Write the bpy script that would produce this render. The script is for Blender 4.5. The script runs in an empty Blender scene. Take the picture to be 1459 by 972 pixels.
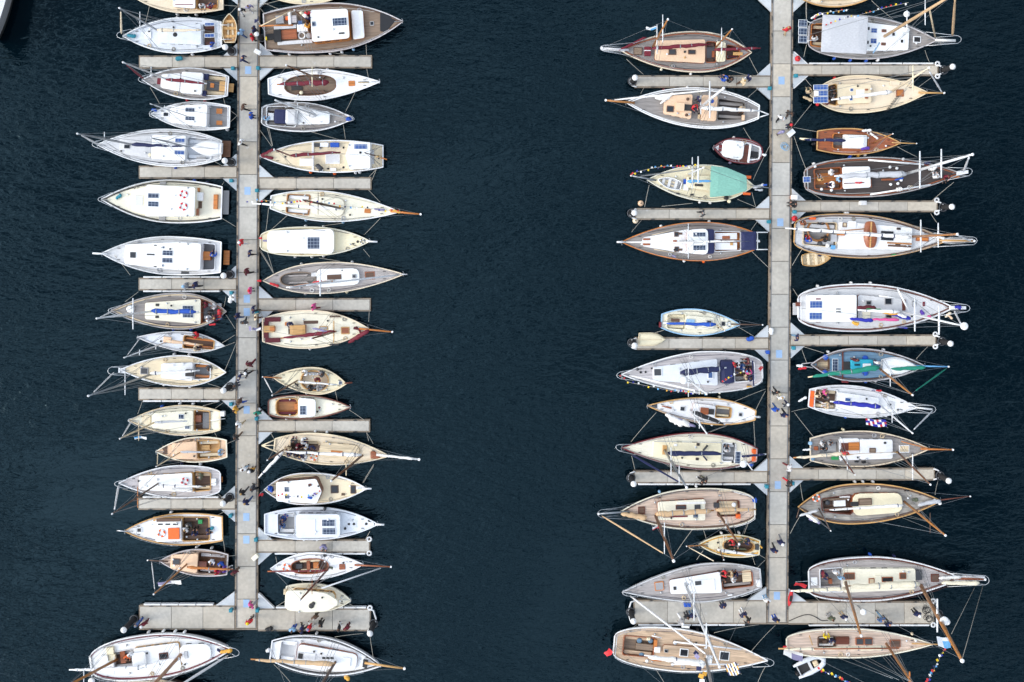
import bpy, bmesh, math, random
from mathutils import Vector, Matrix
from mathutils.geometry import delaunay_2d_cdt
R = random.Random(7)
SC = bpy.context.scene
COL = SC.collection
PI = math.pi
# ---------------------------------------------------------------- survey frame
S_ = 0.07            # metres per survey unit on the water
H_ = 112.0           # height of the survey point over the water
NX, NY = 735.0, 325.0
def G(px, py, z=0.0):
    k = S_ * (1 - z / H_)
    return Vector(((px - NX) * k, (NY - py) * k, z))
def UNG(p):
    k = S_ * (1 - p.z / H_)
    return (p.x / k + NX, NY - p.y / k)
SHEETS = dict(L1=(100, 0, 5.6115), L2=(100, 170, 5.6115), L3=(100, 330, 5.6115), L4=(100, 490, 5.6115), L5=(100, 650, 5.6115), L6=(100, 800, 5.6115),
    M1=(340, 0, 5.4), M2=(340, 170, 5.4), M3=(340, 340, 5.4), M4=(340, 510, 5.4), M5=(340, 660, 5.4), M6=(340, 792, 5.4),
    R1=(850, 0, 5.4), R2=(850, 160, 5.4), R3=(850, 300, 5.4), R4=(850, 460, 5.4), R5=(850, 620, 5.4), R6=(850, 792, 5.4),
    S1=(1100, 0, 4.8633), S2=(1100, 160, 4.8633), S3=(1100, 290, 4.8633), S4=(1100, 460, 4.8633), S5=(1100, 590, 4.8633), S6=(1100, 770, 4.4212), P=(0, 0, 1.0))
def ZP(sh, x, y):
    o = SHEETS[sh]
    return (o[0] + x / o[2], o[1] + y / o[2])

# ---------------------------------------------------------------- materials
def lin(c): return c / 12.92 if c <= 0.04045 else ((c + 0.055) / 1.055) ** 2.4
def hexc(h): return tuple(lin(int(h[i:i + 2], 16) / 255) for i in (0, 2, 4)) + (1,)
PAL = {  # name: (hex base colour, roughness, kind)
 'white': ('e7e8ea', .35, 'gel'), 'bright': ('eceded', .4, 'gel'), 'ivory': ('e6e1cd', .4, 'gel'), 'cream': ('e4dabb', .45, 'gel'), 'peach': ('e2c0a0', .5, 'gel'),
 'palegrey': ('cbccce', .5, 'gel'), 'paleblue': ('d6dbe2', .45, 'gel'), 'lilac': ('bdb8b9', .6, 'plank'), 'grey': ('9a9a9c', .6, 'gel'), 'midgrey': ('77797d', .6, 'gel'),
 'greyteak': ('8f8a87', .75, 'plank'), 'silverteak': ('a8a2a0', .75, 'plank'), 'brownteak': ('83705f', .75, 'plank'), 'tanteak': ('c2a88d', .7, 'plank'), 'pinkteak': ('cbb5a4', .7, 'plank'), 'darkteak': ('423a38', .7, 'plank'),
 'weather': ('a19c95', .8, 'worn'), 'tan': ('dac6a5', .55, 'plank'), 'sand': ('e3d3b4', .5, 'gel'), 'buff': ('e2d2b8', .55, 'gel'),
 'varnish': ('985634', .3, 'plank'), 'orangewood': ('bf7434', .4, 'plank'), 'honey': ('c69a60', .45, 'plank'), 'mahogany': ('63301f', .35, 'plank'), 'brown': ('5d4537', .6, 'plank'), 'spruce': ('a8713c', .4, 'plank'), 'darkwood': ('6f4a31', .5, 'plank'),
 'maroon': ('6a1226', .7, 'cloth'), 'redpaint': ('6b1d22', .4, 'gel'), 'red': ('c4202b', .6, 'cloth'), 'orange': ('e8641e', .55, 'cloth'), 'amber': ('d9a13a', .6, 'cloth'), 'yellow': ('e3c41f', .6, 'cloth'),
 'navy': ('161f4a', .7, 'cloth'), 'blue': ('1c4fae', .7, 'cloth'), 'royal': ('22289a', .7, 'cloth'), 'sky': ('5f9fd0', .6, 'cloth'), 'turq': ('27a3bd', .5, 'gel'), 'teal': ('1d7f93', .5, 'gel'), 'green': ('14806a', .7, 'cloth'), 'grass': ('1f8a4a', .6, 'cloth'), 'mint': ('79ad9e', .7, 'cloth'), 'slate': ('64859f', .65, 'plank'),
 'purple': ('56359a', .7, 'cloth'), 'pink': ('cf4f8c', .7, 'cloth'), 'sail': ('e4e3e0', .75, 'cloth'), 'greysail': ('b9bbc0', .75, 'cloth'), 'creamsail': ('e2d9c0', .75, 'cloth'), 'tansail': ('c9a983', .75, 'cloth'),
 'black': ('15161a', .6, 'gel'), 'darkgrey': ('3a3d42', .6, 'gel'), 'net': ('26282d', .9, 'gel'), 'dark': ('2b2a2b', .6, 'gel'), 'steel': ('c3c7cb', .3, 'metal'), 'alu': ('dfe2e5', .35, 'gel'), 'greyalu': ('8f959b', .35, 'metal'),
 'glass': ('20262e', .12, 'gel'), 'blueglass': ('3d5a8c', .15, 'gel'), 'solar': ('27364f', .25, 'solar'), 'bluesolar': ('34579a', .25, 'solar'),
 'skin': ('c49278', .6, 'gel'), 'darkskin': ('8a5a42', .6, 'gel'), 'hairbrown': ('4a3020', .7, 'gel'), 'hairblond': ('a98954', .7, 'gel'), 'hairgrey': ('9a9690', .7, 'gel'),
 'concrete': ('b5b1a8', .9, 'concrete'), 'plate': ('bac0c5', .8, 'gel'), 'waler': ('8c7f70', .85, 'plank'), 'hatchplate': ('93b0d2', .7, 'gel'), 'rubber': ('1b1b1d', .8, 'gel'), 'bumper': ('dcdee0', .5, 'gel'), 'rope': ('a8a398', .9, 'gel'), 'wire': ('8e9499', .4, 'metal'), 'float': ('4f4e4a', .9, 'gel'),
 'denim': ('3f5a86', .8, 'cloth'), 'olive': ('5b604c', .8, 'cloth'), 'beige': ('bfa988', .8, 'cloth'), 'lightblue': ('8fb6d6', .8, 'cloth'), 'lavender': ('8b86a8', .8, 'cloth'), 'burgundy': ('571a26', .8, 'cloth'), 'rib': ('ccd2da', .5, 'gel'),
}
_mats = {}
def M(n):
    if n in _mats: return _mats[n]
    hx, rough, kind = PAL[n]
    m = bpy.data.materials.new(n); m.use_nodes = True
    nt = m.node_tree; N = nt.nodes; L = nt.links
    b = N['Principled BSDF']; c = hexc(hx)
    b.inputs['Roughness'].default_value = rough
    b.inputs['Base Color'].default_value = c
    if kind == 'metal': b.inputs['Metallic'].default_value = .6
    tc = N.new('ShaderNodeTexCoord'); mp = N.new('ShaderNodeMapping'); L.new(tc.outputs['Object'], mp.inputs['Vector'])
    oi = N.new('ShaderNodeObjectInfo')
    ad = N.new('ShaderNodeVectorMath'); ad.operation = 'ADD'
    sc = N.new('ShaderNodeVectorMath'); sc.operation = 'SCALE'; sc.inputs['Scale'].default_value = 40
    cb = N.new('ShaderNodeCombineXYZ'); L.new(oi.outputs['Random'], cb.inputs[0]); L.new(oi.outputs['Random'], cb.inputs[1])
    L.new(cb.outputs[0], sc.inputs[0]); L.new(tc.outputs['Object'], ad.inputs[0]); L.new(sc.outputs[0], ad.inputs[1]); L.new(ad.outputs[0], mp.inputs['Vector'])
    def noise(scale, detail=3, vec=mp):
        n_ = N.new('ShaderNodeTexNoise'); n_.inputs['Scale'].default_value = scale; n_.inputs['Detail'].default_value = detail
        L.new(vec.outputs[0], n_.inputs['Vector']); return n_
    def shade(fac, lo, hi, col):   # multiply col by lo..hi following fac
        r = N.new('ShaderNodeMapRange'); r.inputs['From Min'].default_value = .3; r.inputs['From Max'].default_value = .7
        r.inputs['To Min'].default_value = lo; r.inputs['To Max'].default_value = hi; L.new(fac, r.inputs['Value'])
        x = N.new('ShaderNodeMix'); x.data_type = 'RGBA'; x.blend_type = 'MULTIPLY'; x.inputs['Factor'].default_value = 1
        if isinstance(col, tuple): x.inputs['A'].default_value = col
        else: L.new(col, x.inputs['A'])
        L.new(r.outputs[0], x.inputs['B']); return x.outputs['Result']
    def bump(h, st, dist):
        bp = N.new('ShaderNodeBump'); bp.inputs['Strength'].default_value = st; bp.inputs['Distance'].default_value = dist
        L.new(h, bp.inputs['Height']); L.new(bp.outputs[0], b.inputs['Normal'])
    col = c
    if kind in ('plank', 'worn'):
        mp.inputs['Scale'].default_value = (.35, 5, 3)
        n1 = noise(2.2, 4); col = shade(n1.outputs[0], .74, 1.16, col)
        m2 = N.new('ShaderNodeMapping'); L.new(ad.outputs[0], m2.inputs['Vector']); m2.inputs['Scale'].default_value = (.05, 1, .3)
        n2 = noise(9, 1, m2); col = shade(n2.outputs[0], .84, 1.1, col)
        if kind == 'worn':
            m3 = N.new('ShaderNodeMapping'); L.new(ad.outputs[0], m3.inputs['Vector'])
            n3 = noise(.9, 5, m3); col = shade(n3.outputs[0], .5, 1.25, col)
        bump(n1.outputs[0], .3, .01)
    elif kind == 'gel':
        n1 = noise(.8, 4); col = shade(n1.outputs[0], .90, 1.04, col)
        n2 = noise(7, 2); col = shade(n2.outputs[0], .95, 1.03, col)
    elif kind == 'cloth':
        mp.inputs['Scale'].default_value = (1, 1.6, 1)
        n1 = noise(4.5, 4); col = shade(n1.outputs[0], .9, 1.06, col); bump(n1.outputs[0], .6, .05)
    elif kind == 'metal':
        n1 = noise(3, 2); col = shade(n1.outputs[0], .85, 1.08, col)
    elif kind == 'solar':
        w = N.new('ShaderNodeTexBrick'); w.offset = 0; w.inputs['Scale'].default_value = 1; w.inputs['Mortar Size'].default_value = .018
        w.inputs['Brick Width'].default_value = .32; w.inputs['Row Height'].default_value = .32
        w.inputs['Color1'].default_value = c; w.inputs['Color2'].default_value = tuple(v * .8 for v in c[:3]) + (1,); w.inputs['Mortar'].default_value = (.25, .3, .38, 1)
        L.new(tc.outputs['Object'], w.inputs['Vector']); col = w.outputs['Color']
    elif kind == 'concrete':
        ge = N.new('ShaderNodeNewGeometry')
        r = N.new('ShaderNodeMapRange'); r.inputs['To Min'].default_value = .86; r.inputs['To Max'].default_value = 1.1; L.new(ge.outputs['Random Per Island'], r.inputs['Value'])
        hs = N.new('ShaderNodeMix'); hs.data_type = 'RGBA'; hs.inputs['A'].default_value = hexc('b8afa0'); hs.inputs['B'].default_value = hexc('b0aea8')
        fr = N.new('ShaderNodeMath'); fr.operation = 'FRACT'; ml = N.new('ShaderNodeMath'); ml.operation = 'MULTIPLY'; ml.inputs[1].default_value = 7.3
        L.new(ge.outputs['Random Per Island'], ml.inputs[0]); L.new(ml.outputs[0], fr.inputs[0]); L.new(fr.outputs[0], hs.inputs['Factor'])
        x = N.new('ShaderNodeMix'); x.data_type = 'RGBA'; x.blend_type = 'MULTIPLY'; x.inputs['Factor'].default_value = 1
        L.new(hs.outputs['Result'], x.inputs['A']); L.new(r.outputs[0], x.inputs['B'])
        n1 = noise(.55, 6); col = shade(n1.outputs[0], .88, 1.06, x.outputs['Result'])
        n2 = noise(3.2, 5); col = shade(n2.outputs[0], .88, 1.07, col)
        m3 = N.new('ShaderNodeMapping'); L.new(ad.outputs[0], m3.inputs['Vector']); n3 = noise(1.7, 8, m3)
        sp = N.new('ShaderNodeMapRange'); sp.inputs['From Min'].default_value = .66; sp.inputs['From Max'].default_value = .74; L.new(n3.outputs[0], sp.inputs['Value'])
        mx = N.new('ShaderNodeMix'); mx.data_type = 'RGBA'; mx.inputs['B'].default_value = (.55, .55, .54, 1); L.new(col, mx.inputs['A'])
        sm = N.new('ShaderNodeMath'); sm.operation = 'MULTIPLY'; sm.inputs[1].default_value = .5; L.new(sp.outputs[0], sm.inputs[0]); L.new(sm.outputs[0], mx.inputs['Factor'])
        col = mx.outputs['Result']; bump(n2.outputs[0], .3, .01)
    if not isinstance(col, tuple): L.new(col, b.inputs['Base Color'])
    _mats[n] = m
    return m

# ---------------------------------------------------------------- objects
def tag(o, label, cat, group=None, kind=None):
    if label: o['label'] = label
    if cat: o['category'] = cat
    if group: o['group'] = group
    if kind: o['kind'] = kind
    return o
def empty(name, loc=(0, 0, 0), rz=0):
    o = bpy.data.objects.new(name, None); COL.objects.link(o); o.location = loc; o.rotation_euler = (0, 0, rz)
    o.empty_display_size = .3
    return o
def obj(name, V, F, mats, parent=None, smooth=False, fm=None):
    me = bpy.data.meshes.new(name); me.from_pydata([tuple(v) for v in V], [], F); me.update()
    if isinstance(mats, str): mats = [mats]
    for m in mats: me.materials.append(M(m))
    if fm: me.polygons.foreach_set('material_index', fm)
    if smooth: me.polygons.foreach_set('use_smooth', [True] * len(me.polygons))
    o = bpy.data.objects.new(name, me); COL.objects.link(o)
    if parent: o.parent = parent
    return o
class MB:                       # mesh collector for ONE part
    def __init__(s): s.V = []; s.F = []; s.m = []
    def add(s, V, F, mi=0):
        n = len(s.V); s.V += [Vector(v) for v in V]; s.F += [tuple(i + n for i in f) for f in F]; s.m += [mi] * len(F)
    def done(s, name, mats, parent=None, smooth=False): return obj(name, s.V, s.F, mats, parent, smooth, s.m)
def prism(poly, z0, z1, taper=0.0, crown=0.0, bev=0.03):
    """closed solid from a ccw polygon; a chamfered top edge and a slightly crowned top"""
    n = len(poly); cx = sum(p[0] for p in poly) / n; cy = sum(p[1] for p in poly) / n
    def ring(k, z, d=0):
        out = []
        for x, y in poly:
            dx, dy = x - cx, y - cy; l = math.hypot(dx, dy) or 1
            q = max(.05, k - d / l); out.append((cx + dx * q, cy + dy * q, z))
        return out
    b = min(bev, (z1 - z0) * .45)
    rs = [ring(1, z0), ring(1 - taper, z1 - b), ring(1 - taper, z1, b)]
    if crown: rs.append(ring((1 - taper) * .6, z1 + crown))
    V = [v for r in rs for v in r]; F = [tuple(range(n - 1, -1, -1))]
    for k in range(len(rs) - 1):
        for i in range(n):
            j = (i + 1) % n; F.append((k * n + i, k * n + j, (k + 1) * n + j, (k + 1) * n + i))
    F.append(tuple((len(rs) - 1) * n + i for i in range(n)))
    return V, F
def rounded(poly, r, seg=3):
    out = []; n = len(poly)
    for i in range(n):
        p0 = Vector(poly[i - 1][:2]); p = Vector(poly[i][:2]); p1 = Vector(poly[(i + 1) % n][:2])
        a = p0 - p; b = p1 - p; d = min(r, a.length * .45, b.length * .45)
        A = p + a.normalized() * d; B = p + b.normalized() * d
        for k in range(seg + 1):
            t = k / seg; q = A * (1 - t) ** 2 + p * 2 * t * (1 - t) + B * t * t
            out.append((q.x, q.y))
    return out
def ccw(poly):
    a = sum(poly[i - 1][0] * poly[i][1] - poly[i][0] * poly[i - 1][1] for i in range(len(poly)))
    return list(poly) if a > 0 else list(poly)[::-1]
def tube(P, rad, n=6, cap=True):
    P = [Vector(p) for p in P]; V = []; F = []
    if not hasattr(rad, '__len__'): rad = [rad] * len(P)
    for i, p in enumerate(P):
        d = (P[min(i + 1, len(P) - 1)] - P[max(i - 1, 0)])
        if d.length < 1e-6: d = Vector((0, 0, 1))
        d.normalize(); u = d.cross(Vector((0, 0, 1)))
        if u.length < .05: u = d.cross(Vector((0, 1, 0)))
        u.normalize(); w = u.cross(d)
        for k in range(n):
            a = 2 * PI * k / n; V.append(p + (u * math.cos(a) + w * math.sin(a)) * rad[i])
    for i in range(len(P) - 1):
        for k in range(n):
            j = (k + 1) % n; F.append((i * n + k, i * n + j, (i + 1) * n + j, (i + 1) * n + k))
    if cap: F.append(tuple(range(n - 1, -1, -1))); F.append(tuple((len(P) - 1) * n + k for k in range(n)))
    return V, F
def torus(c, R1, r, n=20, k=6, a0=0, a1=2 * PI, squash=1):
    P = [(c[0] + R1 * math.cos(a0 + (a1 - a0) * i / n), c[1] + R1 * math.sin(a0 + (a1 - a0) * i / n), c[2]) for i in range(n + 1)]
    return tube(P, r, k, True)
def lathe(c, prof, n=12):
    V = []; F = []
    for r, z in prof:
        for k in range(n):
            a = 2 * PI * k / n; V.append((c[0] + r * math.cos(a), c[1] + r * math.sin(a), c[2] + z))
    for i in range(len(prof) - 1):
        for k in range(n):
            j = (k + 1) % n; F.append((i * n + k, i * n + j, (i + 1) * n + j, (i + 1) * n + k))
    F.append(tuple(range(n - 1, -1, -1))); F.append(tuple((len(prof) - 1) * n + k for k in range(n)))
    return V, F
def inside(poly, x, y):
    c = False; n = len(poly); j = n - 1
    for i in range(n):
        xi, yi = poly[i][0], poly[i][1]; xj, yj = poly[j][0], poly[j][1]
        if (yi > y) != (yj > y) and x < (xj - xi) * (y - yi) / (yj - yi) + xi: c = not c
        j = i
    return c
def lumpy(A, B, r, mat, name, parent, flat=.8, n=14, taper=.45):
    """a sail flaked along a boom: uneven roll, fuller by the mast (B end)"""
    A = Vector(A); B = Vector(B); P = []; rd = []
    d = (B - A); side = d.cross(Vector((0, 0, 1))).normalized()
    for i in range(n + 1):
        t = i / n
        P.append(A + d * t + side * R.uniform(-.18, .18) * r + Vector((0, 0, R.uniform(-.1, .1) * r)))
        e = min(1, t / .06, (1 - t) / .04) if 0 < t < 1 else 0
        rd.append(r * (taper + (1 - taper) * t) * R.uniform(.82, 1.12) * (.45 + .55 * e))
    V, F = tube(P, rd, 9)
    return obj(name, V, F, mat, parent, True)
WAVE1, WAVE2 = .12, .06
SUN_EL, SUN_ROT, SKY_ST, SUN_ST, SUN_ANG, EXPO = 34, 262, .06, 1.2, 24, .34
CLOUD_W, CLOUD_E = 1.55, .64
WATER_C = (.0, .003, .0058, 1)
ROPES = []; FEND = []; CREW = []; BOATS = []
def xyz(l): return Vector(l)
class Boat:
    def __init__(s, name, cat, label, short, sh, bow, stern, hw, st='T.6', bp=2.0, tm=.42, hull='white', rail='white', deck='greyteak', fb=1.05, rail2=None, ov=1.0, inner=None, bul=.12):
        s.sh = sh; s.short = short; s.fb = fb; s.deckmat = deck; s.cabs = []; s.holes = []; s.bul = bul; s.bp = bp; s.tm = tm
        s.tw = 0.0; s.pa = 2.0; s.qa = 1.0
        if st[0] == 'T': s.tw = float(st[1:]); s.pa = 2.2
        elif st[0] == 'D': s.pa = float(st[1:] or 2)
        elif st[0] == 'R': s.pa = 2.4; s.qa = 1.9; s.tw = float(st[1:] or 0)
        zb, zs = s.sheer(1), s.sheer(0)
        B = G(*ZP(sh, *bow), zb); A = G(*ZP(sh, *stern), zs)
        d = B - A; d.z = 0; s.L = d.length; s.ang = math.atan2(d.y, d.x)
        O = (A + B) / 2; O.z = 0
        s.O = O; s.ca, s.sa = math.cos(s.ang), math.sin(s.ang)
        s.mpz = S_ / SHEETS[sh][2]
        s.hw = hw * s.mpz * (1 - fb / H_)
        s.root = tag(empty(name, O, s.ang), label, cat)
        BOATS.append(s)
        s._hull(hull, rail, ov, rail2)
    def sheer(s, t):
        a = max(0, (t - .35) / .65); b = max(0, (.35 - t) / .35)
        return s.fb * (.94 + .34 * a * a + .1 * b * b)
    def beam(s, t):
        t = min(1, max(0, t))
        if t < s.tm:
            u = (s.tm - t) / s.tm; k = max(0, 1 - u ** s.pa) ** (1 / s.qa); return s.hw * (s.tw + (1 - s.tw) * k)
        return s.hw * max(0, 1 - ((t - s.tm) / (1 - s.tm)) ** s.bp) ** .96
    def tof(s, u): return min(1, max(0, u / s.L + .5))
    def dz(s, u): return s.sheer(s.tof(u)) - s.bul
    def l2w(s, p): return Vector((s.O.x + p[0] * s.ca - p[1] * s.sa, s.O.y + p[0] * s.sa + p[1] * s.ca, p[2]))
    def w2l(s, p):
        x, y = p.x - s.O.x, p.y - s.O.y; return Vector((x * s.ca + y * s.sa, -x * s.sa + y * s.ca, p.z))
    def loc(s, x, y, z): return s.w2l(G(*ZP(s.sh, x, y), z))
    def axu(s, x, z):              # u of a sheet x on the axis
        y = SHEETS[s.sh]
        p = UNG(s.l2w((0, 0, z))); py = (p[1] - y[1]) * y[2]; px = (p[0] - y[0]) * y[2]
        return s.loc(x, py - (x - px) * math.tan(s.ang), z).x
    def ts(s, n=28):
        out = [i / n for i in range(n + 1)]
        out = [0, .008, .02] + out[1:-1] + [.985, 1] if s.qa > 1 or s.tw == 0 else out
        return sorted(set(out))
    def _hull(s, hullm, railm, ov, rail2):
        T = s.ts(); s.T = T
        fr = [1, .8, .5, .28, 0, -.3]; kb = [1, .99, .955, .9, .83, .5]
        if s.fb < .6: kb = [1, .97, .9, .82, .74, .4]
        rings = []
        for f, k in zip(fr, kb):
            row = []
            for t in T:
                z = s.sheer(t) * f if f >= 0 else f
                u = (t - .5) * s.L
                if t > s.tm: u -= ov * (1 - f) * ((t - s.tm) / (1 - s.tm)) ** 2.5 * s.L * .075
                else: u += ov * (1 - f) * ((s.tm - t) / s.tm) ** 2.5 * s.L * (.02 if s.tw > .5 else .07)
                b = s.beam(t) * k * (1 - .25 * max(0, t - .6) * (1 - f))
                row.append((u, max(b, .012), z))
            rings.append(row)
        V = []; F = []; m = []; n = len(T); nr = len(fr)
        for sg in (1, -1):
            o = len(V)
            for row in rings: V += [(u, b * sg, z) for u, b, z in row]
            for r in range(nr - 1):
                for i in range(n - 1):
                    q = (o + r * n + i, o + r * n + i + 1, o + (r + 1) * n + i + 1, o + (r + 1) * n + i)
                    F.append(q if sg < 0 else q[::-1]); m.append(1 if r >= 3 else 0)
        half = nr * n
        for r in range(nr - 1):      # transom and stem closed
            F.append((r * n, (r + 1) * n, half + (r + 1) * n, half + r * n)); m.append(1 if r >= 3 else 0)
            F.append((r * n + n - 1, half + r * n + n - 1, half + (r + 1) * n + n - 1, (r + 1) * n + n - 1)); m.append(1 if r >= 3 else 0)
        for i in range(n - 1): F.append(((nr - 1) * n + i, (nr - 1) * n + i + 1, half + (nr - 1) * n + i + 1, half + (nr - 1) * n + i)); m.append(1)
        h = obj('hull', V, F, [hullm, 'dark'], s.root, True, m); s.hull = h
        def strip(name, mat, w, ins, z0, z1):
            mb = MB(); out = [(u, b, z) for u, b, z in rings[0]]
            for sg in (1, -1):
                V = []
                for i, (u, b, z) in enumerate(out):
                    bo = max(b + .03 - ins, .02); bi = max(b - w - ins, .012)
                    V += [(u, sg * bo, z + z0), (u, sg * bo, z + z1), (u, sg * bi, z + z1), (u, sg * bi, z + z0 - .1)]
                F = []
                for i in range(len(out) - 1):
                    for k in range(3):
                        q = (4 * i + k, 4 * i + k + 1, 4 * i + 5 + k, 4 * i + 4 + k); F.append(q if sg < 0 else q[::-1])
                mb.add(V, F)
            if ins == 0:
                u, b, z = out[0]
                if b > .1: mb.add(*prism([(u - .04, -b), (u + w, -b), (u + w, b), (u - .04, b)], z + z0, z + z1 + .004, bev=.01))
            mb.done(name, mat, s.root, False)
        strip('rail', railm, .08 if s.L > 6 else .07, 0, -.05, .05)
        if rail2: strip('toe_rail', rail2, .08, .17, -s.bul - .02, -s.bul + .09)
    def deck(s):
        """the deck sheet, cut open round every cockpit well"""
        P = []
        T = s.T
        up = [((t - .5) * s.L, max(s.beam(t) - .03, .01)) for t in T]
        loop = [Vector((u, -b)) for u, b in up] + [Vector((u, b)) for u, b in up[::-1]]
        pts = list(loop); loops = [list(range(len(loop)))]
        for hpoly in s.holes:
            o = len(pts); pts += [Vector(p[:2]) for p in hpoly]; loops.append(list(range(o, o + len(hpoly))))
        for t in T[2:-2:2]:
            b = s.beam(t)
            for k in (-.5, 0, .5):
                q = ((t - .5) * s.L, b * k)
                if not any(inside(hp, *q) for hp in s.holes): pts.append(Vector(q))
        edges = [(l[i], l[(i + 1) % len(l)]) for l in loops for i in range(len(l))]
        v, e, f, *_ = delaunay_2d_cdt(pts, edges, [], 0, 1e-5)
        V = [(p.x, p.y, s.dz(p.x) + .05 * (1 - min(1, abs(p.y) / max(s.beam(s.tof(p.x)), .05)) ** 2)) for p in v]
        F = []
        for t in f:
            cx = sum(v[i].x for i in t) / 3; cy = sum(v[i].y for i in t) / 3
            if any(inside(hp, cx, cy) for hp in s.holes): continue
            if abs(cy) > s.beam(s.tof(cx)): continue
            F.append(tuple(t))
        obj('deck', V, F, s.deckmat, s.root, False)
    def base(s, u, v):
        z = s.dz(u) + .03
        for poly, zt in s.cabs:
            if inside(poly, u, v) and zt > z: z = zt
        return z
    # ------------------------------------------------ pieces, all read off the survey sheets
    def cab(s, x0, x1, w0, w1, h, roof='white', side='white', nw=3, off=0, r=.22, name='cabin', zb=None, win='glass', over=.05, crown=.05):
        for _ in range(2):
            u0 = s.axu(x0, s.dz(0) + h); z0 = s.dz(u0); u1 = s.axu(x1, s.dz(s.axu(x1, s.dz(0) + h)) + h)
        a, b = (w0 * s.mpz, w1 * s.mpz); o = off * s.mpz
        if u0 > u1: u0, u1, a, b = u1, u0, b, a
        return s.cabpoly([(u0, o - a), (u1, o - b), (u1, o + b), (u0, o + a)], h, roof, side, nw, r, name, zb, win, over, crown)
    def cabpoly(s, poly, h, roof, side, nw=3, r=.22, name='cabin', zb=None, win='glass', over=.05, crown=.05):
        poly = ccw(poly); us = [p[0] for p in poly]; zd = min(s.dz(u) for u in us); um = sum(us) / len(us)
        zt = s.dz(um) + h
        rp = rounded(poly, r)
        if zb is None: zb = zd - .02
        ca = obj(name, *prism(rp, zb, zt, taper=.035, bev=.02), side, s.root)
        n = len(rp); cx = sum(p[0] for p in rp) / n; cy = sum(p[1] for p in rp) / n
        big = []
        for x, y in rp:
            l = math.hypot(x - cx, y - cy); k = 1 - .035 + over / l; big.append((cx + (x - cx) * k, cy + (y - cy) * k))
        obj('roof', *prism(big, zt - .015, zt + .05, crown=crown, bev=.025), roof, ca)
        s.cabs.append((big, zt + .05 + crown * .6))
        if nw:                        # port lights along both sides, following the taper of the side
            (ax, ay), (bx, by), (cx2, cy2), (dx, dy) = poly[:4]
            quad = [(poly[i], poly[(i + 1) % len(poly)]) for i in range(len(poly))]
            for p, q in quad:
                d = Vector(q) - Vector(p)
                if abs(d.x) < abs(d.y) * 1.5: continue
                l = d.length; e = d / l; nn = Vector((e.y, -e.x))
                hh = min(.26, (zt - zb) * .42); zc = zb + (zt - zb) * .56; off = -.035 * l * .0 - (s.hw * .015)
                for k in range(nw):
                    t = (k + .75) / (nw + .5); c = Vector(p) + d * t; wl = min(.55, l / nw * .55) / 2
                    # the side leans in: put the light on it
                    lean = .035 * math.hypot(c.x - cx, c.y - cy) * ((zc - zb) / (zt - zb))
                    c2 = c - nn * (lean - .006)
                    V = []
                    for a_ in (-1, 1):
                        for z_ in (-1, 1):
                            for o_ in (-.02, .012): V.append((c2.x + e.x * wl * a_ + nn.x * o_, c2.y + e.y * wl * a_ + nn.y * o_, zc + z_ * hh / 2))
                    obj('window', V, [(0, 1, 3, 2), (4, 6, 7, 5), (0, 4, 5, 1), (2, 3, 7, 6), (1, 5, 7, 3), (0, 2, 6, 4)], win, ca)
        return ca
    def rect(s, x0, y0, x1, y1, h, zb=None):
        if zb is None:
            p = s.loc((x0 + x1) / 2, (y0 + y1) / 2, s.dz(0) + h)
            zb = s.base(p.x, p.y); p = s.loc((x0 + x1) / 2, (y0 + y1) / 2, zb + h); zb = s.base(p.x, p.y)
        z = zb + h
        c = s.loc((x0 + x1) / 2, (y0 + y1) / 2, z); a = abs(x1 - x0) / 2 * s.mpz; b = abs(y1 - y0) / 2 * s.mpz
        return c, a, b, zb, z
    def box(s, name, x0, y0, x1, y1, h, mat, zb=None, r=.04, crown=0, taper=0):
        c, a, b, zb, z = s.rect(x0, y0, x1, y1, h, zb)
        poly = [(c.x - a, c.y - b), (c.x + a, c.y - b), (c.x + a, c.y + b), (c.x - a, c.y + b)]
        if r > .05: poly = rounded(poly, r)
        return obj(name, *prism(poly, zb - .01, z, taper=taper, crown=crown, bev=.02), mat, s.root)
    def hatch(s, x0, y0, x1, y1, frame='white', glass='glass', h=.1, name='hatch'):
        c, a, b, zb, z = s.rect(x0, y0, x1, y1, h)
        f = obj(name, *prism(rounded([(c.x - a, c.y - b), (c.x + a, c.y - b), (c.x + a, c.y + b), (c.x - a, c.y + b)], .05), zb - .02, z, bev=.02), frame, s.root)
        k = .08 if min(a, b) > .2 else .04
        if glass: obj('pane', *prism([(c.x - a + k, c.y - b + k), (c.x + a - k, c.y - b + k), (c.x + a - k, c.y + b - k), (c.x - a + k, c.y + b - k)], z - .02, z + .012, bev=.004), glass, f)
        return f
    def solar(s, x0, y0, x1, y1, mat='solar', zb=None): return s.hatch_like('solar_panel', x0, y0, x1, y1, mat, zb)
    def hatch_like(s, name, x0, y0, x1, y1, mat, zb):
        c, a, b, zb, z = s.rect(x0, y0, x1, y1, .06, zb)
        f = obj(name, *prism([(c.x - a, c.y - b), (c.x + a, c.y - b), (c.x + a, c.y + b), (c.x - a, c.y + b)], zb + .015, z, bev=.01), 'alu', s.root)
        obj('cells', *prism([(c.x - a + .04, c.y - b + .04), (c.x + a - .04, c.y - b + .04), (c.x + a - .04, c.y + b - .04), (c.x - a + .04, c.y + b - .04)], z - .01, z + .008, bev=.003), mat, f)
        return f
    def disc(s, name, x, y, r, h, mat, zb=None, n=14):
        c, a, b, zb, z = s.rect(x - r, y - r, x + r, y + r, h, zb); a = max(a, .05)
        return obj(name, *lathe((c.x, c.y, zb - .01), [(a, 0), (a, h * .7), (a * .8, h), (a * .3, h * 1.05)], n), mat, s.root, True)
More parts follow.
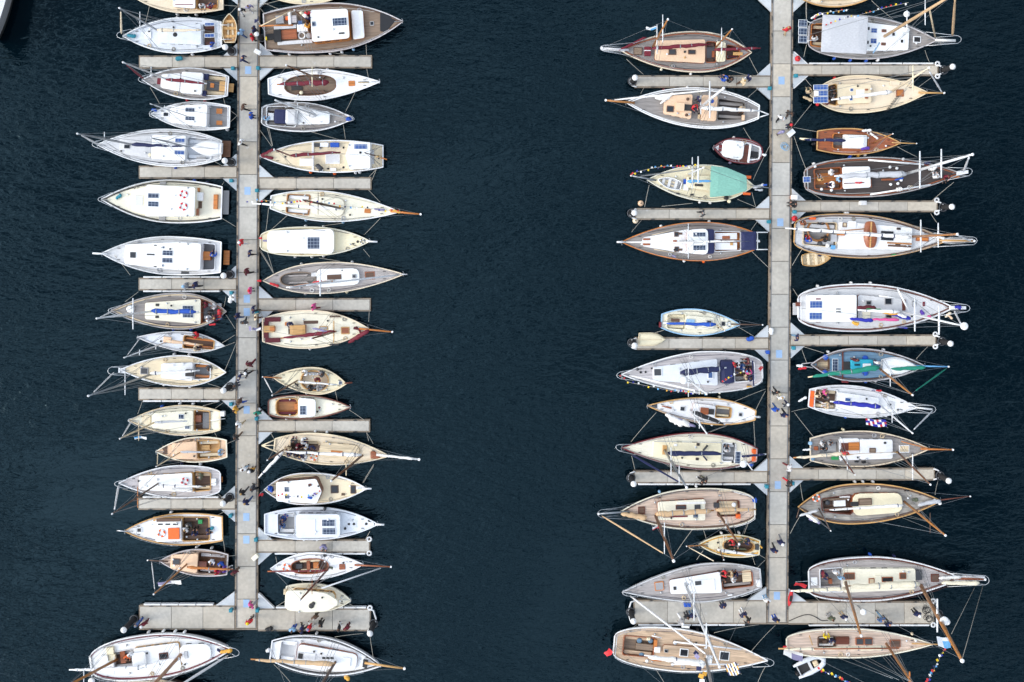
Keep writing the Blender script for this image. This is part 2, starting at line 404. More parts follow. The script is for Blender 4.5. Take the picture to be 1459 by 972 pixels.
    def ring(s, x, y, r=32, mat='orange', zb=None):
        c, a, b, zb, z = s.rect(x - r, y - r, x + r, y + r, .1, zb); a = min(max(a, .24), .4)
        mb = MB()
        for k in range(8):
            V, F = torus((c.x, c.y, zb + .07), a * .8, a * .22, 4, 8, k * PI / 4, (k + 1) * PI / 4); mb.add(V, F, k % 2)
        return mb.done('life_ring', [mat, 'white'], s.root, True)
    def cock(s, x0, x1, w0, w1, floor='greyteak', coam='white', seat=None, off=0, r=.2, dep=.45, oval=False, cush=None, curb=.16):
        u0 = s.axu(x0, s.dz(0) + .1); u1 = s.axu(x1, s.dz(0) + .1); a, b = w0 * s.mpz, w1 * s.mpz; o = off * s.mpz
        if u0 > u1: u0, u1, a, b = u1, u0, b, a
        if oval:
            poly = [((u0 + u1) / 2 + (u1 - u0) / 2 * math.copysign(abs(math.cos(2 * PI * k / 24)) ** .8, math.cos(2 * PI * k / 24)), o + (a + b) / 2 * math.copysign(abs(math.sin(2 * PI * k / 24)) ** .85, math.sin(2 * PI * k / 24))) for k in range(24)]
        else: poly = rounded(ccw([(u0, o - a), (u1, o - b), (u1, o + b), (u0, o + a)]), r)
        lim = []
        for x, y in poly:             # stay inside the hull
            bm = s.beam(s.tof(x)) - .12; lim.append((x, max(-bm, min(bm, y))))
        poly = lim; s.holes.append(poly); n = len(poly)
        cx = sum(p[0] for p in poly) / n; cy = sum(p[1] for p in poly) / n
        zd = s.dz((u0 + u1) / 2); zf = zd - dep
        V = []; F = []
        def off_(p, d):
            l = math.hypot(p[0] - cx, p[1] - cy); k = 1 + d / l; return (cx + (p[0] - cx) * k, cy + (p[1] - cy) * k)
        for d, z in ((.05, None), (.05, curb), (-.05, curb), (-.05, -dep)):
            for p in poly:
                q = off_(p, d); V.append((q[0], q[1], zf if z == -dep else (s.dz(p[0]) - .02 if z is None else s.dz(p[0]) + z)))
        for k in range(3):
            for i in range(n): j = (i + 1) % n; F.append((k * n + i, k * n + j, (k + 1) * n + j, (k + 1) * n + i))
        c = obj('cockpit', V, F, coam, s.root)
        obj('sole', *prism([off_(p, -.02) for p in poly], zf - .03, zf, bev=.005), floor, c)
        s.ck = zf
        if seat:
            for sg in (1, -1):
                w = min(a, b) * .34; y0 = o + sg * (min(a, b) - .07); y1 = y0 - sg * w
                bp = ccw([(u0 + .16, y0), (u1 - .16, y0), (u1 - .16, y1), (u0 + .16, y1)])
                if oval: bp = ccw([(u0 + (u1 - u0) * .2, y0 - sg * .1), (u1 - (u1 - u0) * .2, y0 - sg * .1), (u1 - (u1 - u0) * .25, y1 - sg * .05), (u0 + (u1 - u0) * .25, y1 - sg * .05)])
                obj('bench', *prism(bp, zf, zf + .3, bev=.02), seat, c)
                if cush:
                    q = [(cx + (x - cx) * .93, (y0 + y1) / 2 + (y - (y0 + y1) / 2) * .85) for x, y in bp]
                    obj('cushion', *prism(rounded(q, .08), zf + .3, zf + .4, bev=.04), cush, c)
        return c
    def boom(s, x0, y0, x1, y1, r=18, sail='sail', spar='alu', z=None, z1=None, ext=.04, flat=1, taper=.5):
        """(x0,y0) outer end, (x1,y1) mast end"""
        if z is None: z = s.dz(0) + 1.55
        A = s.loc(x0, y0, z); B = s.loc(x1, y1, z if z1 is None else z1); d = B - A
        rr = r * s.mpz
        if spar: obj('boom', *tube([A - d * ext, B], [.07, .085], 7), spar, s.root, True)
        if sail:
            up = Vector((0, 0, rr * .6))
            lumpy(A + d * .02 + up, B - d * .01 + up, rr, sail, 'furled_sail', s.root, n=max(8, int(d.length * 2.5)), taper=taper)
            for k in range(int(d.length / 1.1)):
                t = (k + .5) / int(d.length / 1.1); c = A + d * t + up; e = d.normalized() * .04
                q = rr * (taper + (1 - taper) * t) * 1.1
                if R.random() < .6: obj('sail_tie', *tube([c - e, c + e], q, 10), 'greyalu' if sail != 'sail' else 'navy', s.root, True)
    def mast(s, xb, yb, xt, yt, mat='alu', h=None, r=.1, rig=True, jib=None, stay=None, lim=(6, 22)):
        zb = s.dz(0) + .1; pb = s.loc(xb, yb, zb); zb = s.base(pb.x, pb.y); Bw = G(*ZP(s.sh, xb, yb), zb)
        pt = ZP(s.sh, xt, yt)
        if h is None:                 # the height for which the spar stands closest to upright
            best = None
            for i in range(40, 260):
                q = i * .1; T = G(*pt, zb + q); e = math.hypot(T.x - Bw.x, T.y - Bw.y) / q + .002 * abs(q - s.L * 1.05)
                if best is None or e < best[0]: best = (e, q)
            h = min(max(best[1], lim[0]), lim[1])
        T = G(*pt, zb + h); A = s.w2l(Bw); B = s.w2l(T); A.z -= .12
        s.mA, s.mB = A, B; s.mmat = mat
        m = obj('mast', *tube([A, A.lerp(B, .55), B], [r, r * .95, r * .62], 8), mat, s.root, True); s.m = m
        obj('truck', *lathe((B.x, B.y, B.z), [(r * .9, 0), (r * .9, .12), (.02, .2)], 8), 'white', m)
        if rig:
            zr = s.fb
            for sg in (1, -1):
                for du, k in ((-.5, .98), (.15, .62), (-.25, .63)):
                    u = A.x + du; q = Vector((u, sg * (s.beam(s.tof(u)) - .05), s.sheer(s.tof(u))))
                    obj('shroud', *tube([q, A.lerp(B, k)], .017, 4), 'wire', m)
        if rig and s.L > 7:
            q = Vector((-s.L / 2 + .15, 0, s.sheer(0))); obj('backstay', *tube([q, A.lerp(B, .98)], .017, 4), 'wire', m)
        if jib or stay:
            f = s.loc(*(stay or jib[:2]), s.sheer(1) + .15)
            top = A.lerp(B, .97)
            obj('forestay', *tube([f, top], .02, 4), 'wire', m)
            if jib:
                n = 12; P = [f.lerp(top, .04 + .84 * i / n) for i in range(n + 1)]
                rr = jib[3]
                obj('furled_jib', *tube(P, [rr * (.5 + .5 * math.sin(PI * min(1, (i + 1) / 5) / 2)) * (1 - .55 * max(0, i - 4) / n) * R.uniform(.9, 1.1) for i in range(n + 1)], 7), jib[2], s.root, True)
    def yard(s, x, y0, y1, mat='alu', r=.055):
        ym = (y0 + y1) / 2; best = None; pm = ZP(s.sh, x, ym)
        for i in range(8, 100):
            k = i / 100; p = s.mA.lerp(s.mB, k); q = UNG(s.l2w(p)); d = (q[0] - pm[0]) ** 2 + .4 * (q[1] - pm[1]) ** 2
            if best is None or d < best[0]: best = (d, p)
        p = best[1]; a = s.loc(x, y0, p.z); b = s.loc(x, y1, p.z); m = (a + b) / 2; sh = Vector((p.x - m.x, (p.y - m.y) * .8, 0))
        obj('spreader', *tube([a + sh, p, b + sh], [r * .7, r, r * .7], 6), mat, s.m, True)
    def sprit(s, x, y, mat='spruce', r=.1, x0=None, y0=None):
        A = Vector((s.L / 2 - .9, 0, s.sheer(1) + .02)) if x0 is None else s.loc(x0, y0, s.sheer(1) + .1)
        B = s.loc(x, y, s.sheer(1) + .35)
        o = obj('bowsprit', *tube([A, B], [r, r * .7], 8), mat, s.root, True)
        obj('cranse', *lathe(B - Vector((0, 0, .1)), [(r, 0), (r, .2)], 8), 'white', o)
        for sg in (1, -1):
            u = s.L * .36; obj('bobstay', *tube([(u, sg * s.beam(s.tof(u)), s.sheer(.86) - .1), B], .012, 4), 'wire', o)
    def pulpit(s, x, y, w=14, mat='steel', plat=False):
        T = s.loc(x, y, s.sheer(1) + .65); b = w * s.mpz; u0 = s.L * .40; bm = s.beam(s.tof(u0)); z0 = s.sheer(.9)
        top = [(u0, bm, z0 + .6), (T.x - .35, b + T.y * .7, T.z), (T.x - .08, b * .55 + T.y, T.z), (T.x, T.y, T.z), (T.x - .08, T.y - b * .55, T.z), (T.x - .35, T.y * .7 - b, T.z), (u0, -bm, z0 + .6)]
        mb = MB(); mb.add(*tube(top, .028, 5))
        for q, sg in ((top[0], 1), (top[-1], -1)): mb.add(*tube([q, (q[0], sg * (bm - .02), z0)], .024, 5))
        for i, sg in ((1, 1), (5, -1)): mb.add(*tube([top[i], (s.L / 2 - .35, sg * max(.05, s.beam(.965)), s.sheer(.97))], .024, 5))
        mb.done('pulpit', mat, s.root, True)
        if plat:        # a plank platform under the loop
            obj('bow_platform', *prism([(s.L / 2 - .5, -b * .55), (T.x - .15, T.y - b * .45), (T.x - .15, T.y + b * .45), (s.L / 2 - .5, b * .55)], s.sheer(1) + .03, s.sheer(1) + .1), 'white', s.root)
    def rails(s, t0=.06, t1=.86, mat='steel', n=9, post=.6):
        for sg in (1, -1):
            mb = MB(); P = []
            for i in range(n + 1):
                t = t0 + (t1 - t0) * i / n; u = (t - .5) * s.L; b = max(.05, s.beam(t) - .07); z = s.sheer(t)
                mb.add(*tube([(u, sg * b, z - .08), (u, sg * b, z + post)], .016, 4)); P.append((u, sg * b, z + post))
            mb.add(*tube(P, .01, 4)); mb.add(*tube([(x, y, z - post * .45) for x, y, z in P], .008, 4))
            mb.done('guard_rail', mat, s.root)
    def pushpit(s, mat='steel'):
        P = []
        for t in (.16, .06, .012):
            P.append(((t - .5) * s.L, max(.1, s.beam(t) - .06), s.sheer(t) + .62))
        loop = P + [(x, -y, z) for x, y, z in P[::-1]]
        mb = MB(); mb.add(*tube(loop, .025, 5)); mb.add(*tube([(x, y, z - .3) for x, y, z in loop], .018, 5))
        for x, y, z in loop: mb.add(*tube([(x, y, z), (x, y, z - .7)], .02, 5))
        mb.done('pushpit', mat, s.root, True)
    def plat(s, x0, y0, x1, y1, mat='brown', z=.45):
        c = s.loc((x0 + x1) / 2, (y0 + y1) / 2, z); a = abs(x1 - x0) / 2 * s.mpz; b = abs(y1 - y0) / 2 * s.mpz
        mb = MB()
        n = max(3, int(2 * b / .16))
        for k in range(n):
            y0_ = c.y - b + 2 * b * k / n; mb.add(*prism([(c.x - a, y0_ + .01), (c.x + a, y0_ + .01), (c.x + a, y0_ + 2 * b / n - .01), (c.x - a, y0_ + 2 * b / n - .01)], z - .06, z, bev=.008))
        mb.add(*prism([(c.x - a, c.y - b), (c.x + a, c.y - b), (c.x + a, c.y + b), (c.x - a, c.y + b)], z - .1, z - .055, bev=.008))
        mb.done('swim_platform', mat, s.root)
    def line(s, name, pts, r, mat, zs):
        P = [s.loc(x, y, z) for (x, y), z in zip(pts, zs)]
        return obj(name, *tube(P, r, 7), mat, s.root, True)
    def spar(s, name, x0, y0, x1, y1, mat, z=.35, r=.06): return s.line(name, [(x0, y0), (x1, y1)], r, mat, [s.dz(s.loc(x0, y0, s.dz(0)).x) + z, s.dz(s.loc(x1, y1, s.dz(0)).x) + z])
    def lump(s, name, x0, y0, x1, y1, r, mat, z=.3, z1=None):
        za, zb = s.dz(s.loc(x0, y0, s.dz(0)).x), s.dz(s.loc(x1, y1, s.dz(0)).x); A = s.loc(x0, y0, za + z); B = s.loc(x1, y1, zb + (z if z1 is None else z1)); return lumpy(A, B, r * s.mpz, mat, name, s.root, n=10, taper=.7)
    def poly(s, name, pts, h, mat, zb=None, crown=.04, r=.1):
        if zb is None: zb = max(s.dz(s.loc(x, y, s.dz(0)).x) for x, y in pts) - .02; lo = s.dz(0) - .02
        else: lo = zb
        z = zb + h; P = [s.loc(x, y, z) for x, y in pts]; P = rounded(ccw([(p.x, p.y) for p in P]), r)
        return obj(name, *prism(P, lo, z, crown=crown, bev=.03), mat, s.root)
    def radar(s, x, y, z=None, r=.3, k=.5):
        p = s.mA.lerp(s.mB, k); q = s.loc(x, y, p.z)
        o = obj('radar_dome', *lathe((q.x, q.y, p.z - .1), [(r, 0), (r * 1.05, .1), (r * .85, .22), (r * .3, .28)], 14), 'bright', s.root, True)
        obj('bracket', *tube([(q.x, q.y, p.z - .05), p - Vector((0, 0, .05))], .04, 5), 'greyalu', o)
    def ensign(s, x, y, dx, dy, mat='red', z=1.5):
        A = Vector((-s.L / 2 + .1, 0, s.sheer(0))); B = s.loc(x, y, s.sheer(0) + z); st = obj('flag_staff', *tube([A, B], .022, 5), 'white', s.root)
        e = s.loc(x + dx, y + dy, s.sheer(0) + z * .6); flag(B, e, .55, mat, s.root)
    def bits(s, nwinch=2, coil=2):
        """cleats, winches and coils where a crew keeps them"""
        for t in (.1, .5, .86):
            for sg in (1, -1):
                u = (t - .5) * s.L; b = s.beam(t) - .28
                if b < .15: continue
                z = s.dz(u); mb = MB(); mb.add(*tube([(u - .14, sg * b, z + .09), (u + .14, sg * b, z + .09)], .03, 5)); mb.add(*tube([(u - .05, sg * b, z), (u - .05, sg * b, z + .09)], .025, 5)); mb.add(*tube([(u + .05, sg * b, z), (u + .05, sg * b, z + .09)], .025, 5))
                mb.done('cleat', 'darkgrey', s.root)
        for k in range(coil):
            t = R.uniform(.3, .8); sg = R.choice((1, -1)); u = (t - .5) * s.L; b = s.beam(t) * .78
            mb = MB()
            for q in range(3): mb.add(*torus((u + R.uniform(-.04, .04), sg * b + R.uniform(-.04, .04), s.dz(u) + .04 + q * .03), R.uniform(.13, .2), .025, 12, 4))
            mb.done('rope_coil', R.choice(('rope', 'sail', 'greysail', 'tan')), s.root)
        for k in range(nwinch):
            t = .26 + .1 * (k // 2); sg = 1 if k % 2 else -1; u = (t - .5) * s.L; b = s.beam(t) * .66
            obj('winch', *lathe((u, sg * b, s.base(u, sg * b)), [(.1, 0), (.07, .06), (.09, .17), (.03, .19)], 10), 'steel', s.root, True)
        # running gear led along the deck, a vent cowl and the anchor at the stem
        for sg in (1, -1):
            P = []
            for i in range(7):
                t = .2 + .6 * i / 6; u = (t - .5) * s.L; v = sg * s.beam(t) * (.82 + R.uniform(-.03, .03)); P.append((u, v, s.base(u, v) + .03))
            obj('sheet_line', *tube(P, .018, 4), R.choice(('rope', 'sail', 'navy', 'darkgrey')), s.root)
        u = s.L * .5 - .55; z = s.sheer(.96) + .06
        mb = MB(); mb.add(*tube([(u - .3, .05, z - .06), (u + .5, .05, z)], .03, 5)); mb.add(*tube([(u + .46, -.2, z + .02), (u + .56, .05, z - .04), (u + .46, .3, z + .02)], .035, 5))
        mb.done('anchor', 'greyalu', s.root)
        for k in range(3):
            t = R.uniform(.35, .85); v = R.choice((1, -1)) * s.beam(t) * R.uniform(.2, .55); u = (t - .5) * s.L
            obj('deck_vent', *lathe((u, v, s.base(u, v) - .01), [(.06, 0), (.06, .08), (.1, .1), (.09, .15), (.03, .16)], 10), R.choice(('steel', 'dark', 'white')), s.root, True)
    def ropes(s, *L):
        for x0, y0, x1, y1 in L:
            p = s.loc(x0, y0, s.fb); t = s.tof(p.x); z = s.sheer(t) + .05
            A = G(*ZP(s.sh, x0, y0), z); B = G(*ZP(s.sh, x1, y1), .62); ROPES.append((A, B, s))
    def fenders(s, *L):
        for x, y, mat in L:
            p = s.loc(x, y, s.fb - .2); t = s.tof(p.x); sg = 1 if p.y > 0 else -1
            FEND.append((s, t, sg, mat))
    def crew(s, *L):
        for x, y, top, legs, hair, pose, deg, *lv in L:
            z = (lv[0] if lv else None); p = s.loc(x, y, s.dz(0) + .8)
            if z is None: z = s.ck if any(inside(h, p.x, p.y) for h in s.holes) else s.base(p.x, p.y)
            elif z == 'd': z = s.base(p.x, p.y)
            CREW.append((s.l2w((p.x, p.y, z)), top, legs, hair, pose, math.radians(deg), s))
def flag(A, E, w, mat, parent, canton=None, name='flag', n=6):
    A = Vector(A); E = Vector(E); d = E - A; L = d.length; side = Vector((d.y, -d.x, 0))
    side = side.normalized() if side.length > .01 else Vector((0, 1, 0)); dn = (side * .75 - Vector((0, 0, .65))).normalized() * w
    V = []; F = []; fm = []
    for i in range(n + 1):
        for j in range(4):
            t = i / n; q = A + d * t + dn * (j / 3) + Vector((0, 0, .07 * math.sin(5 * t + j * .7) * L)) + side * .05 * math.sin(7 * t + 1.3)
            V.append(q)
    for i in range(n):
        for j in range(3):
            F.append((i * 4 + j, i * 4 + 4 + j, i * 4 + 5 + j, i * 4 + 1 + j)); fm.append(1 if (canton and i < n / 2 and j < 2) else 0)
    return obj(name, V, F, [mat, canton or mat], parent, True, fm)
# ================================================================ boats, outer side of the first pontoon
b = Boat('sailboat', 'sailboat', 'cream sailboat with wooden rails at the top edge above the dinghy-carrying white boat', 'cream boat at the top', 'L1', (500, -25), (1222, -22), 125, 'T.78', hull='ivory', rail='buff', deck='buff')
b.cab(1000, 822, 95, 80, .5, 'bright', 'honey'); b.box('cabin_strip', 840, 34, 980, 40, .03, 'maroon'); b.cock(1012, 1180, 95, 88, 'brown', 'honey', 'orangewood')
b.crew((1045, 30, 'palegrey', 'midgrey', 'hairbrown', 'sit', 0), (1110, 60, 'maroon', 'denim', 'hairgrey', 'sit', 160)); b.hatch(700, -50, 760, 0); b.ropes((1220, 40, 1345, 50)); b.fenders((1000, 103, 'white'), (850, 100, 'white'))

b = Boat('sailboat', 'sailboat', 'white sailboat with pale blue deck and a wooden dinghy hung across its stern', 'white boat carrying a dinghy', 'L1', (420, 290), (1210, 275), 142, 'T.7', hull='white', rail='bright', deck='paleblue', fb=1.15)
b.cab(1050, 700, 85, 62, .42, 'paleblue', 'white', 5); b.cock(1060, 1160, 88, 84, 'brown', 'paleblue', 'mahogany', dep=.5)
b.hatch(595, 252, 645, 310, 'bright', None); b.disc('vent_hatch', 838, 277, 18, .06, 'black'); b.solar(1075, 180, 1155, 208, 'bluesolar', 1.5); b.solar(1075, 268, 1155, 300, 'bluesolar', 1.5)
b.mast(690, 238, 395, 66, 'greyalu', jib=(410, 275, 'buff', .1)); b.yard(562, 80, 205); b.boom(1060, 243, 695, 243, 15, 'buff'); b.pulpit(372, 282, 26); b.pushpit(); b.rails()
b.lump('anchor_cover', 455, 285, 525, 290, 17, 'teal', .15); b.crew((1115, 355, 'blue', 'denim', 'hairbrown', 'sit', 90)); b.fenders((850, 145, 'white'), (945, 142, 'white'), (970, 432, 'white')); b.ropes((1205, 180, 1340, 45), (600, 190, 640, 10))
for sg in (205, 320): b.spar('davit', 1180, sg - 5, 1290, sg - 5, 'steel', 1.1, .04)

b = Boat('sailboat', 'sailboat', 'small sailboat with white cabin, maroon mainsail along the boom and a maroon foredeck hatch', 'maroon-sailed small sailboat', 'L1', (575, 637), (1262, 690), 126, 'T.62', hull='white', rail='white', deck='silverteak')
b.cab(880, 725, 72, 52, .42, 'bright', 'white', 2); b.cab(1058, 885, 86, 84, .62, 'bright', 'white', 2); b.cock(1064, 1245, 88, 78, 'buff', 'white', 'tan')
b.box('navy_bin', 1063, 590, 1105, 638, .25, 'navy'); b.box('navy_bin', 1056, 725, 1086, 768, .3, 'navy'); b.box('locker_lid', 1192, 652, 1250, 730, .1, 'honey'); b.box('dark_cushion', 1090, 650, 1195, 722, .12, 'darkgrey'); b.box('chart', 1120, 665, 1150, 700, .2, 'orangewood')
b.plat(1265, 668, 1306, 736, 'honey', .6); b.hatch(695, 627, 746, 675, 'maroon', None); b.mast(760, 630, 425, 500, 'steel', jib=(588, 632, 'maroon', .11)); b.yard(655, 490, 580); b.boom(1080, 668, 765, 636, 16, 'maroon'); b.pulpit(545, 634, 24); b.rails(); b.pushpit()
b.ropes((1225, 785, 1250, 880), (640, 700, 715, 830)); b.fenders((930, 802, 'red'), (1070, 810, 'red'))

b = Boat('motor_cruiser', 'motorboat', 'small white cabin cruiser with grey cockpit holding two orange seats', 'white cruiser with orange seats', 'L1', (645, 912), (1275, 936), 113, 'T.76', hull='white', rail='bright', deck='white')
b.cab(1095, 800, 92, 66, .75, 'bright', 'white', 3); b.cock(1100, 1262, 92, 86, 'grey', 'white', None)
b.solar(918, 860, 995, 898); b.solar(918, 932, 995, 964); b.box('seat', 1168, 868, 1215, 910, .05, 'orangewood', b.ck + .4); b.box('seat', 1168, 965, 1215, 1000, .05, 'orangewood', b.ck + .4)
b.mast(950, 935, 645, 832, 'alu', r=.06); b.yard(760, 815, 850); b.pulpit(632, 910, 30); b.rails(.3, .86); b.lump('blue_cover', 650, 880, 690, 880, 14, 'blue', .3); b.hatch(740, 895, 790, 935); b.ropes((1275, 880, 1335, 925), (1275, 980, 1335, 925)); b.fenders((1250, 1030, 'white'))

b = Boat('sailboat', 'sailboat', 'large pale grey ketch with two masts, navy sail cover and an upturned white dinghy aft', 'ketch with upturned white dinghy', 'L2', (215, 203), (1208, 245), 149, 'T.5', hull='white', rail='bright', deck='palegrey', fb=1.2, rail2='white')
b.cab(652, 392, 92, 62, .32, 'palegrey', 'white', 3); b.cab(925, 648, 100, 96, .55, 'bright', 'white', 3); b.cock(932, 1130, 92, 80, 'paleblue', 'white', 'paleblue')
b.solar(838, 152, 918, 188, 'bluesolar'); b.solar(833, 248, 915, 284, 'bluesolar'); b.hatch(430, 203, 476, 234, 'grey'); b.disc('vent_hatch', 635, 285, 14, .08, 'cream'); b.plat(1208, 172, 1282, 302, 'darkwood', .5)
b.mast(490, 200, 60, 116, 'greyalu', jib=(225, 205, 'white', .1)); b.yard(278, 62, 155); b.boom(800, 215, 495, 204, 17, 'navy'); b.lump('furled_sail', 905, 215, 812, 216, 8, 'navy', 1.55); b.mast(930, 218, 650, 150, 'greyalu', r=.075)
b.pulpit(175, 200, 24); b.rails(.1, .86); b.pushpit(); b.box('deck_grating', 1010, 120, 1085, 165, .03, 'grey'); b.box('deck_grating', 1010, 303, 1085, 338, .03, 'grey'); b.ropes((1120, 320, 1230, 380), (1100, 345, 960, 385), (845, 372, 700, 320)); b.fenders((835, 372, 'blue'))

b = Boat('motor_cruiser', 'motorboat', 'ivory motor cruiser with two red and white life rings on its white roof', 'cruiser with two life rings', 'L2', (248, 640), (1212, 668), 172, 'T.75', hull='white', rail='white', deck='ivory', fb=1.25, rail2='dark')
b.cab(622, 495, 115, 82, .5, 'ivory', 'ivory', 0); b.cab(1000, 600, 116, 126, 1.25, 'bright', 'ivory', 4)
b.solar(620, 590, 710, 633); b.solar(620, 656, 708, 700); b.ring(905, 600, 33, 'red'); b.ring(902, 698, 33, 'red'); b.box('foredeck_locker', 518, 610, 580, 690, .08, 'palegrey')
b.box('seat', 1002, 548, 1030, 577, .4, 'orangewood'); b.box('wet_locker', 1003, 585, 1060, 650, .5, 'white'); b.box('hatch_lid', 1002, 657, 1052, 712, .1, 'brown'); b.box('door', 992, 715, 1018, 770, .6, 'varnish'); b.box('stern_bench', 1145, 602, 1176, 718, .4, 'orangewood')
b.plat(1222, 570, 1268, 760, 'grey', .5); b.lump('anchor_cover', 365, 635, 410, 605, 15, 'teal', .15); b.pulpit(222, 640, 20); b.rails(.35, .9); b.ropes((1210, 790, 1325, 860), (1215, 525, 1230, 500)); b.fenders((985, 484, 'blue'), (1090, 490, 'navy')); b.box('side_step', 708, 775, 760, 808, .1, 'grey'); b.box('side_step', 715, 498, 765, 524, .1, 'grey')

b = Boat('motor_cruiser', 'motorboat', 'white motor cruiser with teal hull showing at the stern and a wooden swim step', 'teal-sterned white cruiser', 'L3', (250, 175), (1205, 206), 153, 'T.8', hull='teal', rail='bright', deck='palegrey', fb=1.25)
b.cab(880, 430, 112, 78, .7, 'bright', 'white', 4); b.cab(1043, 872, 106, 110, 1.1, 'bright', 'white', 2); b.cock(1048, 1160, 108, 102, 'midgrey', 'white', None)
b.hatch(478, 165, 521, 210, 'darkgrey', 'glass'); b.solar(735, 150, 820, 193); b.solar(733, 209, 818, 252); b.solar(735, 116, 756, 138); b.solar(730, 260, 751, 283); b.box('roof_fender', 612, 178, 672, 190, .08, 'darkgrey')
b.box('table', 1058, 160, 1120, 228, .6, 'orangewood', b.ck); b.plat(1226, 152, 1273, 266, 'orangewood', .5); b.crew((1135, 195, 'blue', 'navy', 'hairgrey', 'sit', 180)); b.box('door_mat', 887, 317, 948, 341, .04, 'darkgrey')
b.spar('bow_roller', 300, 180, 180, 174, 'white', .3, .09); b.rails(.4, .92); b.ropes((355, 190, 480, 350)); b.hatch(668, 106, 692, 114, 'dark', None, .05); b.hatch(665, 276, 689, 284, 'dark', None, .05)

b = Boat('sailboat', 'sailboat', 'double-ended sailboat with grey deck, cream cabin and bright blue mainsail cover', 'blue-covered double-ender', 'L3', (325, 632), (1250, 640), 145, 'D2.4', hull='white', rail='silverteak', deck='greyteak', bp=1.9, rail2='tan')
b.cab(1048, 592, 102, 66, .5, 'ivory', 'varnish', 5); b.cock(1052, 1215, 92, 66, 'midgrey', 'varnish', 'palegrey'); b.solar(897, 592, 985, 632); b.solar(897, 652, 985, 690)
b.boom(1015, 642, 650, 636, 21, 'blue', taper=.85); b.mast(640, 640, 215, 694, 'alu', jib=(330, 640, 'white', .08)); b.yard(503, 532, 782, r=.08); b.disc('dinghy_buoy', 475, 620, 30, .45, 'bright'); b.pulpit(305, 632, 22); b.rails(.1, .88); b.hatch(682, 577, 710, 597, 'dark', None, .06); b.hatch(680, 673, 708, 692, 'dark', None, .06)
b.crew((1078, 590, 'maroon', 'black', 'hairbrown', 'sit', -90), (1112, 640, 'black', 'darkgrey', 'hairbrown', 'sit', 0), (1085, 700, 'white', 'palegrey', 'skin', 'sit', 90), (1155, 690, 'burgundy', 'denim', 'hairblond', 'sit', 90), (1150, 600, 'palegrey', 'grey', 'hairgrey', 'sit', -90))
b.lump('red_cover', 1190, 620, 1190, 690, 18, 'red', .4); b.lump('red_cover', 1110, 748, 1165, 738, 10, 'red', .2); b.ropes((1245, 665, 1320, 780), (1230, 600, 1245, 520), (440, 560, 548, 480)); b.fenders((820, 785, 'blue'), (960, 785, 'blue'))

b = Boat('sailboat', 'sailboat', 'slim pale day sailer with long open wooden cockpit and furled beige sail', 'slim pale day sailer', 'L3', (535, 845), (1235, 915), 82, 'D2', hull='white', rail='palegrey', deck='paleblue', fb=.8, bp=1.8)
b.cock(905, 1150, 52, 40, 'brown', 'honey', 'orangewood'); b.box('mast_box', 745, 843, 805, 888, .25, 'peach'); b.boom(1050, 905, 765, 872, 15, 'peach', 'honey'); b.mast(760, 888, 435, 1007, 'alu', r=.08, jib=(560, 850, 'white', .05)); b.yard(690, 922, 962); b.yard(557, 955, 1005)
b.crew((1015, 830, 'red', 'navy', 'hairbrown', 'sit', -90), (985, 935, 'tan', 'navy', 'hairgrey', 'sit', 90)); b.ropes((1215, 890, 1320, 826), (1232, 918, 1320, 884)); b.fenders((825, 950, 'navy'))

b = Boat('sailboat', 'sailboat', 'tan-decked double-ender with white cabin, grey mast and a small grey deck hatch', 'tan double-ender with grey mast', 'L4', (398, 207), (1248, 228), 124, 'D2', hull='white', rail='white', deck='sand', bp=1.9)
b.cab(980, 725, 74, 58, .42, 'white', 'white', 3); b.cock(985, 1122, 66, 56, 'midgrey', 'white', 'orangewood'); b.hatch(560, 190, 623, 245, 'grey', 'darkgrey'); b.boom(1020, 214, 640, 236, 15, 'sail'); b.mast(640, 248, 148, 415, 'greyalu', r=.11, jib=(355, 222, 'white', .08)); b.yard(441, 245, 425)
b.pulpit(300, 216, 30); b.box('companion', 920, 208, 985, 260, .25, 'dark'); b.box('bow_plate', 385, 190, 440, 235, .05, 'paleblue'); b.rails(.1, .84); b.ropes((1100, 318, 1200, 348), (1235, 215, 1325, 0)); b.fenders((825, 85, 'white'), (945, 90, 'white'), (745, 345, 'white'), (950, 350, 'white')); b.crew((1100, 185, 'darkgrey', 'black', 'hairbrown', 'sit', 0))

b = Boat('sailboat', 'sailboat', 'ivory cutter with slender tan mast, square forehatch and brown cockpit with grey grating', 'ivory cutter with tan mast', 'L4', (472, 613), (1200, 615), 120, 'T.62', hull='ivory', rail='tan', deck='ivory', bp=1.9)
b.cab(985, 650, 84, 60, .42, 'ivory', 'ivory', 3); b.cock(990, 1118, 80, 74, 'brown', 'honey', None); b.hatch(575, 573, 640, 642, 'sand', None); b.box('companion', 988, 570, 1048, 626, .3, 'varnish', b.ck); b.box('grating', 1060, 550, 1112, 678, .06, 'midgrey', b.ck + .2); b.solar(865, 562, 910, 602); b.solar(915, 655, 956, 682)
b.mast(670, 630, 400, 757, 'tan', r=.09, jib=(488, 622, 'white', .08)); b.yard(553, 640, 800, 'tan'); b.boom(925, 618, 675, 626, 12, 'greysail'); b.box('outboard', 1198, 542, 1232, 580, .5, 'white'); b.spar('tiller', 1120, 612, 1240, 598, 'white', .5, .03); b.pulpit(462, 612, 18); b.rails(.1, .9); b.ropes((1060, 495, 1190, 462), (1160, 515, 1225, 470), (1150, 705, 1175, 748), (540, 560, 578, 456)); b.fenders((728, 492, 'blue'), (870, 482, 'white'), (975, 480, 'white'), (915, 730, 'white'))

